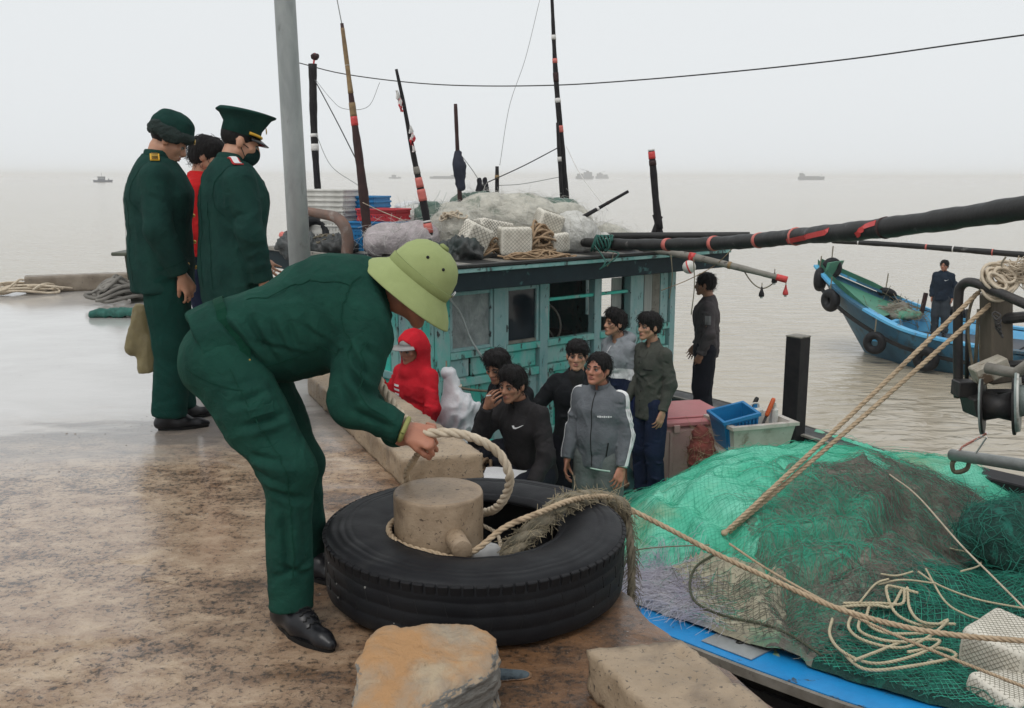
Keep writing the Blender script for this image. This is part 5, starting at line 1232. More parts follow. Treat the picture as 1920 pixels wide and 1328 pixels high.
# ---- masts, rails and standing gear fixed to the boat
BLACKP = mat('black_painted_pole', (.012, .011, .013), (.022, .020, .021), spec=.2, rough=.6, scale=12, bump=.3, bscale=50, bdist=.004)
BROWNP = mat('brown_pole', (.055, .026, .024), (.032, .018, .018), spec=.25, rough=.6, scale=12, bump=.3, bscale=50, bdist=.004); BAMB = mat('bamboo', (.30, .20, .09), (.16, .10, .05), rough=.6, scale=14, bump=.2)
REDP = mat('red_tape', (.62, .055, .05), (.5, .04, .04), rough=.45, bump=.1); PINKP = mat('faded_red_band', (.62, .16, .13), (.5, .12, .10), rough=.5, bump=.1); WHITEP = mat('white_tape', (.75, .73, .7), rough=.5, bump=.1)
def pole_obj(name, label, pts, r, m, bands=(), parent=None, cat='pole', group=None, node=None, n=10):
    if parent is None: o = empty(name, label, cat, pts[0], group=group)
    else: o = parent
    P = resample(catmull(pts, 6), .06); L = len(P)
    rr = np.interp(np.linspace(0, 1, L), np.linspace(0, 1, len(r)), r); rr = rr*(1+.05*np.sin(np.arange(L)*.9)+.03*np.sin(np.arange(L)*2.3))
    s = Geo().tube(P, list(rr), n).build('mast' if parent else 'shaft', m, o, world=True, smooth=True)
    if parent and label: s['label'] = label
    for t0, t1, mm in bands:
        i0 = t0*(L-1); k = max(2, int((t1-t0)*(L-1)*2)+2); ts = np.linspace(t0, t1, k)*(L-1)
        Q = np.stack([np.interp(ts, np.arange(L), P[:, c]) for c in range(3)], 1); q = np.interp(ts, np.arange(L), rr)
        Geo().tube(Q, list(q*1.07+.0015), n).build('tape_band', mm, s if parent else o, world=True, smooth=True)
    return s if parent else o
pole_obj('mast', 'tall black pole with a wrapped upper half and a red tip', [D(606, 440, 10.6), D(598, 380, 10.6), D(589, 250, 10.6), D(586, 120, 10.6)], [.034, .036, .04, .045], BLACKP, [(.50, .54, WHITEP), (.58, .60, WHITEP)], boat)
Geo().tube([D(588, 122, 10.6), D(590, 100, 10.6)], .010, 6).build('mast_tip', REDP, boat, world=True); 
S = SDF(np.array(D(589, 106, 10.6))-.12, np.array(D(589, 106, 10.6))+.12, .012); S.ell(D(590, 106, 10.6), (.035, .03, .03), .01); P, Q = S.mesh(folds(3, .02, 20), 0); mesh_from('rag_tip', P, Q, BROWNP, boat, world=True)
# twin mast, right of centre
pole_obj('mast', 'tall taped mast rising out of the frame', [D(1062, 375, 10.6), D(1053, 270, 10.6), D(1042, 140, 10.6), D(1035, 0, 10.6), D(1032, -60, 10.6)], [.032, .032, .028, .020, .016], BLACKP, [(.30, .33, PINKP), (.43, .45, WHITEP), (.52, .56, BROWNP), (.60, .62, PINKP), (.70, .72, WHITEP)], boat)
pole_obj('mast', None, [D(1054, 375, 10.5), D(1049, 300, 10.5), D(1045, 230, 10.5)], [.022, .02, .016], BLACKP, [(.5, .56, WHITEP)], boat)
pole_obj('mast', 'short black mast with a red taped top', [D(1236, 430, 10.2), D(1230, 380, 10.2), D(1225, 320, 10.2), D(1221, 280, 10.2)], [.042, .038, .036, .034], BLACKP, [(.80, .86, BROWNP), (.88, .97, REDP), (.98, 1, WHITEP)], boat)
for pts in ([D(1225, 440, 10.2), D(1238, 405, 10.2)], [D(1240, 442, 10.2), D(1228, 402, 10.2)]): Geo().tube(pts, .03, 8).build('mast_lashing', BLACKP, boat, world=True)
bx('rail_bar', BLACKP, -.35, -.28, 2.35, 3.62, .74, .80)
pole_obj('mast', 'thin stub post behind the roof nets', [D(932, 370, 10.4), D(932, 312, 10.4)], [.022, .020], BLACKP, [(.6, .72, BAMB)], boat)
# black bollard post on the far gunwale
fp0 = B(1.2, 3.48, -1.25); pz = Geo().box((-.085, -.085, 0), (.085, .085, 1.10), axes(fp0, BA, BP, (0, 0, 1)), .006).build('mooring_post', BLACKP, boat, world=True)
Geo().box((-.088, -.088, 1.10), (.088, .088, 1.115), axes(fp0, BA, BP, (0, 0, 1)), .004).build('post_cap', WOODG, pz, world=True)
# rail between posts on the far side, gray pipe at the bow
GREYP = mat('grey_pipe', (.32, .33, .32), (.22, .23, .22), rough=.45, scale=9, metal=.3, bump=.2)
Geo().tube([D(1785, 853, 7.0), D(1850, 862, 6.7), D(1990, 884, 6.2)], .045, 14).build('bow_pipe', GREYP, boat, world=True, smooth=True)
Geo().tube(catmull([D(1800, 855, 7.0), D(1786, 868, 6.98), D(1790, 885, 6.98), D(1812, 880, 6.9), D(1818, 862, 6.9)], 4), .018, 6).build('pipe_bracket', ROPED, boat, world=True, smooth=True)
q = rope_geo(catmull([D(1790, 850, 6.95), D(1810, 835, 6.9), D(1838, 820, 6.8), D(1850, 812, 6.7)], 5), .010).build('tie_line', mat('red_white_line', (.6, .25, .2), (.75, .72, .7), rough=.7, scale=16, lo=.48, hi=.52, bump=.1), boat, world=True, smooth=True)
Geo().tube([D(1830, 850, 6.7), D(1850, 820, 6.6)], .007, 6).build('tie_line', WHITEP, boat, world=True)
Geo().box((-.6, -.13, 0), (1.1, .13, .07), axes(D(1860, 905, 7.2), BA, BP, (0, 0, 1)), .01).build('bow_timber', BLACKP, boat, world=True)
# exhaust pipe at the near roof corner
RUST = mat('rusty_pipe', (.19, .105, .075), (.12, .085, .07), rough=.6, scale=8, bump=.4, bscale=50, bdist=.004, c3=(.25, .22, .2), scale3=7, lo3=.58, hi3=.7)
Geo().tube(catmull([D(650, 480, 8.9), D(652, 450, 8.9), D(646, 425, 8.9), D(630, 408, 8.95), D(605, 402, 9.0), D(575, 396, 9.05)], 8), [.055, .055, .055, .052, .045, .040], 18).build('exhaust_pipe', RUST, boat, world=True, smooth=True)
for (a, b, r, mm) in ((D(537, 438, 9.6), D(575, 475, 9.2), .03, BROWNP), (D(528, 440, 9.6), D(545, 452, 9.5), .035, PINKP), (D(532, 478, 9.5), D(590, 480, 9.2), .03, WOODG), (D(536, 488, 9.5), D(600, 490, 9.2), .025, GREYT), (D(545, 462, 9.4), D(640, 472, 9.1), .028, WOODG)):
    Geo().tube([a, b], r, 7).build('rail_end', mm, boat, world=True)
# stern rail and white washboards seen under the bending man
Geo().tube([D(500, 704, 7.6), D(640, 700, 7.7)], .035, 10).build('stern_rail', mat('dark_red_rail', (.055, .02, .02), rough=.5), boat, world=True, smooth=True)

for q, (px, d, z0, z1, w, lb) in enumerate(((566, 8.15, -1.0, -.60, .26, 'white foam box on the boat stern, under the one just behind the bending man'), (572, 8.15, -.598, -.24, .25, 'white foam box on the boat stern seen under the bending man'), (604, 8.5, -1.0, -.26, .2, 'tall white foam box beside the stern boxes'))):
    v = D(px, 690, d); v.z = z0; o = empty('foam_box', lb, 'box', v, math.atan2(BA.y, BA.x)); Geo().box((-w/2, -w/2, 0), (w/2, w/2, z1-z0-.06), None, .012).build('box_body', mat('foam_white', (.66, .65, .62), (.5, .48, .44), rough=.8, scale=6, bump=.3), o); Geo().box((-w/2-.01, -w/2-.01, z1-z0-.058), (w/2+.01, w/2+.01, z1-z0), None, .01).build('lid', mat('foam_white', (.66, .65, .62)), o)
# ---------------------------------------------------------------- cargo on the wheelhouse roof and on deck
RZ = .674
def on_roof(px, py, d): v = D(px, py, d); v.z = RZ; return v
FOAM = mat('white_foam', (.70, .665, .58), (.58, .54, .46), rough=.8, scale=7, bump=.4, bscale=60, bdist=.004, c3=(.30, .26, .20), scale3=8, lo3=.58, hi3=.70)
TWINEB = mat('black_twine', (.03, .03, .028), rough=.8, bump=0); TWINEG = mat('olive_twine', (.30, .28, .225), rough=.8, bump=0)
def foam_block(label, c, size, rot, tw=TWINEB, pitch=.022, r=.0016, group='netted foam floats'):
    "foam float block, edges rounded, wrapped in a knotted twine net"
    o = empty('foam_float', label, 'foam float', c, 0, group); o.rotation_euler = rot; h = np.array(size)/2
    S = SDF(-h-.04, h+.04, .012); X = [(np.arange(S.n[k])*S.v+S.lo[k]) for k in range(3)]
    b = .035; q = [np.abs(X[0])[:, None, None]-(h[0]-b), np.abs(X[1])[None, :, None]-(h[1]-b), np.abs(X[2])[None, None, :]-(h[2]-b)]
    S.f = (np.sqrt(sum(np.maximum(k, 0)**2 for k in np.broadcast_arrays(*q)))+np.minimum(np.maximum(np.maximum(q[0], q[1]), q[2]), 0)-b).astype(np.float32)
    P, Q = S.mesh(lambda P: .005*fbm(P*9, 3), 1); mesh_from('foam_body', P, Q, FOAM, o)
    bv = BVHTree.FromPolygons([tuple(v) for v in P], Q.tolist()); L = []
    dirs = [((1, 0, 0), (0, 1, 0), (0, 0, 1), h[0], h[1], h[2]), ((1, 0, 0), (0, 0, 1), (0, 1, 0), h[0], h[2], h[1]), ((0, 1, 0), (0, 0, 1), (1, 0, 0), h[1], h[2], h[0])]
    for a, b2, nn, ha, hb, hn in dirs:
        a, b2, nn = Vector(a), Vector(b2), Vector(nn)
        for sg in (1, -1):
            for fam in (1, -1):
                k = -(ha+hb)
                while k < ha+hb:
                    ln = []
                    for t in np.arange(-ha, ha, .02):
                        s = fam*(k-t) if fam == 1 else (k+t)
                        if abs(s) > hb: continue
                        p = a*t+b2*s+nn*sg*(hn+.03); r_ = bv.ray_cast(p, -nn*sg, .1)
                        if r_[0] is not None: ln.append(r_[0]+nn*sg*.001)
                    if len(ln) > 1: L.append(ln)
                    k += pitch*1.6
    if L: t = curve_obj('net_twine', L, r, tw, o, world=False); t['kind'] = 'stuff'
    return o
foam_block('tilted netted foam float at the left of the wheelhouse roof edge', on_roof(888, 470, 8.65)+Vector((0, 0, .165)), (.25, .20, .30), (R_(12), R_(24), R_(30)), mat('tan_twine', (.20, .18, .14), bump=0), .028, .0018)
foam_block('square foam float standing at the middle of the wheelhouse roof edge', on_roof(965, 470, 8.75)+Vector((0, 0, .145)), (.29, .24, .27), (0, 0, R_(10)), TWINEG)
foam_block('foam float lying high on the brown rope heap of the roof', on_roof(1028, 440, 9.2)+Vector((0, 0, .30)), (.25, .22, .20), (R_(8), R_(18), R_(20)), TWINEG)
foam_block('small foam float low beside the rope heap on the roof', on_roof(1046, 460, 9.05)+Vector((0, 0, .115)), (.19, .17, .19), (0, R_(-4), R_(35)), TWINEG)
foam_block('grey foam float half hidden behind the tilted float on the roof', on_roof(922, 450, 9.1)+Vector((0, 0, .20)), (.36, .25, .22), (R_(-10), R_(12), R_(25)), TWINEB, .02)

def lump(name, label, c, parts, m, vox=.02, amp=.03, freq=7, strands=None, sr=.0012, sm=None, cat='net', n=250, slen=.15, seed=1, flatz=True):
    o = empty(name, label, cat, c); A = np.array([p[0] for p in parts]); Rr = max(max(p[1]) for p in parts)
    S = SDF(A.min(0)-Rr-.08, A.max(0)+Rr+.08, vox)
    for cc, rr in parts: S.ell(cc, rr, .05)
    if flatz: S.cut((0, 0, 0), (0, 0, -1))
    P, Q = S.mesh(lambda P: amp*.5*fbm(P*freq, seed, 4)+folds(seed, amp*.5, freq*1.3, (1, 1, 1))(P), 0); mesh_from('net_bundle', P, Q, m, o)
    if strands:
        N = vnorm(P, Q); L = []; rg = np.random.default_rng(seed)
        for i in range(n):
            j = rg.integers(0, len(P)); p = P[j].copy(); nn = N[j]; d = rg.normal(0, 1, 3); d -= nn*d.dot(nn); d /= np.linalg.norm(d)+1e-9; cur = rg.normal(0, 1.5); ln = []
            kx = np.cross(nn, d)
            for t in np.linspace(0, 1, 9): ln.append(p+d*t*slen+kx*cur*t*t*slen*.5+nn*(.006+.05*slen*math.sin(t*3.1)))
            L.append(ln)
        s = curve_obj('loose_twine', L, sr, sm or m, o, world=False); s['kind'] = 'stuff'
    return o
GILL = mat('cream_gillnet', (.60, .575, .50), (.46, .445, .385), rough=.9, scale=9, bump=1, bscale=45, bdist=.02, c3=(.22, .25, .20), scale3=5, lo3=.56, hi3=.68)
GILLW = mat('white_gillnet', (.70, .69, .65), (.58, .57, .53), rough=.9, scale=10, bump=1, bscale=50, bdist=.02)
GILLG = mat('greyish_green_net', (.10, .17, .14), (.18, .22, .18), rough=.9, scale=9, bump=1, bscale=50, bdist=.02)
MAUVE = mat('mauve_net', (.52, .46, .47), (.38, .34, .34), rough=.9, scale=9, bump=1, bscale=45, bdist=.02)
lump('gill_net', 'long cream gillnet heap across the back of the wheelhouse roof', on_roof(950, 430, 9.9), [((-.55, -.05, .18), (.30, .25, .28)), ((-.2, .05, .26), (.34, .3, .30)), ((.2, .05, .24), (.36, .3, .29)), ((.6, .1, .2), (.3, .25, .25)), ((.05, .1, .34), (.45, .22, .2))], GILL, strands=1, n=420, sm=GILLW)
lump('gill_net', 'tall pale net bundle behind the pink banded pole', on_roof(775, 425, 9.9), [((0, 0, .24), (.2, .2, .2)), ((.1, 0, .12), (.24, .2, .16)), ((-.12, .02, .12), (.18, .18, .15))], GILLW, strands=1, n=160, sm=GILL, seed=3)
lump('gill_net', 'round pale net bundle at the right end of the roof cargo', on_roof(1072, 440, 9.5), [((0, 0, .17), (.24, .22, .22)), ((.1, .05, .12), (.2, .2, .15))], GILLW, strands=1, n=160, sm=GILL, seed=4)
lump('gill_net', 'cream net bundle above the tilted foam float', on_roof(848, 450, 9.3), [((0, 0, .22), (.23, .2, .2)), ((.0, .0, .1), (.26, .2, .14))], GILL, strands=1, n=130, sm=GILLW, seed=6)
lump('gill_net', 'mauve grey net bundle next to the pith helmet', on_roof(755, 455, 9.0), [((-.12, 0, .12), (.24, .2, .16)), ((.14, 0, .14), (.2, .2, .17))], MAUVE, strands=1, n=150, sm=GILLW, seed=8)
lump('twine_net', 'dark green twine bundle behind the red banded pole', on_roof(806, 430, 9.8), [((0, 0, .26), (.18, .16, .2)), ((.05, 0, .12), (.2, .18, .14))], GILLG, strands=1, n=140, sm=ROPEG, seed=9)
lump('twine_net', 'grey green net strip draped on top of the cream gillnets', on_roof(985, 400, 10.15), [((-.5, 0, .42), (.28, .16, .14)), ((.3, 0, .38), (.3, .16, .12)), ((-.1, 0, .40), (.3, .15, .10))], GILLG, strands=1, n=160, sm=GILLW, seed=10, flatz=False)
lump('plastic_bag', 'white stuffed plastic bag behind the red crate on the roof', on_roof(765, 425, 10.2), [((0, 0, .3), (.16, .14, .15)), ((.0, 0, .14), (.16, .14, .16))], mat('white_bag', (.66, .66, .66), (.5, .5, .5), rough=.4, bump=.5, bscale=20), amp=.05, cat='bag', seed=12)
def rope_heap(name, label, c, rx, ry, h, r, m, n, seed, cat='rope'): return tangle(name, label, c, rx, ry, h, r, m, n, seed, cat)
BROWNR = mat('brown_rope', (.40, .28, .17), (.26, .17, .10), rough=.9, scale=20, bump=.4, bscale=120)
rope_heap('rope_heap', 'brown rope heap between the foam floats on the roof', on_roof(1008, 460, 8.95), .20, .2, .34, .012, BROWNR, 26, 5)
rope_heap('rope_heap', 'few brown rope turns at the foot of the square foam float', on_roof(925, 470, 8.75), .10, .12, .22, .010, BROWNR, 9, 6)
rope_heap('rope_heap', 'brown rope tangle at the right end of the roof by the slanting stick', on_roof(1105, 440, 9.6), .25, .2, .14, .011, BROWNR, 14, 7)
# plastic crates
CB = mat('blue_crate_plastic', (.008, .19, .43), (.008, .15, .36), rough=.45, scale=10, bump=.1); CW = mat('white_crate_plastic', (.62, .61, .57), (.50, .49, .45), rough=.5, scale=10, bump=.1); CR = mat('red_crate_plastic', (.55, .035, .05), (.45, .03, .04), rough=.45, bump=.1)
def crate_mesh(m, w=.52, d=.36, h=.24):
    o = empty('plastic_crate', None, 'crate', (0, 0, 0)); g = Geo(); t = .012
    g.box((-w/2+.03, -d/2+.03, 0), (w/2-.03, d/2-.03, t)); g.build('bottom', m, o)
    for sx, nm in ((-1, 'side'), (1, 'side')):
        g = Geo(); nx = 9
        for i in range(nx): y0 = -d/2+.02+(d-.04)*i/nx; g.box((sx*(w/2-.022)-.006, y0, 0), (sx*(w/2-.022)+.006, y0+(d-.04)/nx*.62, h-.02))
        for z in (0, h*.45, h-.05): g.box((sx*(w/2-.022)-.008, -d/2+.01, z), (sx*(w/2-.022)+.008, d/2-.01, z+.03))
        s = g.build('side_grid', m, o)
    for sy in (-1, 1):
        g = Geo(); nx = 13
        for i in range(nx): x0 = -w/2+.02+(w-.04)*i/nx; g.box((x0, sy*(d/2-.022)-.006, 0), (x0+(w-.04)/nx*.62, sy*(d/2-.022)+.006, h-.02))
        for z in (0, h*.45, h-.05): g.box((-w/2+.01, sy*(d/2-.022)-.008, z), (w/2-.01, sy*(d/2-.022)+.008, z+.03))
        g.build('side_grid', m, o)
    g = Geo()
    for a in ((-w/2, -d/2, w/2, -d/2+.03), (-w/2, d/2-.03, w/2, d/2), (-w/2, -d/2+.03, -w/2+.03, d/2-.03), (w/2-.03, -d/2+.03, w/2, d/2-.03)): g.box((a[0], a[1], h-.02), (a[2], a[3], h), None, .004)
    g.build('rim', m, o); return o
def crate_stack(m, c, rz, n, pitch, label, group, tilt=0):
    first = crate_mesh(m)
    for i in range(n):
        o = first if i == 0 else copy_tree(first)
        o.location = c+Vector((random.uniform(-.006, .006), random.uniform(-.006, .006)+tilt*i, i*pitch)); o.rotation_euler = (0, 0, rz+random.uniform(-.02, .02)); o['label'] = label.format(('lowest', 'second lowest', 'third lowest')[i] if i < 3 else ('topmost', 'second from the top', 'third from the top', 'fourth from the top', 'fifth from the top')[n-1-i]); o['group'] = group; o['category'] = 'crate'
rzc = R_(-22)
crate_stack(CB, on_roof(678, 440, 10.0), rzc, 7, .047, 'blue plastic crate, {} of the taller blue stack on the roof', 'tall stack of blue crates')
crate_stack(CB, on_roof(712, 450, 9.55), rzc, 2, .045, 'blue plastic crate, {} of the blue stack under the red crate', 'low stack of blue crates')
crate_stack(CW, on_roof(622, 450, 9.85), rzc, 8, .05, 'white plastic crate, {} of the stack beside the rusty exhaust pipe', 'stack of white crates')
o = crate_mesh(CR, .46, .32, .12); o.location = on_roof(720, 440, 9.6)+Vector((0, 0, .288)); o.rotation_euler = (0, 0, rzc); o['label'] = 'red shallow plastic crate on top of the lower blue stack'
# a coil/tyre and black hose left of the crates
t = Geo().lathe([(.13+.05*math.cos(a), .05*math.sin(a)) for a in [2*math.pi*i/12 for i in range(12)]], 24, Matrix.Translation(on_roof(590, 460, 9.7)+Vector((0, 0, .16))) @ Matrix.Rotation(R_(70), 4, 'X'), close=True).build('small_tyre', RUBBER, None, smooth=True); tag(t, 'small black tyre fender lying at the left end of the roof', 'tyre')
lump('tarpaulin', 'dark crumpled tarpaulin lying along the left roof edge', on_roof(600, 470, 9.3), [((-.2, 0, .06), (.22, .16, .09)), ((.15, -.05, .05), (.22, .16, .08))], mat('dark_tarp', (.03, .04, .042), (.06, .06, .058), rough=.5, bump=.5, bscale=30), amp=.09, freq=10, vox=.014, cat='tarpaulin', seed=14)
lump('tarpaulin', 'dark green tarpaulin folds in front of the tilted foam float', on_roof(850, 478, 8.55), [((-.15, 0, .05), (.2, .12, .08)), ((.1, 0, .05), (.16, .12, .1))], mat('dark_tarp_green', (.018, .035, .032), (.05, .05, .048), rough=.5, bump=.5, bscale=30), amp=.09, freq=11, vox=.012, cat='tarpaulin', seed=15)
# odds and ends at the right end of the roof
def cyl_thing(name, label, cat, p, q, r, m, n=16): t = Geo().tube([p, q], r, n).build(name, m, None, smooth=False); return tag(t, label, cat)
wj = empty('white_jug', 'white plastic jug lying on its side on the roof', 'jug', on_roof(1128, 430, 9.6)+Vector((0, 0, .09)))
Mx = Matrix.Rotation(R_(80), 4, 'Y') @ Matrix.Rotation(R_(30), 4, 'X')
Geo().lathe([(0, -.13), (.075, -.13), (.085, -.12), (.085, .05), (.06, .09), (.028, .105), (.028, .13), (0, .13)], 20, Mx).build('jug_body', CW, wj, smooth=True); Geo().lathe([(.034, .12), (.034, .145), (0, .147)], 12, Mx).build('cap', DARKW, wj)
for q, (px, py, m, sz, lb) in enumerate(((1165, 422, CB, (.28, .16, .07), 'blue and red box lid'), (1180, 432, FOAM, (.30, .22, .06), 'white foam lid'), (1205, 440, WOODG, (.34, .12, .05), 'grey plank'), (1118, 440, CW, (.22, .1, .06), 'white tray'))):
    o = empty('roof_clutter', f'{lb} lying among loose gear at the right roof end', 'lid' if q < 2 else ('plank' if q == 2 else 'tray'), on_roof(px, py, 9.7+.08*q)+Vector((0, 0, .035+.03*(q == 0))), .4*q-.5); o.name = ('box_lid', 'foam_sheet', 'short_plank', 'tray')[q]
    Geo().box((-sz[0]/2, -sz[1]/2, -sz[2]/2), (sz[0]/2, sz[1]/2, sz[2]/2), None, .008).build('slab', m, o); Geo().box((-sz[0]/2+.02, -sz[1]/2-.004, -sz[2]/4), (sz[0]/2-.02, -sz[1]/2-.001, sz[2]/4)).build('edge_strip', REDP if q == 0 else m, o)
pole_obj('slanting_stick', 'thin dark stick slanting up from the right end of the roof cargo', [D(1080, 415, 9.4), D(1120, 392, 9.45), D(1178, 359, 9.5)], [.022, .018, .014], BLACKP, [(.4, .44, WHITEP), (.6, .62, BROWNP)], cat='stick')
cyl_thing('roof_pipe', 'dark pipe lying along the roof edge under the short mast', 'pipe', D(1105, 443, 9.7), D(1405, 442, 9.0), .035, DARKW)

# marker poles standing loose in the cargo
def bnds(*a): return a
mp1 = pole_obj('marker_pole', 'tall bamboo marker pole, dark red below and bare yellow above', [D(692, 470, 9.1), D(680, 350, 9.1), D(664, 225, 9.1), D(652, 130, 9.1), D(641, 44, 9.1)], [.045, .045, .036, .020, .016], BROWNP, [(.56, .60, REDP), (.60, .66, BAMB), (.70, .98, BAMB), (.82, .83, WHITEP)])
Geo().tube([D(641, 46, 9.1), D(632, 0, 9.1), D(626, -40, 9.1)], .005, 5).build('whip', GREYP, mp1, world=True)
mp2 = pole_obj('marker_pole', 'marker pole with pink bands and a ragged red and white flag', [D(810, 470, 8.9), D(795, 385, 8.9), D(775, 290, 8.9), D(757, 195, 8.9), D(743, 130, 8.9)], [.036, .036, .026, .018, .014], BLACKP, [(.10, .155, PINKP), (.16, .17, WHITEP), (.28, .345, PINKP), (.355, .41, PINKP), (.43, .47, WOODG)])
def rag(name, pts, w, mm, parent, seed):
    P = resample(catmull(pts, 6), .02); L = len(P); V = []; rg = np.random.default_rng(seed)
    for i, p in enumerate(P):
        for j in range(5): V.append(p+np.array([.004*math.sin(i*1.7+j)+w*(j/4-.15)*(.7+.3*math.sin(i*.9)), .02*math.sin(i*1.1+j*1.4), .006*math.sin(j*2+i)]))
    F = [(i*5+j, i*5+j+1, i*5+6+j, i*5+5+j) for i in range(L-1) for j in range(4)]; W = [tuple(v) for v in V]; b = len(W)
    W += [(v[0], v[1]+.006, v[2]) for v in W]; F += [tuple(b+k for k in f[::-1]) for f in F]
    return mesh_from(name, W, F, mm, parent, world=True)
REDRAG = mat('red_white_rag', (.58, .03, .04), (.72, .68, .66), rough=.8, scale=13, lo=.5, hi=.56, bump=.3)
rag('flag', [D(745, 185, 8.88), D(752, 210, 8.88)], .05, REDRAG, mp2, 1); rag('flag', [D(742, 170, 8.88), D(744, 186, 8.88)], .035, WHITEP, mp2, 4)
rag('flag', [D(768, 250, 8.88), D(772, 285, 8.88)], .055, REDRAG, mp2, 2); rag('flag', [D(766, 236, 8.88), D(768, 250, 8.88)], .04, WHITEP, mp2, 3)
mp3 = pole_obj('marker_pole', 'short dark marker pole with a black cloth tied to it', [D(864, 400, 10.0), D(860, 330, 10.0), D(854, 195, 10.0)], [.024, .022, .018], BROWNP)
S = SDF(np.array(D(861, 315, 10.0))-.3, np.array(D(861, 315, 10.0))+.3, .013); S.cone(D(858, 285, 10.0), D(861, 312, 9.97), .028, .062, .02, ((0, 1, 0), .6)); S.cone(D(861, 312, 9.97), D(864, 350, 9.97), .055, .042, .02, ((0, 1, 0), .6))
P, Q = S.mesh(folds(6, .018, 12, (1, 1, .4)), 1); mesh_from('tied_cloth', P, Q, mat('black_blue_cloth', (.018, .022, .04), rough=.8), mp3, world=True)
for k, (px, d) in enumerate(((898, 10.2), (908, 10.25))):
    S = SDF(np.array(D(px, 348, d))-.12, np.array(D(px, 348, d))+.12, .012); S.cone(D(px, 338, d), D(px+2, 362, d), .022, .036, .02); P, Q = S.mesh(folds(8+k, .014, 20), 0); t = mesh_from('tied_rag', P, Q, cloth('black_rag', (.03, .03, .035)), None); tag(t, ('left', 'right')[k]+' of two small black rags sticking up behind the roof nets', 'rag')
# rigging lines
def line(pts, r, m=CABLE, nm='rigging_line'): return Geo().tube(catmull(pts, 8), r, 5).build(nm, m, boat, world=True, smooth=True)
line([D(590, 150, 10.55), D(630, 225, 9.9), D(668, 300, 9.2)], .006); line([D(592, 150, 10.55), D(620, 185, 10), D(645, 204, 9.6), D(690, 200, 9.7), D(712, 155, 9.9)], .003, GREYP); line([D(592, 250, 10.55), D(620, 310, 10), D(672, 348, 9.2)], .004, GREYP)
line([D(1045, 278, 10.5), D(980, 312, 10.4), D(908, 345, 10.25)], .006); line([D(864, 290, 10.0), D(885, 318, 10.1), D(898, 338, 10.2)], .004, GREYP); line([D(1050, 332, 10.5), D(980, 345, 10.4), D(935, 348, 10.4)], .004, GREYP)
line([D(1012, 0, 10.3), D(985, 110, 10.3), D(955, 200, 10.3), D(937, 310, 10.35)], .0028, GREYP); line([D(1062, 275, 10.5), D(1090, 330, 10.2), D(1140, 395, 9.8)], .004, WHITEP); line([D(680, 380, 9.05), D(705, 392, 9.1), D(760, 415, 9.2)], .004, ROPEP)
for k, (a, b) in enumerate((((1150, 470), (1138, 500)), ((1258, 478), (1255, 560)), ((1300, 482), (1296, 590)))): line([D(a[0], a[1], 8.6), D((a[0]+b[0])/2+4, (a[1]+b[1])/2, 8.6), D(b[0], b[1], 8.6)], .005, ROPED)
line([D(1240, 545, 9.0), D(1290, 525, 8.9), D(1340, 498, 8.8), D(1375, 465, 8.5)], .004, BROWNR)

# long boom lashed to the roof, and the thin one behind it
bm = pole_obj('boom_pole', 'long thick black boom with red bands reaching from the roof to the right', [D(1095, 455, 9.3), D(1200, 459, 8.6), D(1300, 458, 8.0), D(1400, 453, 7.3), D(1500, 443, 6.5), D(1620, 432, 5.6), D(1760, 414, 4.95), D(1920, 390, 4.35), D(2100, 362, 3.85), D(2450, 308, 3.35), D(2800, 255, 3.0)], [.042, .050, .053, .054, .055, .056, .057, .056, .055, .054, .053], DARKW,
    [(.17, .177, PINKP), (.262, .268, PINKP), (.357, .363, PINKP), (.443, .446, PINKP), (.615, .618, BROWNP)], n=14)
cp_ = D(2780, 258, 3.02); Geo().tube([Vector((cp_.x, cp_.y, -1.0)), Vector((cp_.x, cp_.y, cp_.z-.05))], [.06, .05], 12).build('boom_crutch', DARKW, boat, world=True, smooth=True)
for k, (a, b, da, db) in enumerate((((1462, 459), (1540, 443), 6.78, 6.15), ((1590, 446), (1616, 428), 5.80, 5.60))):
    p, q = D(a[0], a[1], da), D(b[0], b[1], db); sh_ = [x for x in COL.objects if x.parent == bm and x.name.startswith('shaft')][0]; bvp = bvh_of(sh_); M4 = wmat(bm); pts = []; ns = []
    for i in range(13):
        c = M4.inverted() @ p.lerp(q, i/12); h = bvp.find_nearest(c+Vector((0, -.2, .04)))
        if h[0] is not None: pts.append(h[0]+h[1]*.001); ns.append(h[1])
    strip_on(pts, .034, ns, .002).build('red_paint_patch', REDP, bm)
lash = []
for i in range(60): t = i/59; c = D(1112+30*t+6*math.sin(i), 456, 9.1-.2*t); an = i*.9; lash.append(c+Vector((0, math.cos(an)*.075, math.sin(an)*.075)))
Geo().tube(lash, .010, 5).build('lashing', ROPEG, bm, world=True, smooth=True)
Geo().tube(catmull([D(1115, 460, 8.9), D(1135, 490, 8.4), D(1125, 505, 8.4), D(1160, 478, 8.4), D(1140, 470, 8.6)], 6), .006, 5).build('lashing_end', ROPEG, bm, world=True, smooth=True)
pole_obj('boom_pole', 'thin banded boom beyond the thick one, pointing right over the blue boat', [D(1560, 452, 12.5), D(1720, 462, 12), D(1990, 484, 11)], [.030, .035, .038], DARKW, [(.12, .125, WHITEP), (.43, .437, PINKP), (.55, .555, WHITEP), (.72, .725, PINKP)])
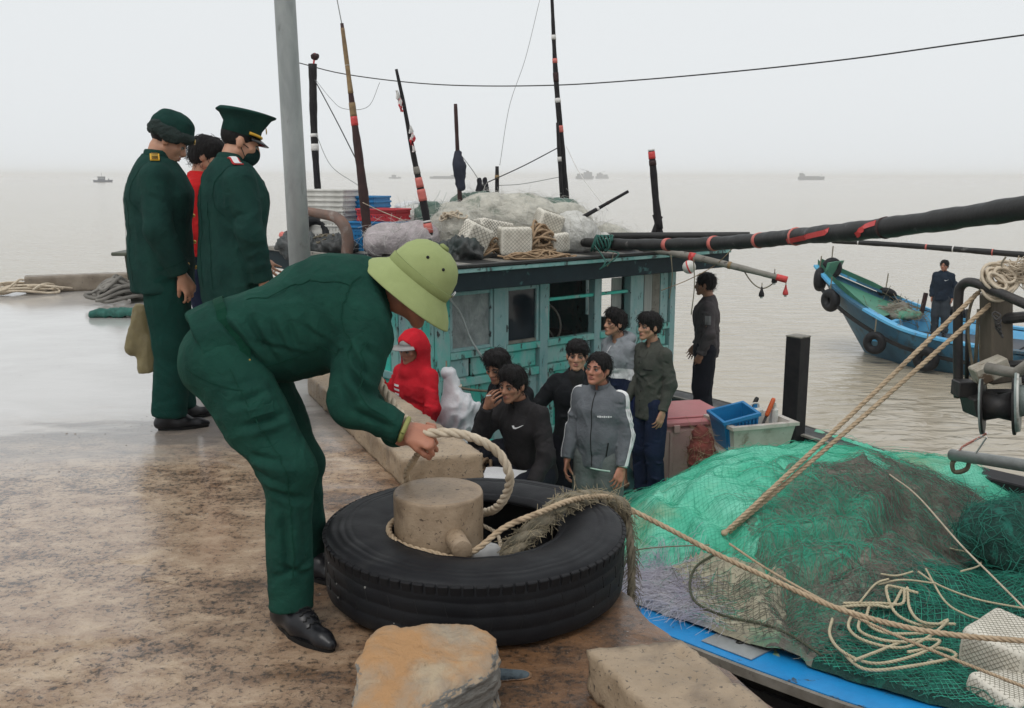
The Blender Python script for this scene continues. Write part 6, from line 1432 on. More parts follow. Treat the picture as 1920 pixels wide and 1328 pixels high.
# lamp boom
lb = pole_obj('lamp_boom', 'thin wooden boom with small signal lamps hanging from its end', [D(1200, 464, 9.2), D(1300, 482, 8.9), D(1390, 503, 8.7), D(1476, 525, 8.6)], [.034, .034, .030, .026], WOODG, [(.93, 1.0, REDP), (.36, .40, REDP), (.62, .64, BAMB)])
wr = [D(1392, 504, 8.7), D(1410, 530, 8.68), D(1428, 541, 8.67), D(1445, 535, 8.65), D(1458, 522, 8.62)]
Geo().tube(catmull(wr, 6), .006, 5).build('wire', ROPED, lb, world=True, smooth=True)
for px, py, m, nm in ((1428, 548, BLACKP, 'dark lamp'), (1452, 522, BLACKP, 'dark lamp'), (1473, 545, REDP, 'red lamp')):
    c = D(px, py, 8.64); l = Geo().lathe([(0, .05), (.007, .05), (.010, .028), (.014, .014), (.024, -.012), (.026, -.035), (.022, -.04), (0, -.04)], 14, Matrix.Translation(c)).build('signal_lamp', m, lb, world=True, smooth=True); l['label'] = nm
    Geo().tube([c+Vector((0, 0, .05)), c+Vector((0, 0, .085))], .004, 5).build('lamp_cord', ROPED, l, world=True); Geo().ball(c+Vector((0, 0, -.048)), (.015, .015, .010), 6).build('lens', mat('lamp_lens', (.6, .62, .6), rough=.1, bump=0), l, world=True, smooth=True)
fl = empty('float_ball', 'white round float with a red stripe hanging under the roof corner', 'float', D(1292, 501, 8.8))
Geo().ball((0, 0, 0), .062, 12).build('ball', CW, fl, smooth=True); Geo().lathe([(.0625, -.007), (.0635, 0), (.0625, .007)], 32, Matrix.Rotation(R_(65), 4, 'Y') @ Matrix.Rotation(R_(20), 4, 'X'), close=False).build('stripe', REDP, fl); Geo().tube([(0, 0, .06), (.01, 0, .13)], .008, 6).build('hanger', REDP, fl)

# ---- deck cargo
def on_deck(px, d, z=DECK): v = D(px, 700, d); v.z = z; return v
PINK = mat('pink_plastic', (.56, .21, .22), (.49, .19, .19), rough=.5, scale=5, bump=.2, bscale=30, c3=(.40, .22, .2), scale3=7, lo3=.6, hi3=.7); PINKW = mat('pink_worn', (.58, .37, .34), (.5, .29, .27), rough=.5, scale=5, bump=.2, bscale=30)
ck = empty('ice_chest', 'large pink insulated fish chest with its lid closed', 'ice chest', on_deck(1278, 8.75)); ck.rotation_euler = (0, 0, R_(14))
Geo().box((-.36, -.36, 0), (.36, .36, .60), None, .03).build('chest_body', PINKW, ck); g = Geo().box((-.38, -.38, .602), (.38, .38, .665), None, .018); g.build('lid', PINK, ck)
Geo().box((-.30, -.30, .664), (.30, .30, .685), None, .012).build('lid_panel', PINK, ck)
for x in (-.2, .2): Geo().box((x-.03, -.395, .56), (x+.03, -.375, .63), None, .005).build('latch', PINKW, ck)
for x in (-.24, 0, .24): Geo().box((x-.02, -.372, .04), (x+.02, -.358, .56), None, .006).build('rib', PINKW, ck)
TUB = mat('dirty_white_plastic', (.56, .52, .47), (.42, .38, .33), rough=.45, scale=5, bump=.25, bscale=30, c3=(.25, .2, .16), scale3=8, lo3=.58, hi3=.7)
bs = empty('ice_chest', 'low pale fish box standing under the open white tub', 'ice chest', on_deck(1412, 8.35)); bs.rotation_euler = (0, 0, R_(18)); Geo().box((-.33, -.24, 0), (.33, .24, .40), None, .02).build('chest_body', TUB, bs); Geo().box((-.34, -.25, .402), (.34, .25, .43), None, .012).build('lid', TUB, bs)
tb = empty('fish_tub', 'open dirty white fish tub full of gear beside the pink chest', 'tub', on_deck(1412, 8.35, DECK+.431)); tb.rotation_euler = (0, 0, R_(18))
def open_tub(o, w, d, h, t, m, taper=.04, rim=.025):
    pr = lambda x, y: [(-x, -y), (x, -y), (x, y), (-x, y)]; g = Geo(); R = [(w-taper, d-taper, 0), (w, d, h-.035), (w+rim, d+rim, h-.03), (w+rim, d+rim, h), (w-t, d-t, h), (w-taper-t, d-taper-t, t)]; V = []
    for a, b, z in R: V += [Vector((x, y, z)) for x, y in pr(a, b)]
    F = [(i*4+j, i*4+(j+1) % 4, i*4+4+(j+1) % 4, i*4+4+j) for i in range(5) for j in range(4)]+[(3, 2, 1, 0), (20, 21, 22, 23)]
    return g.add(V, F).build('tub_shell', m, o)
open_tub(tb, .31, .23, .26, .03, TUB)
bb = empty('basket', 'blue plastic basket leaning inside the white tub', 'basket', tb.location+Vector((-.14, -.03, .05))); bb.rotation_euler = (R_(8), R_(-10), R_(16))
open_tub(bb, .17, .14, .30, .012, CB, .03, .015)
for i in range(9):
    x = -.14+i*.035; Geo().box((x, -.152, .05), (x+.01, -.137, .25)).build('rib', CB, bb)
for q, (dx, dy, hgt, m, rot, lb) in enumerate(((.10, -.05, .42, REDP, 22, 'orange handled tool sticking out of the blue basket'), (-.02, .1, .40, DARKW, 25, 'dark handled tool behind the white jerrycan in the tub'))):
    c = tb.location+Vector((dx-.06, dy, .06)); o = empty('handled_tool', lb, 'tool', c); o.rotation_euler = (R_(-6), R_(rot), 0)
    Geo().tube([(0, 0, 0), (0, 0, hgt*.58)], .013, 8).build('shank', DARKW, o, smooth=True); Geo().tube([(0, 0, hgt*.58), (0, 0, hgt*.62), (0, 0, hgt*.96), (0, 0, hgt)], [.015, .021, .021, .014], 10).build('handle', mat('orange_handle', (.68, .115, .025), rough=.4, bump=0) if q == 0 else m, o, smooth=True)
for q, (dx, dy, s, lb) in enumerate(((.06, .10, (.14, .09, .30), 'white jerrycan standing at the back of the fish tub'), (.21, .03, (.06, .09, .32), 'narrow white jerrycan at the right end of the fish tub'))):
    o = empty('jerrycan', lb, 'jerrycan', tb.location+Vector((dx, dy, .035))); o.rotation_euler = (0, 0, R_(18)); Geo().box((-s[0]/2, -s[1]/2, 0), (s[0]/2, s[1]/2, s[2]), None, .02).build('can_body', CW, o); Geo().lathe([(.02, s[2]), (.02, s[2]+.03), (0, s[2]+.03)], 10).build('cap', CB if q == 0 else CW, o)
    Geo().tube(catmull([(-s[0]*.3, 0, s[2]-.005), (-s[0]*.25, 0, s[2]+.035), (s[0]*.2, 0, s[2]+.035), (s[0]*.28, 0, s[2]-.005)], 4), .009, 6).build('handle', CW, o, smooth=True)
lump('net_bag', 'dark red mesh bag hanging between the pink chest and the white tub', on_deck(1320, 8.18, DECK+.3), [((0, 0, .15), (.10, .07, .22)), ((.02, 0, .05), (.12, .08, .14))], mat('red_mesh', (.20, .04, .03), (.13, .03, .025), rough=.8, bump=.8, bscale=60), vox=.012, amp=.03, freq=12, strands=1, n=120, slen=.1, sm=BROWNR, cat='bag', seed=17)
# white sack hanging by the wheelhouse
sk = empty('sack', 'white plastic sack tied at the neck and hanging on the wheelhouse wall', 'sack', D(856, 783, 7.65)); sk.scale = (1.12, 1.12, 1.22); c = (0, 0, 0)
S = SDF((-.24, -.2, -.34), (.24, .2, .32), .01); S.cone((.0, 0, -.16), (-.005, 0, .02), .135, .125, .04, ((0, 1, 0), .75)); S.cone((-.005, 0, .02), (-.02, .02, .22), .12, .055, .05, ((0, 1, 0), .75)); S.cone((-.02, .02, .20), (-.03, .03, .27), .05, .028, .03); S.cone((-.03, .03, .26), (-.06, .03, .30), .02, .035, .02); S.cone((.02, -.02, .12), (.13, -.02, .07), .05, .03, .04); S.cone((.05, 0, .0), (.12, 0, -.15), .06, .07, .05)
P, Q = S.mesh(folds(31, .030, 9, (1, 1, .5)), 1); mesh_from('sack_body', P, Q, mat('sack_plastic', (.74, .745, .76), (.60, .62, .65), rough=.45, scale=6, bump=.5, bscale=30, c3=(.20, .26, .36), scale3=5, lo3=.62, hi3=.7), sk)
Geo().tube([(.035*math.cos(t), .02+.035*math.sin(t), .215+.004*math.sin(3*t)) for t in [2*math.pi*i/14 for i in range(15)]], .007, 5).build('tie', ROPEP, sk, smooth=True)
Geo().tube(catmull([(-.02, .02, .25), (-.07, .06, .30), (-.08, .14, .36)], 5), .007, 5).build('cord', ROPED, sk, smooth=True)
tangle('rope_coil', 'brown rope coil heaped on deck behind the raised loop of mooring rope', on_deck(902, 6.55, DECK+.585), .17, .15, .30, .012, BROWNR, 30, 41)
o = empty('wooden_chest', 'low dark wooden chest on deck that the seated men sit on', 'chest', on_deck(965, 6.75)); o.rotation_euler = (0, 0, R_(-40)); Geo().box((-.5, -.22, 0), (.5, .22, .22), None, .01).build('chest_body', DARKW, o)
for k in range(4): Geo().box((-.51+k*.256, -.24, .222), (-.51+k*.256+.25, .24, .248), None, .004).build('plank', WOODG if k % 2 else DARKW, o)
o2 = empty('wooden_chest', 'small wooden crate under the brown rope coil', 'chest', on_deck(902, 6.55)); o2.rotation_euler = (0, 0, R_(-40)); Geo().box((-.2, -.18, 0), (.2, .18, .58), None, .01).build('chest_body', WOODG, o2)
# coiled mooring line on the wheelhouse door post and cable bundle on the wall
Geo().tube(catmull([B(.06, .02, -.34), B(.09, .2, -.40), B(.07, .45, -.46), B(.09, .7, -.50)], 6), .012, 6).build('wall_rope', ROPED, boat, world=True, smooth=True)
Geo().tube(catmull([B(.07, .06, .40), B(.10, .16, .25), B(.08, .28, .02), B(.12, .42, -.2)], 6), .010, 6).build('wall_hose', mat('pale_hose', (.5, .53, .52), rough=.5), boat, world=True, smooth=True)

rope_heap('rope_heap', 'grey rope turns lying on the dark tarpaulin at the left roof edge', on_roof(612, 470, 9.25)+Vector((0, 0, .08)), .2, .12, .10, .010, ROPED, 8, 51)
rope_heap('rope_heap', 'loose tan rope along the front roof edge under the foam floats', on_roof(1010, 478, 8.5), .30, .06, .06, .009, BROWNR, 9, 52)
rope_heap('rope_heap', 'tan rope turns on the cream net bundle above the tilted float', on_roof(850, 440, 9.15)+Vector((0, 0, .30)), .14, .1, .10, .008, ROPEP, 6, 53)
lump('gill_net', 'small cream net bundle between the long gillnet heap and the short mast', on_roof(1140, 425, 10.1), [((0, 0, .1), (.2, .18, .13)), ((.2, 0, .06), (.18, .16, .1))], GILL, strands=1, n=120, sm=GILLW, seed=33)
# ---------------------------------------------------------------- the crew
def facing(dx, dy): return math.atan2(-dx, dy)
def L2(rz, v):
    "world direction -> person's local direction"
    return Matrix.Rotation(-rz, 3, 'Z') @ Vector(v)
CHAR = cloth('charcoal_shell', (.026, .024, .025), (.017, .016, .017), rough=.7); BLK = cloth('black_jacket', (.013, .015, .017), (.009, .010, .012), rough=.7)
GREYK = cloth('grey_knit', (.145, .158, .172), (.12, .13, .142)); GREYH = cloth('grey_heather', (.28, .30, .32), (.24, .255, .275)); OLIVEG = cloth('grey_green_shirt', (.075, .078, .066), (.055, .058, .05)); GREYB = cloth('grey_brown_shirt', (.085, .074, .076), (.065, .057, .06))
TRKG = cloth('grey_track_pants', (.15, .17, .165), (.12, .135, .13)); NAVYT = cloth('navy_trousers', (.014, .022, .052), (.010, .015, .036)); BLKT = cloth('black_trousers', (.014, .015, .022), (.010, .011, .016)); REDH = cloth('red_hoodie', (.56, .018, .030), (.46, .014, .024)); BLUES = cloth('blue_shorts', (.03, .06, .20), (.02, .04, .14)); JEAN = cloth('slate_trousers', (.045, .055, .065), (.035, .042, .05))
WPRINT = mat('white_print', (.80, .80, .80), rough=.6, bump=0)
def place(px, d, z=DECK): v = D(px, 700, d); v.z = z; return v
CV = .0072
def tick_logo(p, c, nrm, right, s=1.0):
    "a small curved white tick printed on the chest"
    a = [(-.034, .004), (-.024, -.012), (-.008, -.012), (.036, .016), (.0, -.002), (-.016, -.004), (-.022, .006)]
    quads = [[a[0], a[1], a[5], a[6]], [a[1], a[2], a[4], a[5]], [a[2], (.012, -.002), (.012, .004), a[4]], [(.012, -.002), a[3], (.034, .0165), (.012, .004)]]
    return patch_on(p.topo, c, nrm, right, [[(x*s, y*s) for x, y in q] for q in quads], .002, 'chest_logo', WPRINT, p.topo, .0015)
def zip_line(p, x=0.0, z0=.86, z1=1.40, m=None, w=.006):
    bv = bvh_of(p.topo); pts = []
    for i in range(24):
        z = (z0+(z1-z0)*i/23)*p.k; h = bv.ray_cast(Vector((x, .6, z)), Vector((0, -1, 0)))
        if h[0] is not None: pts.append(h[0]+Vector((0, .0015, 0)))
    if len(pts) > 2: strip_on(pts, w, (0, 1, 0), .002).build('zip', m or BLACKM, p.topo)

# red hoodie at the wheelhouse corner
rz = facing(-.62, -.78); J, k = joints(1.60, headc=(0, .045, 1.56), elL=(-.25, .06, 1.10), wrL=(-.215, .10, .86), elR=(.30, .05, 1.16), wrR=(.33, .20, 1.36))
J['wrR'] = Vector((.30, .19, 1.33))*k; J['elR'] = Vector((.285, .02, 1.12))*k
p = Person('man in red hooded sweatshirt and grey cap with one arm raised beside the wheelhouse', place(778, 7.4), rz, J=(J, k), vox=CV, seed=41, skin=SKIN_R, head_f=(-.05, .97, -.10))
p.body(hands=dict(R=dict(d=(0, .3, .9), n=(-.8, .5, 0), curl=(.9, 1.0, .8)))); p.face(); p.hair('buzz', 3)
M = p.HM; T = lambda x, y, z: np.array(M @ Vector((x, y, z))); Rm = [[M[i][j] for j in range(3)] for i in range(3)]
def hood(S):
    S.ell(T(0, -.035, .03), (.115, .125, .128), .03, Rm); S.cone(T(0, -.06, -.03), p.J['neckb'], .105, .12, .04); S.ell(T(0, .12, -.015), (.078, .13, .105), .012, Rm, 's'); S.cone(p.J['neckb']+Vector((0, .08, -.02)), p.J['neckb']+Vector((0, .05, .02)), .07, .07, .03)
    S.ell(T(0, .01, .0), (.086, .10, .105), .01, Rm, 's')
p.top('hoodie', REDH, hem=.83, loose=1.10, amp=.006, extra=hood, collar=None); p.bottoms('trousers', BLKT, loose=1.08); p.shoes(LEATHER)
g = Geo(); g.lathe([(0, .125), (.04, .121), (.07, .10), (.087, .07), (.090, .045), (.085, .045)], 24, M @ Matrix.Translation((0, -.005, 0)), sx=.92, sy=1.08); cap = g.build('cap', cloth('grey_cap', (.33, .32, .31)), p.o, smooth=True)
V = []; nn = 10
for i in range(nn+1):
    t = R_(32+116*i/nn)
    for r, z in ((.088, .052), (.15+.01*math.sin(t), .036), (.15+.01*math.sin(t), .031), (.088, .046)): V.append(M @ Vector((r*math.cos(t)*.9, r*math.sin(t)*1.08-.005, z)))
Geo().add(V, [(i*4+j, i*4+(j+1) % 4, i*4+4+(j+1) % 4, i*4+4+j) for i in range(nn) for j in range(4)]).build('cap_peak', cloth('grey_cap', (.33, .32, .31)), cap, smooth=True)
patch_on(p.topo, Vector((.08, .2, 1.16))*k, (.25, 1, 0), (-1, .2, 0), [r for q in range(4) for r in [[(x, y+q*.035) for x, y in pp] for pp in rect_grid(.075-.012*(q % 2), .016, 3, 1)]], .002, 'white_print', WPRINT, p.topo, .001)

# two men sitting on the chest
rz = facing(-.62, -.78); st = DECK+.39
def seated(label, px, d, rz, seed, skin, m, zlift, smoke, lean, hairk, headf, mtrou, vx=CV):
    J, k = joints(1.66); z0 = .50+zlift
    J['pelvis'] = Vector((0, -.02, z0+.10)); J['waist'] = Vector((0, .02+lean*.35, z0+.27)); J['chest'] = Vector((0, .05+lean*.75, z0+.45)); J['neckb'] = Vector((0, .05+lean, z0+.60)); J['headc'] = Vector((0, .105+lean*1.25, z0+.745))
    for n, sg in (('R', 1), ('L', -1)):
        J['hip'+n] = Vector((.09*sg, .02, z0+.07)); J['knee'+n] = Vector((.16*sg, .43, z0+.04)); J['ank'+n] = Vector((.15*sg, .42, z0-.38)); J['toe'+n] = Vector((.17*sg, .60, z0-.435)); J['sh'+n] = Vector((.155*sg, .03+lean*.95, z0+.545)); J['el'+n] = Vector((.215*sg, .12+lean, z0+.30)); J['wr'+n] = Vector((.20*sg, .34, z0+.13))
    if smoke:
        J['elR'] = Vector((.25, .20+lean, z0+.34)); J['wrR'] = Vector((.13, .24+lean, z0+.60)); J['elL'] = Vector((-.25, .08+lean, z0+.28)); J['wrL'] = Vector((-.23, .31, z0+.12))
    base = place(px, d); p = Person(label, base, rz, J=(J, k), vox=vx, seed=seed, skin=skin, head_f=headf)
    hd = dict(R=dict(d=(-.55, .25, .75), n=(-.2, -1, .1), curl=(.35, .6, .5)), L=dict(d=(.1, .7, -.6), n=(0, -.3, -.9), curl=(.25, .35, .3))) if smoke else {}
    p.body(hands=hd); p.face(); p.hair(hairk, seed, vol=1.4)
    p.top('jacket', m, hem=.83, loose=1.02, amp=.007, r=(.152, .150, .158, .104)); p.bottoms('trousers', mtrou, loose=1.05); p.shoes(LEATHER)
    return p
s1 = seated('seated man in charcoal jacket smoking with his right hand at his mouth', 1000, 6.45, rz, 51, SKIN_D, CHAR, .20, True, .10, 'swept', (-.02, .97, -.10), BLKT)
tick_logo(s1, Vector((-.06, .35, s1.J['chest'].z+.03)), (0, 1, .1), (-1, 0, 0), 1.15); zip_line(s1, 0, s1.J['pelvis'].z/s1.k, s1.J['neckb'].z/s1.k)
h = s1.J['wrR']; Geo().tube([h+Vector((-.05, .0, .085)), h+Vector((-.06, .075, .095))], .0042, 6).build('cigarette', WPRINT, s1.o)
pap = empty('paper_sheet', 'white sheet of paper lying on the smoking man\'s lap', 'paper', s1.o.location+Matrix.Rotation(rz, 3, 'Z') @ Vector((-.02, .30, s1.J['kneeL'].z+.095))); pap.rotation_euler = (R_(-4), R_(5), rz+.5)
V = [(x*.17, y*.11, .018*math.sin(x*2.1)+.008*y*y) for y in np.linspace(-1, 1, 7) for x in np.linspace(-1, 1, 9)]; V += [(a, b, c+.0015) for a, b, c in V]
F = [(i*9+j, i*9+j+1, i*9+10+j, i*9+9+j) for i in range(6) for j in range(8)]; mesh_from('sheet', V, F+[tuple(63+q for q in f[::-1]) for f in F], WHITEC, pap)
s2 = seated('man in black jacket sitting hunched behind the smoking man', 996, 7.0, facing(-.75, -.6), 53, SKIN_D, BLK, .22, False, .17, 'swept', (-.3, .9, -.32), BLKT)

# young man in black jacket, arm reaching to the side
rz = facing(-.12, -1); J, k = joints(1.60, headc=(0, .04, 1.56), elR=(.33, .02, 1.12), wrR=(.50, .12, .94), elL=(-.20, -.02, 1.08), wrL=(-.19, .10, .87))
p = Person('young man in black open jacket standing behind the man in the striped track jacket', place(1082, 7.15), rz, J=(J, k), vox=CV, seed=55, skin=SKIN, head_f=(.02, 1, .06))
p.body(hands=dict(R=dict(d=(.6, .3, -.6), n=(0, 0, -1)))).face(); p.hair('fringe', 12, vol=1.6); p.top('jacket', BLK, hem=.82, loose=1.08, amp=.006, vee=True); p.bottoms('trousers', BLKT, loose=1.04); p.shoes(LEATHER); zip_line(p)
S = SDF((-.12, -.12, 1.15), (.12, .22, 1.5), .007); S.cone((-.0, .055, 1.20), (0, .045, 1.34), .055, .062, .02); P, Q = S.mesh(None, 1); mesh_from('undershirt', P*np.array([1, 1.12, 1]), Q, BLACKM, p.o); tick_logo(p, Vector((-.10, .2, 1.24))*k, (0, 1, 0), (-1, 0, 0), .7)

# man in the grey track jacket with three stripes
rz = facing(-.48, -.88); J, k = joints(1.61, headc=(0, .05, 1.56), elR=(.205, .0, 1.09), wrR=(.215, .10, .86), elL=(-.21, -.02, 1.09), wrL=(-.215, .09, .855))
p = Person('stocky man in grey track jacket with three white stripes down the sleeve looking up', place(1126, 6.6), rz, J=(J, k), vox=.0066, seed=57, skin=SKIN_R, build=1.0, fat=1.06, head_f=(.12, .95, .16))
p.body(jaw=1.08, hands=dict(R=dict(d=(0, .35, -1), n=(-.9, -.2, -.2), curl=(.35, .45, .4), spread=.16), L=dict(d=(.05, .5, -.9), n=(.7, -.5, -.3), curl=(.4, .5, .4), spread=.16))); p.face(); p.hair('short', 21)
p.top('track_jacket', GREYK, hem=.83, loose=1.04, amp=.006, colh=.05); p.bottoms('trousers', TRKG, loose=1.10); p.shoes(LEATHER); zip_line(p, 0, .85, 1.42)
bv = bvh_of(p.topo)
for n, sg in (('L', -1), ('R', 1)):
    for q in range(3):
        pts = []; ns = []; P0 = [J['neckb']*.35+J['sh'+n]*.65+Vector((0, 0, .02)), J['sh'+n]+Vector((.01*sg, 0, .02)), J['sh'+n].lerp(J['el'+n], .4), J['el'+n], J['el'+n].lerp(J['wr'+n], .9)]
        for i, c in enumerate(catmull(P0, 7)):
            off = Vector((sg*.8, .30+(q-1)*.28, .55 if i < 9 else .0)).normalized(); h = bv.ray_cast(c+off*.2, -off)
            if h[0] is not None: pts.append(h[0]+h[1]*.0022); ns.append(h[1])
        if len(pts) > 3: strip_on(pts, .0125, ns, .002).build('sleeve_stripe', WPRINT, p.topo)
patch_on(p.topo, Vector((-.10, .2, 1.235))*k, (-.1, 1, 0), (-1, 0, 0), [[(x+.014*i, y) for x, y in q] for i in range(-3, 4) for q in rect_grid(.010, .014-.004*(i % 2), 1, 1)], .002, 'chest_lettering', WPRINT, p.topo, .0015)
patch_on(p.topo, Vector((-.15, .2, .99))*k, (-.5, 1, 0), (-1, -.4, 0), [[(-.006, -.055), (.004, -.055), (.016, .05), (.006, .05)]], .002, 'pocket_slit', BLACKM, p.topo, .002)
hw = J['wrL'].lerp(J['elL'], .06); Geo().tube([hw+Vector((.036*math.cos(a), .03*math.sin(a), .012*math.sin(a))) for a in [2*math.pi*i/16 for i in range(17)]], .008, 6).build('wrist_watch', SILVER, p.o, smooth=True)
Geo().tube(catmull([J['wrL']+Vector((.04, .10, .0)), J['wrL']+Vector((.10, .12, .005)), J['wrL']+Vector((.19, .10, -.0))], 4), .006, 5).build('drawstring', mat('mint_cord', (.45, .62, .52), bump=0), p.o, smooth=True)

# barefoot youth in hooded two-tone sweatshirt
rz = facing(-.80, -.55); J, k = joints(1.64, headc=(0, .05, 1.565), elR=(.20, -.03, 1.08), wrR=(.19, .09, .87), elL=(-.205, -.03, 1.08), wrL=(-.20, .08, .86))
p = Person('barefoot young man in light grey hooded sweatshirt with white and navy bands', place(1158, 8.5), rz, J=(J, k), vox=CV, seed=59, skin=SKIN, head_f=(.12, .96, .10), build=.93)
p.body(feet=True, jaw=.95); p.face(); p.hair('swept', 31, vol=1.5)
def hoodback(S): S.ell(p.J['neckb']+Vector((0, -.07, .02)), (.12, .075, .06), .04); S.cone(p.J['neckb']+Vector((-.08, .02, .02)), p.J['neckb']+Vector((0, .085, -.05)), .03, .025, .03); S.cone(p.J['neckb']+Vector((.08, .02, .02)), p.J['neckb']+Vector((0, .085, -.05)), .03, .025, .03)
p.top('sweatshirt', GREYH, hem=.80, loose=1.06, amp=.006, extra=hoodback, vee=True)
def band_mats(o, z1, z2, mids, low, J):
    "knitted-in colour bands: faces of one garment by height"
    o.data.materials.append(mids); o.data.materials.append(low)
    for f in o.data.polygons:
        z = f.center.z
        if z < z1: f.material_index = 2
        elif z < z2: f.material_index = 1
band_mats(p.topo, 1.07*k, 1.17*k, WHITEC, NAVYT, J); p.bottoms('shorts', BLUES, length=.92, loose=1.12); zip_line(p, 0, 1.17, 1.36, WHITEC, .008)

# young man in grey-green shirt
rz = facing(-.86, -.5); J, k = joints(1.66, headc=(0, .045, 1.57), elR=(.20, -.01, 1.08), wrR=(.19, .12, .88), elL=(-.20, -.05, 1.08), wrL=(-.20, .03, .85))
p = Person('slim young man in grey green shirt and navy trousers nearest the pink chest', place(1222, 8.15), rz, J=(J, k), vox=CV, seed=61, skin=SKIN, head_f=(.0, .98, .04), build=.88)
p.body(jaw=.92); p.face(); p.hair('fringe', 33, vol=1.6); p.top('shirt', OLIVEG, hem=.76, loose=1.10, amp=.007, vee=True); p.bottoms('trousers', NAVYT, loose=1.12); p.shoes(LEATHER)
bv = bvh_of(p.topo)
for sg in (-1, 1): patch_on(p.topo, Vector((.035*sg, .2, 1.385))*k, (.1*sg, 1, .5), (1, 0, 0), [[(-.03, .03), (.03, .03), (.016*sg+.01*sg, -.03), (-.016*sg, -.012)]] if sg > 0 else [[(-.03, .03), (.03, .03), (.016, -.012), (-.026, -.03)]], .004, 'collar_point', OLIVEG, p.topo, .004)
for i in range(6):
    h = bv.ray_cast(Vector((.0, .6, (.84+i*.085)*k)), Vector((0, -1, 0)))
    if h[0] is not None: Geo().ball(h[0]+Vector((0, .002, 0)), .006, 5).build('button', BLACKM, p.topo, smooth=True)
patch_on(p.topo, Vector((-.085, .2, 1.21))*k, (0, 1, 0), (-1, 0, 0), rect_grid(.085, .012, 3, 1), .002, 'pocket_edge', BLACKM, p.topo, .001)

# man standing behind the chest on the far side deck
rz = facing(-.92, .28); J, k = joints(1.70, headc=(0, .04, 1.57), elR=(.22, .01, 1.09), wrR=(.17, .13, .88), elL=(-.235, -.05, 1.08), wrL=(-.20, .035, .85))
p = Person('man in grey brown shirt standing behind the pink chest, facing left', D(1322, 700, 10.25), rz, J=(J, k), vox=.0085, seed=63, skin=SKIN_D, head_f=(.0, 1, -.03)); p.o.location.z = -1.33
p.body(jaw=1.04); p.face(); p.hair('short', 35, vol=1.2); p.top('shirt', GREYB, hem=.80, loose=1.12, amp=.007, vee=True); p.bottoms('trousers', BLKT, loose=1.16); p.shoes(LEATHER)
patch_on(p.topo, p.J['sh'+'L'].lerp(p.J['elL'], .45)+Vector((-.04, 0, 0)), (-1, -.2, 0), (0, -1, 0), rect_grid(.06, .09, 3, 3), .002, 'sleeve_badge', GREYB if False else cloth('pale_badge', (.2, .2, .2)), p.topo, .001)
o = empty('platform', 'dark low platform that the man behind the pink chest stands on', 'platform', D(1322, 700, 10.25), R_(-40)); o.location.z = DECK; Geo().box((-.3, -.3, 0), (.3, .3, .085), None, .01).build('platform_top', DARKW, o)
# ---------------------------------------------------------------- nets heaped on the foredeck
def gu(u, v, cu, cv, su, sv, h, p=2.0): return h*np.exp(-(np.abs((u-cu)/su)**p+np.abs((v-cv)/sv)**p))
NEARV = np.array([(B(0, 0, 0).x*0, 0)]);
_nu = np.array([(p-BO).dot(BA) for p in near]); _nv = np.array([(p-BO).dot(BP) for p in near]); _nz = np.array([p.z for p in near]); _fv = np.array([(p-BO).dot(BP) for p in far]); _fz = np.array([p.z for p in far])
def heap(u, v):
    z = np.full(u.shape, DECK+.02)
    b = gu(u, v, 2.75, 1.15, 1.15, 1.75, .80, 2.6); b = np.maximum(b, gu(u, v, 3.0, 2.75, .9, .9, .50, 2.6)); b = np.maximum(b, gu(u, v, 3.55, .45, 1.2, 1.0, .58, 2.6)); b = np.maximum(b, gu(u, v, 4.9, 1.35, 1.3, 1.3, .52, 2.6))
    b = np.maximum(b, gu(u, v, 2.6, -.35, .75, .7, .42, 2.6))
    P = np.stack([u.ravel()*1.5, v.ravel()*1.5, u.ravel()*0+3], 1); nzv = (fbm(P, 3, 3)*.055+(.03-np.abs(fbm(P*1.7, 9, 3))*.06)).reshape(u.shape)
    z = z+b+nzv*np.clip(b*3, 0, 1)
    vn = np.interp(u, _nu, _nv)+.16; zn = np.interp(u, _nu, _nz)+.05; t = np.clip((v-vn)/.85, 0, 1); t = t*t*(3-2*t); z = np.where(v < vn+.85, np.maximum(z, zn+.0)*t+(1-t)*(zn+.015), z)
    vf = np.interp(u, _nu, _fv); zf = np.interp(u, _nu, _fz)+.05; t = np.clip((vf-v)/.35, 0, 1); z = np.where(v > vf-.35, z*t+(1-t)*zf, z)
    return z
heap0 = heap
def _march(px, py):
    r = _ray(px, py); t = np.arange(2.5, 8.5, .015); X_ = np.array((0, 0, EYE))+t[:, None]*np.array(tuple(r)); Q_ = X_-np.array(tuple(BO)); u_ = Q_@np.array(tuple(BA)); v_ = Q_@np.array(tuple(BP))
    i = int(np.argmax((X_[:, 2] < heap0(u_, v_)+.01) & (v_ > np.interp(u_, _nu, _nv)+.02) & (u_ > 1))); return u_[i], v_[i]
CREASE = []
for pts_, dep, wd in (([(1640, 885), (1690, 930), (1690, 975), (1630, 1005), (1540, 1012), (1470, 1030)], .075, .045), ([(1620, 1060), (1560, 1075), (1500, 1100), (1470, 1150), (1490, 1210)], .07, .05), ([(1250, 940), (1330, 960), (1380, 1010), (1330, 1045), (1250, 1060)], .06, .05), ([(1430, 880), (1520, 900), (1580, 950), (1560, 985)], .05, .04), ([(1290, 900), (1400, 880), (1500, 850)], .04, .05), ([(1700, 905), (1780, 960), (1800, 1010)], .05, .045), ([(1340, 1020), (1400, 1040), (1440, 1080), (1430, 1140)], .05, .04)):
    CREASE.append((np.array([_march(*q) for q in [(p.x, p.y) for p in catmull([(a, b, 0) for a, b in pts_], 4)]]), dep, wd))
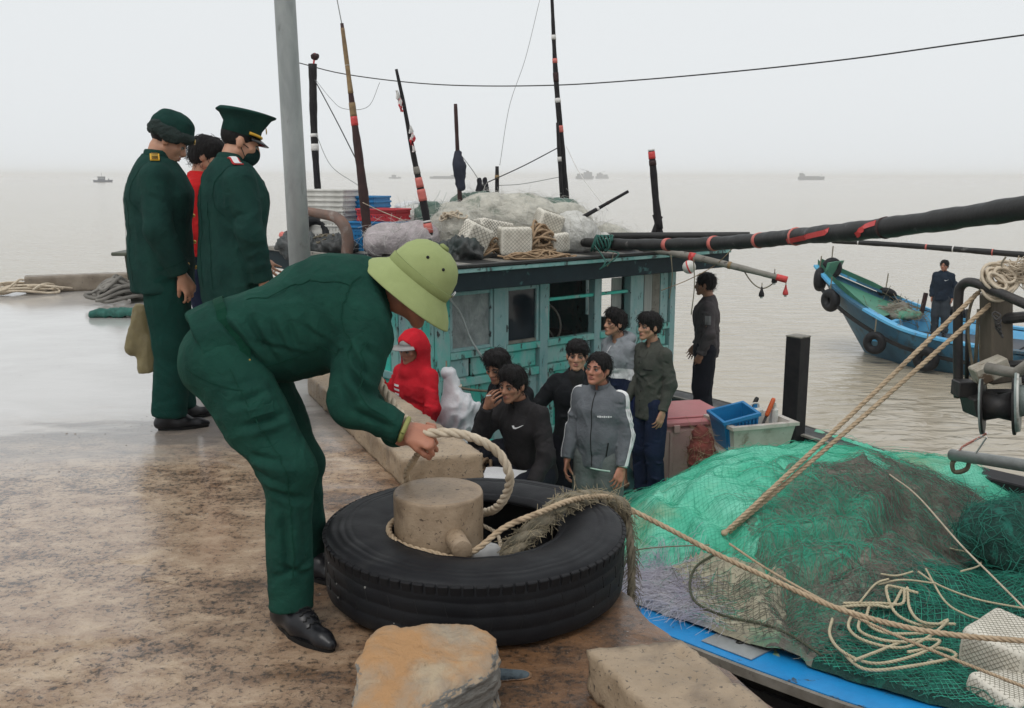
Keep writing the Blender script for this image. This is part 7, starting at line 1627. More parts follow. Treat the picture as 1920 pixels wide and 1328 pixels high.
def heap(u, v):
    z = heap0(u, v); U1, V1 = u.ravel(), v.ravel(); d = np.zeros(U1.shape); W_ = np.stack([U1*6, V1*6, U1*0], 1); wu, wv = fbm(W_, 31, 2)*.03, fbm(W_, 32, 2)*.03
    for L_, dep, wd in CREASE:
        best = np.full(U1.shape, 9.0); side = np.zeros(U1.shape)
        for a, b in zip(L_[:-1], L_[1:]):
            e = b-a; q0, q1 = U1+wu-a[0], V1+wv-a[1]; t = np.clip((q0*e[0]+q1*e[1])/(e@e+1e-9), 0, 1); dd = np.hypot(q0-e[0]*t, q1-e[1]*t); sd_ = np.sign(q0*e[1]-q1*e[0]); m_ = dd < best; best = np.where(m_, dd, best); side = np.where(m_, sd_, side)
        s_ = best*side; d += -dep*np.exp(-(s_/wd)**2)+dep*.75*np.exp(-((s_-wd*2.0)/(wd*1.5))**2)
    return np.maximum(z+d.reshape(z.shape), DECK+.02)
def to_px(P):
    X = P-np.array((0, 0, EYE)); F = np.array((0, math.cos(PITCH), -math.sin(PITCH))); U = np.array((0, math.sin(PITCH), math.cos(PITCH)))
    d = X@F; return 960+FOC*X[:, 0]/d, 664-FOC*(X@U)/d
def inpoly(x, y, poly):
    c = np.zeros(x.shape, bool); n = len(poly)
    for i in range(n):
        (x0, y0), (x1, y1) = poly[i], poly[(i+1) % n]
        with np.errstate(divide='ignore', invalid='ignore'): c ^= ((y0 > y) != (y1 > y)) & (x < (x1-x0)*(y-y0)/(y1-y0+1e-12)+x0)
    return c
NG = mat('green_net', (.085, .51, .335), (.21, .66, .48), rough=.75, scale=2.2, lo=.4, hi=.6, bump=.6, bscale=34, bdist=.02, c3=(.27, .36, .22), scale3=1.3, lo3=.56, hi3=.70, detail=7)
NB = mat('brown_net', (.16, .145, .125), (.25, .235, .19), rough=.9, scale=2.4, lo=.4, hi=.62, bump=.9, bscale=40, bdist=.02, c3=(.075, .26, .17), scale3=1.5, lo3=.50, hi3=.64, detail=8)
NC = mat('cream_mesh_net', (.42, .385, .28), (.28, .27, .20), rough=.9, scale=2.6, bump=.7, bscale=36, bdist=.015, c3=(.10, .34, .20), scale3=1.8, lo3=.52, hi3=.66)
NP = mat('violet_net', (.38, .375, .38), (.29, .285, .32), rough=.85, scale=6, bump=1, bscale=50, bdist=.02, c3=(.42, .42, .41), scale3=5, lo3=.52, hi3=.62)
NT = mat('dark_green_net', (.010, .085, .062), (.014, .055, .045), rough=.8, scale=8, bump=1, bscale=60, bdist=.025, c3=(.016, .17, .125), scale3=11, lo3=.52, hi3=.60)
GS = .021; us = np.arange(1.25, 6.2, GS); vs = np.arange(0, 4.9, GS); Ug, Wg = np.meshgrid(us, vs, indexing='ij'); VN = np.interp(us, _nu, _nv)+.15; Vg = VN[:, None]+Wg; Zg = heap(Ug, Vg)
def heapf(u, v):
    "the same surface read off the grid"
    u = np.asarray(u, float); i = np.clip((u-us[0])/GS, 0, len(us)-1.001); i0 = i.astype(int); fi = i-i0; j = np.clip((np.asarray(v, float)-np.interp(u, us, VN))/GS, 0, len(vs)-1.001); j0 = j.astype(int); fj = j-j0
    return (Zg[i0, j0]*(1-fi)+Zg[i0+1, j0]*fi)*(1-fj)+(Zg[i0, j0+1]*(1-fi)+Zg[i0+1, j0+1]*fi)*fj
PW = np.array(tuple(BO))+Ug.ravel()[:, None]*np.array(tuple(BA))+Vg.ravel()[:, None]*np.array(tuple(BP)); PW[:, 2] = Zg.ravel()
wob = np.stack([fbm(PW*2.4, 5, 5, .68), fbm(PW*2.4, 15, 5, .68)], 1)*24; X, Y = to_px(PW); X = X+wob[:, 0]; Y = Y+wob[:, 1]
vn = np.interp(Ug.ravel(), _nu, _nv); vf = np.interp(Ug.ravel(), _nu, _fv); inside = (Vg.ravel() < vf+.02) & (Zg.ravel() > DECK+.10)
brown = inpoly(X, Y, [(1540, 890), (1600, 872), (1720, 885), (1820, 930), (1880, 1000), (1850, 1030), (1720, 1040), (1660, 1085), (1630, 1110), (1600, 1160), (1530, 1240), (1460, 1230), (1490, 1090), (1600, 1060), (1650, 1000), (1620, 930)])
mixed = inpoly(X, Y, [(1440, 930), (1500, 895), (1560, 885), (1640, 905), (1680, 950), (1690, 1010), (1600, 1070), (1490, 1095), (1460, 1060), (1420, 1000)]) & ~brown
cream = inpoly(X, Y, [(1280, 1070), (1320, 1050), (1400, 1070), (1480, 1090), (1520, 1030), (1620, 1040), (1620, 1100), (1560, 1160), (1500, 1240), (1440, 1205), (1330, 1160), (1292, 1120)]) & ~brown & ~mixed
violet = inpoly(X, Y, [(1150, 1080), (1220, 1085), (1262, 1060), (1290, 1075), (1285, 1120), (1320, 1170), (1480, 1250), (1150, 1250)]) & ~brown & ~cream
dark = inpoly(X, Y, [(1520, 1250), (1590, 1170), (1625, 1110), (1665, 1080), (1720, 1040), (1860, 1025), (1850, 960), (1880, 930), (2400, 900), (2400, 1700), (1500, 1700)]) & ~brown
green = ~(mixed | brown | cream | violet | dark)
nU, nV = Ug.shape
def net_patch(name, label, mask, m, lift, net_m, pitch, r, fuzz=None, nf=0, fl=.16, fr=.0012, cat='fishing net', seed=1, dashes=True):
    o = empty(name, label, cat, (0, 0, 0)); M = (mask & inside).reshape(nU, nV); M2 = M.copy()
    for _ in range(3):
        D_ = M2.copy(); D_[1:] |= M2[:-1]; D_[:-1] |= M2[1:]; D_[:, 1:] |= M2[:, :-1]; D_[:, :-1] |= M2[:, 1:]; M2 = D_
    M3 = M2 & inside.reshape(nU, nV); Q = M3[:-1, :-1] & M3[1:, :-1] & M3[1:, 1:] & M3[:-1, 1:]
    # keep the one connected piece
    lab = np.where(Q, np.arange(Q.size).reshape(Q.shape)+1, 0)
    for _ in range(600):
        n_ = lab.copy()
        for sl_a, sl_b in (((slice(1, None), slice(None)), (slice(None, -1), slice(None))), ((slice(None), slice(1, None)), (slice(None), slice(None, -1)))):
            n_[sl_a] = np.maximum(n_[sl_a], n_[sl_b]); n_[sl_b] = np.maximum(n_[sl_b], n_[sl_a])
        n_ = np.where(Q, n_, 0)
        if (n_ == lab).all(): break
        lab = n_
    vals, cn = np.unique(lab[lab > 0], return_counts=True); Q = lab == vals[np.argmax(cn)]
    ii, jj = np.nonzero(Q); F = np.stack([ii*nV+jj, (ii+1)*nV+jj, (ii+1)*nV+jj+1, ii*nV+jj+1], 1); used = np.unique(F); rm = -np.ones(nU*nV, int); rm[used] = np.arange(len(used)); P = PW[used].copy()
    cnt = np.bincount(F.ravel(), minlength=nU*nV)[used]; P[:, 2] += np.where(cnt < 4, -.015, lift)
    P[:, 2] += fbm(P*9, seed, 3)*.012
    c = Vector(P.mean(0)); c.z = DECK; o.location = c
    F = rm[F].astype(np.int32)
    # underside, so that the heap has thickness
    P2 = P.copy(); P2[:, 2] = np.maximum(P2[:, 2]-.12, DECK); k = len(P)
    mesh_from('net_body', np.r_[P, P2], np.r_[F, F[:, ::-1]+k].astype(np.int32), m, o, world=True)
    # the knotted mesh itself: two families of twine lying over the heap
    L = []; lo_u, hi_u, lo_v, hi_v = us[0], us[-1], -1.0, 3.75; Mf = M
    for fam in (1, -1):
        for kk in np.arange(lo_u-hi_v, hi_u+hi_v, pitch*1.4142):
            t = np.arange(lo_v, hi_v, .03); u = kk+fam*t if fam == 1 else kk-t+lo_v*0
            W = np.stack([u*1.3, t*1.3, t*0+seed], 1); u = u+fbm(W, 21, 3)*.10; v = t+fbm(W, 22, 3)*.10
            i = np.clip(((u-us[0])/GS).round().astype(int), -1, nU); j = np.clip(((v-VN[np.clip(i, 0, nU-1)])/GS).round().astype(int), -1, nV); ok = (i >= 0) & (i < nU) & (j >= 0) & (j < nV); ok[ok] &= Mf[i[ok], j[ok]]
            run = []
            for q in range(len(t)):
                if ok[q]: run.append((i[q], j[q], u[q], v[q]))
                if (not ok[q] or q == len(t)-1) and run:
                    if len(run) > 2:
                        A = np.array(run); idx = (A[:, 0]*nV+A[:, 1]).astype(int); W3 = np.array(tuple(BO))+A[:, 2:3]*np.array(tuple(BA))+A[:, 3:4]*np.array(tuple(BP)); W3[:, 2] = PW[idx, 2]+lift+.006+fbm(PW[idx]*9, seed, 3)*.012; L.append(W3)
                    run = []
    s = curve_obj('net_twine', L, r, net_m, o); s['kind'] = 'stuff'
    if nf:
        rg = np.random.default_rng(seed); L = []
        for q in range(nf):
            p = P[rg.integers(0, k)]; a = rg.uniform(0, 6.28); cur = rg.normal(0, 2.2); l = fl*rg.uniform(.4, 1.3); ln = []; x, y, aa = p[0], p[1], a
            for t in range(9):
                ln.append((x, y, p[2]+.010+.018*math.sin(t*.42)*l/fl)); aa += cur*l/8*6*.3; x += math.cos(aa)*l/8; y += math.sin(aa)*l/8
            A = np.array(ln); u = (A-np.array(tuple(BO)))@np.array(tuple(BA)); v = (A-np.array(tuple(BO)))@np.array(tuple(BP)); A[:, 2] = heapf(u, v)+lift+.012+.02*np.sin(np.arange(9)*.42)*rg.uniform(.2, 1.4); L.append(A)
        s = curve_obj('loose_twine', L, fr, fuzz, o); s['kind'] = 'stuff'
    return o
GT = mat('mint_twine', (.05, .50, .32), (.03, .36, .23), rough=.6, bump=0); GTD = mat('deep_green_twine', (.016, .28, .18), (.05, .44, .30), rough=.6, bump=0); BT = mat('brown_twine', (.10, .092, .08), (.20, .185, .15), rough=.8, bump=0); VT = mat('violet_twine', (.50, .49, .53), (.38, .36, .46), rough=.8, bump=0); DT = mat('olive_knot_twine', (.075, .085, .05), rough=.8, bump=0)
net_patch('fishing_net', 'bright green fishing net heaped highest along the far side of the foredeck', green, NG, .012, GTD, .022, .0007, GT, 900, .22, .0013, seed=3)
net_patch('fishing_net', 'grey brown fine fishing net spread down the middle of the foredeck heap', brown, NB, .03, BT, .024, .0008, BT, 1300, .16, .0013, seed=5)
net_patch('fishing_net', 'grey green thin fishing net between the bright green and the brown net', mixed, mat('mixed_net', (.15, .20, .15), (.06, .38, .25), rough=.9, scale=2.6, lo=.42, hi=.60, bump=.8, bscale=40, bdist=.02, detail=8, c3=(.22, .20, .16), scale3=3, lo3=.55, hi3=.68), .02, mat('mixed_twine', (.10, .20, .15), (.05, .30, .2), rough=.8, bump=0), .030, .0011, GT, 500, .16, .0012, seed=6)
net_patch('fishing_net', 'cream fishing net with wide dark meshes bulging over the gunwale', cream, NC, .045, DT, .030, .0011, BT, 160, .16, .001, seed=7)
net_patch('fishing_net', 'pale violet net bunched at the gunwale beside the tyre', violet, NP, .022, VT, .030, .0010, VT, 900, .22, .0011, seed=9)
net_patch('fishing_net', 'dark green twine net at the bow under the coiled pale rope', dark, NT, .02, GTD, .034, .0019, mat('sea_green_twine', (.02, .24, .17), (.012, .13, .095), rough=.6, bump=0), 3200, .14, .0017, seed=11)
veil = empty('net_veil', 'thin loose green and grey twine veil drawn over the seams of the heaped nets', 'fishing net', (0, 0, 0)); rg = np.random.default_rng(123); LA, LB = [], []
gi = (mixed | cream | brown) & inside; idxs = np.nonzero(gi)[0]; veil.location = Vector(PW[idxs].mean(0))
for q in range(2600):
    p = PW[idxs[rg.integers(0, len(idxs))]]; a = rg.uniform(0, 6.28); cur = rg.normal(0, 1.4); l = rg.uniform(.12, .40); n_ = 11; aa = a+cur*np.linspace(0, 1, n_)*l*4; xy = np.stack([p[0]+np.cumsum(np.cos(aa))*l/n_, p[1]+np.cumsum(np.sin(aa))*l/n_], 1)
    A = np.c_[xy, np.zeros(n_)]; Q_ = A-np.array(tuple(BO)); u = Q_@np.array(tuple(BA)); v = Q_@np.array(tuple(BP))
    if (v < np.interp(u, _nu, _nv)+.1).any(): continue
    A[:, 2] = heapf(u, v)+.04+.012*np.sin(np.arange(n_)*.7+q)
    (LA if rg.random() < .5 else LB).append(A)
for L_, m_ in ((LA, mat('veil_green', (.07, .42, .28), (.04, .30, .2), rough=.7, bump=0)), (LB, mat('veil_grey', (.26, .245, .21), (.16, .15, .13), rough=.8, bump=0))):
    c_ = curve_obj('veil_twine', L_, .0010, m_, veil); c_['kind'] = 'stuff'
# a thin mint net drawn up over the far gunwale
lump('fishing_net', 'dark green net ball at the right frame edge above the bow heap', D(1900, 985, 5.6)-Vector((0, 0, .22)), [((0, 0, .16), (.30, .26, .20)), ((.25, .1, .14), (.3, .26, .2)), ((.1, -.15, .08), (.3, .2, .16))], NT, strands=1, n=900, slen=.10, sr=.0018, sm=mat('sea_green_twine', (.02, .24, .17)), cat='fishing net', seed=19)

# pale rope lying in loose coils over the dark net
def hz(x, y):
    p = np.array([[x, y, 0]])-np.array(tuple(BO)); return float(heapf(np.array([p[0]@np.array(tuple(BA))]), np.array([p[0]@np.array(tuple(BP))]))[0])
def on_heap(px, py, z0=-.9):
    r = _ray(px, py); t = np.arange(2.5, 8.5, .015); X_ = np.array((0, 0, EYE))+t[:, None]*np.array(tuple(r)); Q_ = X_-np.array(tuple(BO))
    h = heapf(Q_@np.array(tuple(BA)), Q_@np.array(tuple(BP))); u_ = Q_@np.array(tuple(BA)); v_ = Q_@np.array(tuple(BP)); ok = (X_[:, 2] < h+.03) & (v_ > np.interp(u_, _nu, _nv)+.02) & (u_ > 1)
    return Vector(X_[np.argmax(ok)]) if ok.any() else Zp(px, py, z0)
co = empty('coiled_rope', 'pale rope lying in loose coils over the dark green net by the blue gunwale', 'rope', on_heap(1640, 1180))
paths = [[(1560, 1190), (1555, 1225), (1580, 1262), (1640, 1275), (1720, 1262), (1760, 1240), (1700, 1232), (1640, 1258), (1600, 1278)],
         [(1600, 1175), (1590, 1210), (1620, 1240), (1690, 1245), (1745, 1225), (1775, 1200), (1740, 1205), (1680, 1185), (1660, 1140), (1680, 1130), (1720, 1145)],
         [(1615, 1180), (1610, 1215), (1650, 1238), (1700, 1235)], [(1630, 1160), (1625, 1200), (1660, 1225), (1730, 1218)], [(1690, 1135), (1670, 1170), (1640, 1172), (1600, 1165), (1570, 1172)], [(1700, 1130), (1705, 1175), (1730, 1205), (1790, 1200)], [(1695, 1132), (1690, 1165), (1650, 1168), (1580, 1160)],
         [(1575, 1250), (1620, 1290), (1700, 1290), (1790, 1262), (1760, 1250), (1700, 1262)], [(1720, 1090), (1760, 1120), (1830, 1150), (1920, 1160)], [(1735, 1085), (1770, 1150), (1810, 1180), (1850, 1185)], [(1645, 1115), (1690, 1110), (1750, 1120)], [(1610, 1150), (1640, 1118), (1665, 1112)], [(1780, 1045), (1830, 1062), (1835, 1085), (1800, 1090)], [(1650, 1095), (1680, 1102), (1710, 1098)], [(1860, 1025), (1880, 1050), (1935, 1065)], [(1870, 1010), (1900, 1035), (1940, 1042)]]
for i, pp in enumerate(paths):
    pts = [on_heap(q[0], q[1]-(16 if i < 8 else 6))+Vector((0, 0, .040+.012*(k_ % 3))) for k_, q in enumerate(pp)]; rope_geo(catmull(pts, 7), .0085 if i < 8 else .006, step=.008).build('turn', mat('cream_rope', (.55, .48, .33), (.42, .36, .24), rough=.8, scale=20, bump=.3), co, world=True, smooth=True)
foam_block('big netted foam float at the right edge with a mooring rope lying across it', Zp(1885, 1222, -.84), (.34, .30, .26), (R_(6), R_(-4), R_(38)), TWINEG, .017, .0014, 'netted foam floats on the bow')
foam_block('flat netted foam float wedged against the blue gunwale', Zp(1795, 1282, -.99), (.32, .2, .10), (R_(4), R_(3), R_(-30)), TWINEG, .017, .0014, 'netted foam floats on the bow')
foam_block('netted foam float cut by the lower right corner of the frame', Zp(1900, 1318, -.93), (.32, .28, .2), (R_(3), R_(5), R_(20)), TWINEG, .017, .0014, 'netted foam floats on the bow')
hp_ = [on_heap(*q)+Vector((0, 0, .03)) for q in ((1345, 1045), (1306, 1070), (1293, 1105), (1306, 1140), (1360, 1165), (1430, 1180), (1480, 1200), (1540, 1240))]
t = rope_geo(catmull(hp_, 8), .0075, step=.008).build('head_rope', DT, None, smooth=True); tag(t, 'dark olive head rope edging the cream wide meshed net above the gunwale', 'rope')
# ropes from the derrick down to the nets, and thin lines
dr = empty('derrick_rope', 'pair of straight tan ropes running up from the nets to the winch frame', 'rope', D(1360, 1005, 5.9))
for a, b in (((1356, 1008), (1835, 548, 6.05)), ((1366, 1004), (1862, 566, 6.0))):
    pa, pb2 = on_heap(*a)+Vector((0, 0, .02)), D(*b); rope_geo([pa, (pa+pb2)/2-Vector((0, 0, .012)), pb2], .0155, step=.016).build('laid_strands', ROPE, dr, world=True, smooth=True)
Geo().ball(on_heap(1358, 1008)+Vector((0, 0, .03)), (.022, .02, .02), 8).build('knot', ROPE, dr, world=True, smooth=True)
for nm, lb, pp, r, mm in (('net_line', 'thin tan line crossing the nets below the derrick rope foot', [(1368, 1020, 5.5), (1440, 1068, 5.1), (1560, 1135, 4.3), (1700, 1200, 3.9), (1930, 1292, 3.4)], .0075, ROPE), ('net_line', 'thin pale line running down over the brown net to the right', [(1668, 890, 6.4), (1720, 930, 6.1), (1800, 1020, 5.4), (1860, 1080, 5.1), (1930, 1150, 4.75)], .006, ROPEP), ('net_line', 'faint green line across the green net beside the tyre', [(1185, 1032, 5.0), (1240, 1026, 5.05), (1330, 1022, 5.2)], .004, ROPED)):
    t = rope_geo(catmull([D(*q) for q in pp], 8), r, step=r*1.2).build(nm, mm, None, smooth=True); tag(t, lb, 'rope')
# ---- winch frame on the bow
wz = D(1860, 700, 6.0)
wi = empty('net_winch', 'rusty net winch with black frame, wooden block and two drums on the bow', 'winch', Vector((wz.x, wz.y, -1.0)))
IRON = mat('black_iron', (.018, .018, .020), (.04, .035, .032), rough=.5, scale=9, bump=.4, bscale=50); DRUMP = mat('drum_rim', (.33, .38, .36), (.2, .24, .23), rough=.5, scale=8, bump=.2, c3=(.12, .2, .17), scale3=5); OLDW = mat('old_wood_post', (.15, .125, .095), (.09, .075, .055), rough=.8, scale=9, bump=.6, bscale=40, stretch=(1, 1, .25))
Geo().tube(catmull([D(1797, 745, 6.1), D(1796, 640, 6.1), D(1797, 560, 6.1), D(1803, 536, 6.08), D(1825, 530, 6.0), D(1880, 552, 5.85), D(1990, 600, 5.5)], 8), .030, 12).build('pipe_frame', IRON, wi, world=True, smooth=True)
Geo().tube([D(1812, 740, 6.15), D(1815, 580, 6.15)], .014, 8).build('stay', IRON, wi, world=True, smooth=True); Geo().tube([D(1826, 730, 6.15), D(1835, 580, 6.15)], .012, 8).build('stay', ROPED, wi, world=True, smooth=True)
c = D(1868, 630, 6.05); Geo().box((-.075, -.07, -.30), (.075, .07, .28), axes(c, nz((1, .15, .12)), nz((-.15, 1, 0)), nz((-.10, 0, 1))), .012).build('winch_post', OLDW, wi, world=True)
c = D(1856, 694, 5.85); Geo().box((-.10, -.07, -.055), (.10, .07, .055), axes(c, nz((.85, -.1, .42)), nz((.1, 1, 0)), nz((-.42, 0, .9))), .008).build('brake_block', mat('pale_block', (.46, .43, .36), (.3, .26, .2), rough=.7, scale=14, bump=.3, c3=(.12, .08, .05), scale3=9, lo3=.56, hi3=.62), wi, world=True)
Geo().box((-.06, -.06, -.05), (.06, .06, .05), axes(D(1808, 728, 6.0), (1, 0, 0), (0, 1, 0), (0, 0, 1)), .006).build('motor_box', IRON, wi, world=True)
c = D(1835, 752, 5.95); Geo().box((-.07, -.08, -.08), (.09, .10, .05), axes(c, nz((1, .1, .3)), nz((-.1, 1, 0)), nz((-.3, 0, 1))), .01).build('gear_case', IRON, wi, world=True)
Geo().tube([D(1800, 735, 6.0), D(1930, 735, 5.9)], .02, 8).build('cross_bar', IRON, wi, world=True)
for py in (600, 690): Geo().tube([D(1860, py, 6.05), D(2080, py-20, 5.6)], .035, 10).build('carrier_beam', IRON, wi, world=True)
pb_ = D(2080, 690, 5.6); Geo().box((-.12, -.12, -2.2), (.12, .12, .35), axes(pb_, BA, BP, (0, 0, 1)), .012).build('bow_post', OLDW, wi, world=True)
def drum(c, ax, R, W, m1, m2):
    Mx = along(c, c+Vector(ax)); g = Geo(); k = R
    body = Geo().lathe([(k*.52, -W*.5), (k*.42, 0), (k*.52, W*.5)], 28, Mx).build('drum', m1, wi, world=True, smooth=True)
    for s in (-1, 1): Geo().lathe([(0, s*W*.5), (k*.9, s*W*.5), (k*.985, s*W*.49), (k, s*W*.54), (k*.985, s*W*.60), (k*.86, s*W*.62), (k*.8, s*W*.56), (k*.3, s*W*.55), (k*.26, s*W*.66), (0, s*W*.66)], 36, Mx).build('flange', m2 if s < 0 else m1, body, world=True, smooth=True)
    Geo().lathe([(k*.93, -W*.63), (k*1.0, -W*.63), (k*1.02, -W*.56), (k*.95, -W*.56)], 36, Mx, close=True).build('rim', DRUMP, body, world=True, smooth=True)
drum(D(1872, 762, 5.75), (.86, -.50, .10), .175, .16, IRON, IRON); drum(D(1945, 752, 5.5), (.86, -.50, .10), .185, .18, DRUMP, mat('white_drum', (.62, .62, .58), (.5, .5, .46), rough=.4, scale=5, bump=.2, c3=(.3, .28, .24), scale3=6))
Geo().tube([D(1850, 690, 5.7), D(1905, 700, 5.55), D(1990, 640, 5.3)], .035, 8).build('brake_lever', WOODG, wi, world=True, smooth=True)
# rope turns and whipped ends at the top
rt = empty('rope_bundle', 'bundle of frayed rope turns tied on top of the winch frame', 'rope', D(1880, 520, 5.95)); g = Geo(); rg = np.random.default_rng(77)
for i in range(16):
    c = np.array(D(1872, 522, 5.95)); rr = rg.uniform(.05, .12); a = rg.uniform(-.5, .5); n1 = np.array([math.cos(a), math.sin(a)*.5, .25*rg.normal()]); n2 = np.array([.2*rg.normal(), .5, .8]); tt = np.linspace(0, 6.4, 22); g.tube(c+rg.normal(0, .02, 3)+rr*(np.cos(tt)[:, None]*n1+np.sin(tt)[:, None]*n2), .011, 5)
g.build('turns', ROPEP, rt, world=True, smooth=True); L = []
for i in range(170):
    p = np.array(D(1890+rg.normal(0, 6), 512+rg.normal(0, 9), 5.95)); q = np.array(D(1935+rg.normal(0, 12), 508+rg.normal(0, 12), 5.9)); L.append([p, (p+q)/2+rg.normal(0, .02, 3), q+rg.normal(0, .03, 3)])
s = curve_obj('frayed_end', L, .0028, ROPEP, rt); s['kind'] = 'stuff'; Geo().tube(catmull([D(1880, 510, 5.95), D(1878, 495, 5.95), D(1886, 482, 5.95)], 4), .006, 5).build('end', ROPED, rt, world=True)
for a in ((1815, 620), (1845, 600), (1838, 650)): Geo().tube(catmull([D(1860, 530, 6.0), D(a[0]+10, 560, 6.08), D(a[0], a[1], 6.1), D(a[0]+12, a[1]+90, 6.1)], 6), .010, 6).build('hanging_turn', ROPED, rt, world=True, smooth=True)
g = Geo()
for q in range(5): g.tube(catmull([D(1860+q*3, 590+q*6, 5.85), D(1868+q*3, 600+q*8, 5.8), D(1876, 592+q*9, 5.82), D(1866, 585+q*7, 5.85), D(1860+q*3, 590+q*6, 5.85)], 5), .006, 5)
g.build('shackle_chain', IRON, wi, world=True, smooth=True)
# ---------------------------------------------------------------- the blue boat across the water and the ships in the haze
TB = Vector((7.12, 21.5, 0)); TA = nz(Vector((.76, -.65, 0))); TP = nz(Vector((.65, .76, 0)))
def C2(u, v, z): return TB+TA*u+TP*v+Vector((0, 0, z))
b2 = empty('fishing_boat', 'open blue fishing boat hung with black tyres approaching across the water', 'boat', C2(4, 0, WATER))
SKY = mat('light_blue_paint', (.07, .33, .60), (.10, .40, .62), rough=.5, scale=3, bump=.3, bscale=20, c3=(.10, .16, .20), scale3=4, lo3=.58, hi3=.66); MIDB = mat('worn_blue_hull', (.018, .085, .15), (.03, .13, .20), rough=.5, scale=2.5, bump=.4, bscale=15, c3=(.03, .05, .06), scale3=4, lo3=.56, hi3=.66); GRNB = mat('boat_green', (.06, .24, .15), (.05, .18, .12), rough=.6, scale=3, bump=.3, bscale=18, c3=(.15, .2, .15), scale3=4, lo3=.58, hi3=.66); DKD = mat('dark_deck_boards', (.06, .065, .075), (.04, .042, .05), rough=.55, scale=5, bump=.4, bscale=20)
st = [(-.25, .10, -.62), (.15, .46, -.86), (.7, .86, -1.14), (1.4, 1.20, -1.42), (2.2, 1.42, -1.68), (3.2, 1.55, -1.80), (4.4, 1.58, -1.85), (5.6, 1.52, -1.82), (6.8, 1.38, -1.72), (7.8, 1.1, -1.52)]
n2 = len(st); V = []; prof = [(1.0, 0), (.97, -.25), (.90, -.55), (.72, -.85), (.4, -1.15), (0, -1.3), (-.4, -1.15), (-.72, -.85), (-.90, -.55), (-.97, -.25), (-1.0, 0)]
for u, w, z in st:
    for s, dz in prof: f = -dz/1.3; V.append(C2(u+(.0 if u > 2.2 else (2.2-u)*.62*f), s*w*(1-.25*f*(u < 2)), z+(-2.95-z)*f))
Geo().add(V, [(i*11+j, i*11+j+1, i*11+12+j, i*11+11+j) for i in range(n2-1) for j in range(10)]+[tuple(range(10, -1, -1)), tuple((n2-1)*11+j for j in range(11))]).build('hull', MIDB, b2, world=True, smooth=True)
for s in (-1, 1):
    q = catmull([C2(u, s*w*.95, z+.03) for u, w, z in st], 5); seg = len(q)//6
    for k in range(6):
        a, b_ = k*seg, min(len(q)-1, (k+1)*seg); strip_on(q[a:b_+1], .20, (0, 0, 1), .05).build('gunwale_plank', SKY if k % 3 != 1 else MIDB, b2, world=True)
    q = [C2(u, s*(w+.02), z-.28) for u, w, z in st]; strip_on(catmull(q, 4), .07, [TP*s]*40, .05).build('rubbing_strake', HULLD, b2, world=True)
    # inside faces
    V = []
    for u, w, z in st[3:]: V += [C2(u, s*w*.88, z), C2(u, s*w*.80, -2.0)]
    Geo().add(V, [(i*2, i*2+1, i*2+3, i*2+2) for i in range(len(st)-4)]).build('inner_side', SKY, b2, world=True)
V = []
for u, w, z in st[3:]: V += [C2(u, -w*.84, -1.99), C2(u, w*.84, -1.99)]
Geo().add(V, [(i*2, i*2+1, i*2+3, i*2+2) for i in range(len(st)-4)]).build('floor', DKD, b2, world=True)
for u in (2.5, 3.3, 4.1, 4.9): Geo().box((u, -1.15, -1.985), (u+.72, 1.15, -1.96), axes(TB, TA, TP, (0, 0, 1)), .006).build('floor_board', DKD, b2, world=True)
Geo().box((1.55, -.95, -2.04), (1.66, .95, -1.60), axes(TB, TA, TP, (0, 0, 1)), .01).build('thwart', SKY, b2, world=True)
V = []
for u, w, z in st[:4]: V += [C2(u+.02, -w*.9, z-.10), C2(u+.02, w*.9, z-.10)]
Geo().add(V, [(i*2, i*2+1, i*2+3, i*2+2) for i in range(3)]).build('foredeck', GRNB, b2, world=True)
Geo().add([C2(.0, -.34, -.77), C2(.0, .34, -.77), C2(.1, .40, -.46), C2(.1, -.40, -.46), C2(.06, -.34, -.77), C2(.06, .34, -.77), C2(.16, .40, -.46), C2(.16, -.40, -.46)], [(0, 1, 2, 3), (7, 6, 5, 4), (0, 4, 5, 1), (1, 5, 6, 2), (2, 6, 7, 3), (3, 7, 4, 0)]).build('stem_board', GRNB, b2, world=True)
V = []
for u, w, z in st[:5]:
    for s in (-1, 1): pass
for s in (-1, 1):
    V = [C2(u, s*w*.93, z+zz) for u, w, z in st[:4] for zz in (0.06, .20 if u < 1 else .08)]
    Geo().add(V, [(i*2, i*2+1, i*2+3, i*2+2) for i in range(3)]+[(i*2+2, i*2+3, i*2+1, i*2) for i in range(3)]).build('bow_board', GRNB, b2, world=True)
# green wheelhouse towards the stern, partly out of the frame
for nm, lo, hi, m in (('cabin_wall', (5.4, -.85, -2.04), (7.4, .85, -.85), GRNB), ('cabin_roof', (5.25, -1.0, -.848), (7.55, 1.0, -.78), MIDB), ('cabin_door', (5.37, -.25, -2.0), (5.398, .3, -1.0), MIDB), ('engine_box', (4.3, -.55, -2.04), (5.1, .55, -1.55), mat('navy_box', (.02, .05, .11), (.015, .035, .08), rough=.5))):
    Geo().box(lo, hi, axes(TB, TA, TP, (0, 0, 1)), .015).build(nm, m, b2, world=True)
def tyre_f(c, nrm, R=.30, r=.10, label=''):
    R *= .8; r *= .85
    t = empty('tyre_fender', label, 'tyre', c, 0, 'tyre fenders on the blue boat'); g = Geo(); M = along((0, 0, 0), nrm)
    g.lathe([((R-r)+r*math.cos(a), r*math.sin(a)) for a in [2*math.pi*i/14 for i in range(14)]], 30, M, close=True).build('casing', RUBBER, t, smooth=True)
    Geo().tube([M @ Vector((0, R-r, r*.3)), Vector((0, 0, R+.25))], .014, 6).build('hanging_rope', ROPED, t)
ps = 'black tyre fender on the blue boat, '
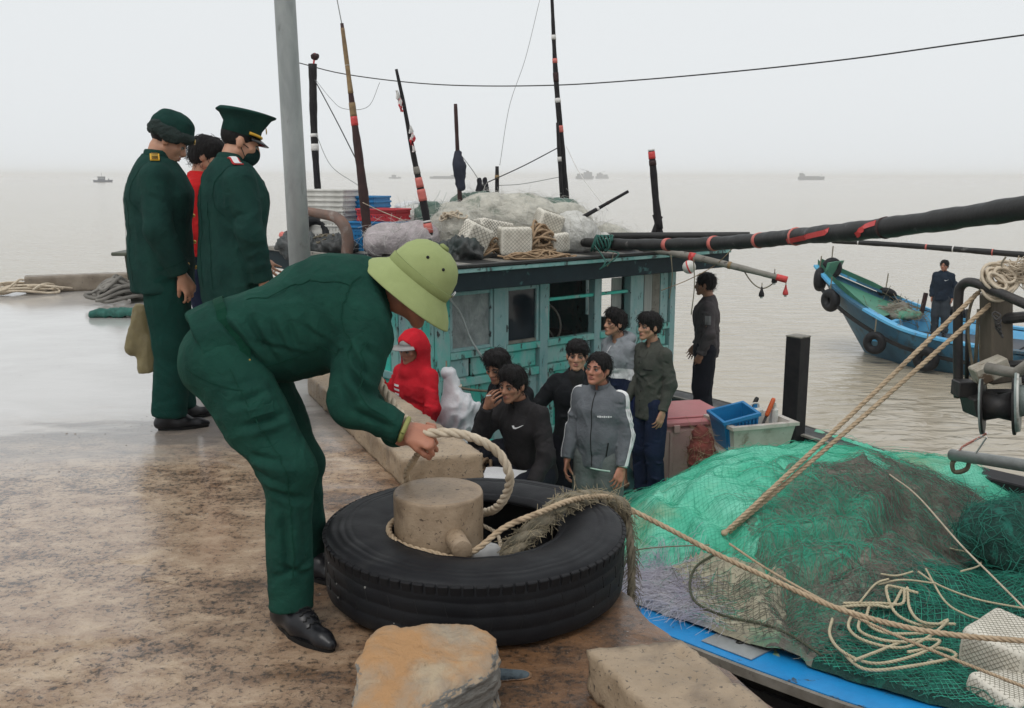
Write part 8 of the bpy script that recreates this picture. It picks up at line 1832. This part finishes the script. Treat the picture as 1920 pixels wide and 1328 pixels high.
tyre_f(C2(-.12, -.22, -.86), -TA-TP*.2, .34, .13, ps+'at the very front of its bow'); tyre_f(C2(.0, .10, -.62), -TA*.6+TP*.5, .30, .11, ps+'highest on its bow tip'); tyre_f(C2(.35, -.72, -1.24), -TP-TA*.5, .32, .12, ps+'second from the bow on the near side')
tyre_f(C2(1.6, -1.38, -1.95), -TP, .30, .10, ps+'third from the bow on the near side'); tyre_f(C2(2.7, -1.60, -2.12), -TP, .32, .11, ps+'fourth from the bow on the near side'); tyre_f(C2(4.6, -1.70, -2.1), -TP, .34, .12, ps+'largest, near the winch frame'); tyre_f(C2(5.5, -1.66, -2.0), -TP, .32, .12, ps+'just right of the winch frame')
tyre_f(C2(.95, 1.0, -1.22), TP*.6+Vector((0, 0, .8)), .28, .10, ps+'lying on the far rail near the bow'); tyre_f(C2(2.35, 1.45, -1.58), TP*.6+Vector((0, 0, .8)), .30, .11, ps+'lying on the far rail amidships')
lump('fishing_net', 'brown net pile lying in the bow of the blue boat', C2(1.25, .3, -1.62), [((-.3, .1, .08), (.4, .3, .14)), ((.2, -.2, .06), (.4, .35, .12)), ((.3, .3, .1), (.3, .3, .16))], NB, vox=.035, amp=.06, strands=1, n=150, slen=.3, sr=.006, sm=ROPED, cat='fishing net', seed=25)
cyl_thing('anchor_stock', 'dark stub sticking up at the far rail of the blue boat', 'anchor', C2(1.75, .95, -1.6), C2(1.8, 1.0, -1.12), .05, BROWNP)
rz = facing(-.55, -.83); J, k = joints(1.62, wrR=(.20, .06, .86), wrL=(-.22, .02, .85), elL=(-.25, -.06, 1.09), toeR=(.16, .16, .03))
bp_ = C2(2.30, .45, -1.958)
p = Person('man in dark blue jacket and grey trousers standing in the blue boat', bp_, rz, J=(J, k), vox=.016, cvox=.018, seed=71, skin=SKIN_R, head_f=(.15, .98, 0))
p.body(); p.face(); p.hair('short', 41, vol=1.2); p.top('jacket', cloth('midnight_jacket', (.016, .026, .042)), hem=.80, loose=1.16, amp=.01); p.bottoms('trousers', JEAN, loose=1.06); p.shoes(LEATHER); tick_logo(p, Vector((-.09, .25, 1.26))*k, (0, 1, 0), (-1, 0, 0), 1.1)
# ships
SHIPM = mat('ship_grey', (.10, .115, .13), (.14, .15, .16), rough=.7, scale=.4, bump=0); SHIPD = mat('ship_dark', (.05, .06, .08), rough=.7, bump=0); SHIPR = mat('ship_rust', (.12, .10, .09), rough=.7, bump=0)
def ship(label, px, d, L, H, kind, rz=0.0, m=SHIPM):
    v = D(px, 330, d); o = empty('cargo_ship' if kind != 'boat' else 'fishing_boat', label, 'ship' if kind != 'boat' else 'boat', (v.x, v.y, WATER), rz)
    B_ = L*.16; xs = np.linspace(-L/2, L/2, 11); V = []
    for x in xs:
        t = x/(L/2); w = B_/2*(1-max(0, (abs(t)-.6)/.4)**2*(.95 if t > 0 else .4)); sh = H*(.18*max(0, t)**2+.08*max(0, -t)**2)
        V += [(x+(.04*L if t > .9 else 0), -w, H+sh), (x, -w*.8, -.6), (x, w*.8, -.6), (x+(.04*L if t > .9 else 0), w, H+sh)]
    Geo().add(V, [(i*4+j, i*4+4+j, i*4+4+(j+1) % 4, i*4+(j+1) % 4) for i in range(10) for j in range(4)]+[(3, 2, 1, 0), (40, 41, 42, 43)]).build('hull', m, o)
    def bx_(nm, a, b, mm=m): Geo().box(a, b).build(nm, mm, o)
    h = H
    if kind == 'cargo':
        bx_('bridge', (-L*.44, -B_*.38, h), (-L*.27, B_*.38, h+L*.10)); bx_('wheelhouse', (-L*.42, -B_*.34, h+L*.10), (-L*.32, B_*.34, h+L*.14)); bx_('funnel', (-L*.46, -B_*.1, h+L*.06), (-L*.42, B_*.1, h+L*.15))
        bx_('hatch_cover', (-L*.22, -B_*.36, h), (L*.32, B_*.36, h+L*.03)); Geo().tube([(L*.40, 0, h), (L*.40, 0, h+L*.13)], L*.006, 6).build('foremast', m, o); Geo().tube([(-L*.36, 0, h+L*.14), (-L*.36, 0, h+L*.21)], L*.006, 6).build('mast', m, o)
    elif kind == 'crane':
        bx_('bridge', (-L*.42, -B_*.4, h), (-L*.1, B_*.4, h+L*.16)); bx_('deckhouse', (-L*.05, -B_*.4, h), (L*.42, B_*.4, h+L*.24)); bx_('crane_house', (L*.1, -B_*.2, h+L*.24), (L*.25, B_*.2, h+L*.32)); Geo().tube([(L*.18, 0, h+L*.30), (-L*.25, 0, h+L*.42)], L*.012, 6).build('crane_jib', m, o)
    elif kind == 'barge':
        bx_('cargo_heap', (-L*.36, -B_*.36, h), (L*.30, B_*.36, h+L*.025)); bx_('wheelhouse', (L*.32, -B_*.36, h), (L*.42, B_*.36, h+L*.07))
    else:
        bx_('cabin', (-L*.25, -B_*.4, h), (L*.12, B_*.4, h+L*.17)); bx_('cabin_roof', (-L*.28, -B_*.46, h+L*.17), (L*.15, B_*.46, h+L*.195), SHIPD); bx_('bow_rail', (L*.3, -B_*.2, h), (L*.34, B_*.2, h+L*.08)); Geo().tube([(-L*.05, 0, h+L*.19), (-L*.05, 0, h+L*.42)], L*.008, 6).build('mast', SHIPD, o)
        for q in range(4): bx_('window', (-L*.22+q*L*.085, -B_*.4-.03, h+L*.08), (-L*.22+q*L*.085+L*.05, -B_*.4+.01, h+L*.14), mat('pale_window', (.4, .42, .44), bump=0))
    return o
SB = mat('far_boat_blue', (.035, .05, .085), rough=.7, bump=0)
ship('small dark fishing boat far out on the left horizon', 192, 520, 9.5, 1.1, 'boat', R_(8), SB); ship('faint small barge in the haze just right of the lamp pole', 740, 1300, 16, 1.6, 'boat', R_(4)); ship('faint long flat barge in the haze behind the dark tied cloth pole', 830, 1250, 33, 2.6, 'barge', R_(-4)); ship('grey ship with a high block of deckhouses behind the twin mast', 1096, 1300, 24, 3.2, 'crane', R_(10)); ship('fainter ship directly right of the one with high deckhouses', 1129, 1500, 20, 3.0, 'crane', R_(188)); ship('grey cargo ship with its bridge at the left end, on the right horizon', 1521, 1150, 31, 3.4, 'cargo', R_(5))
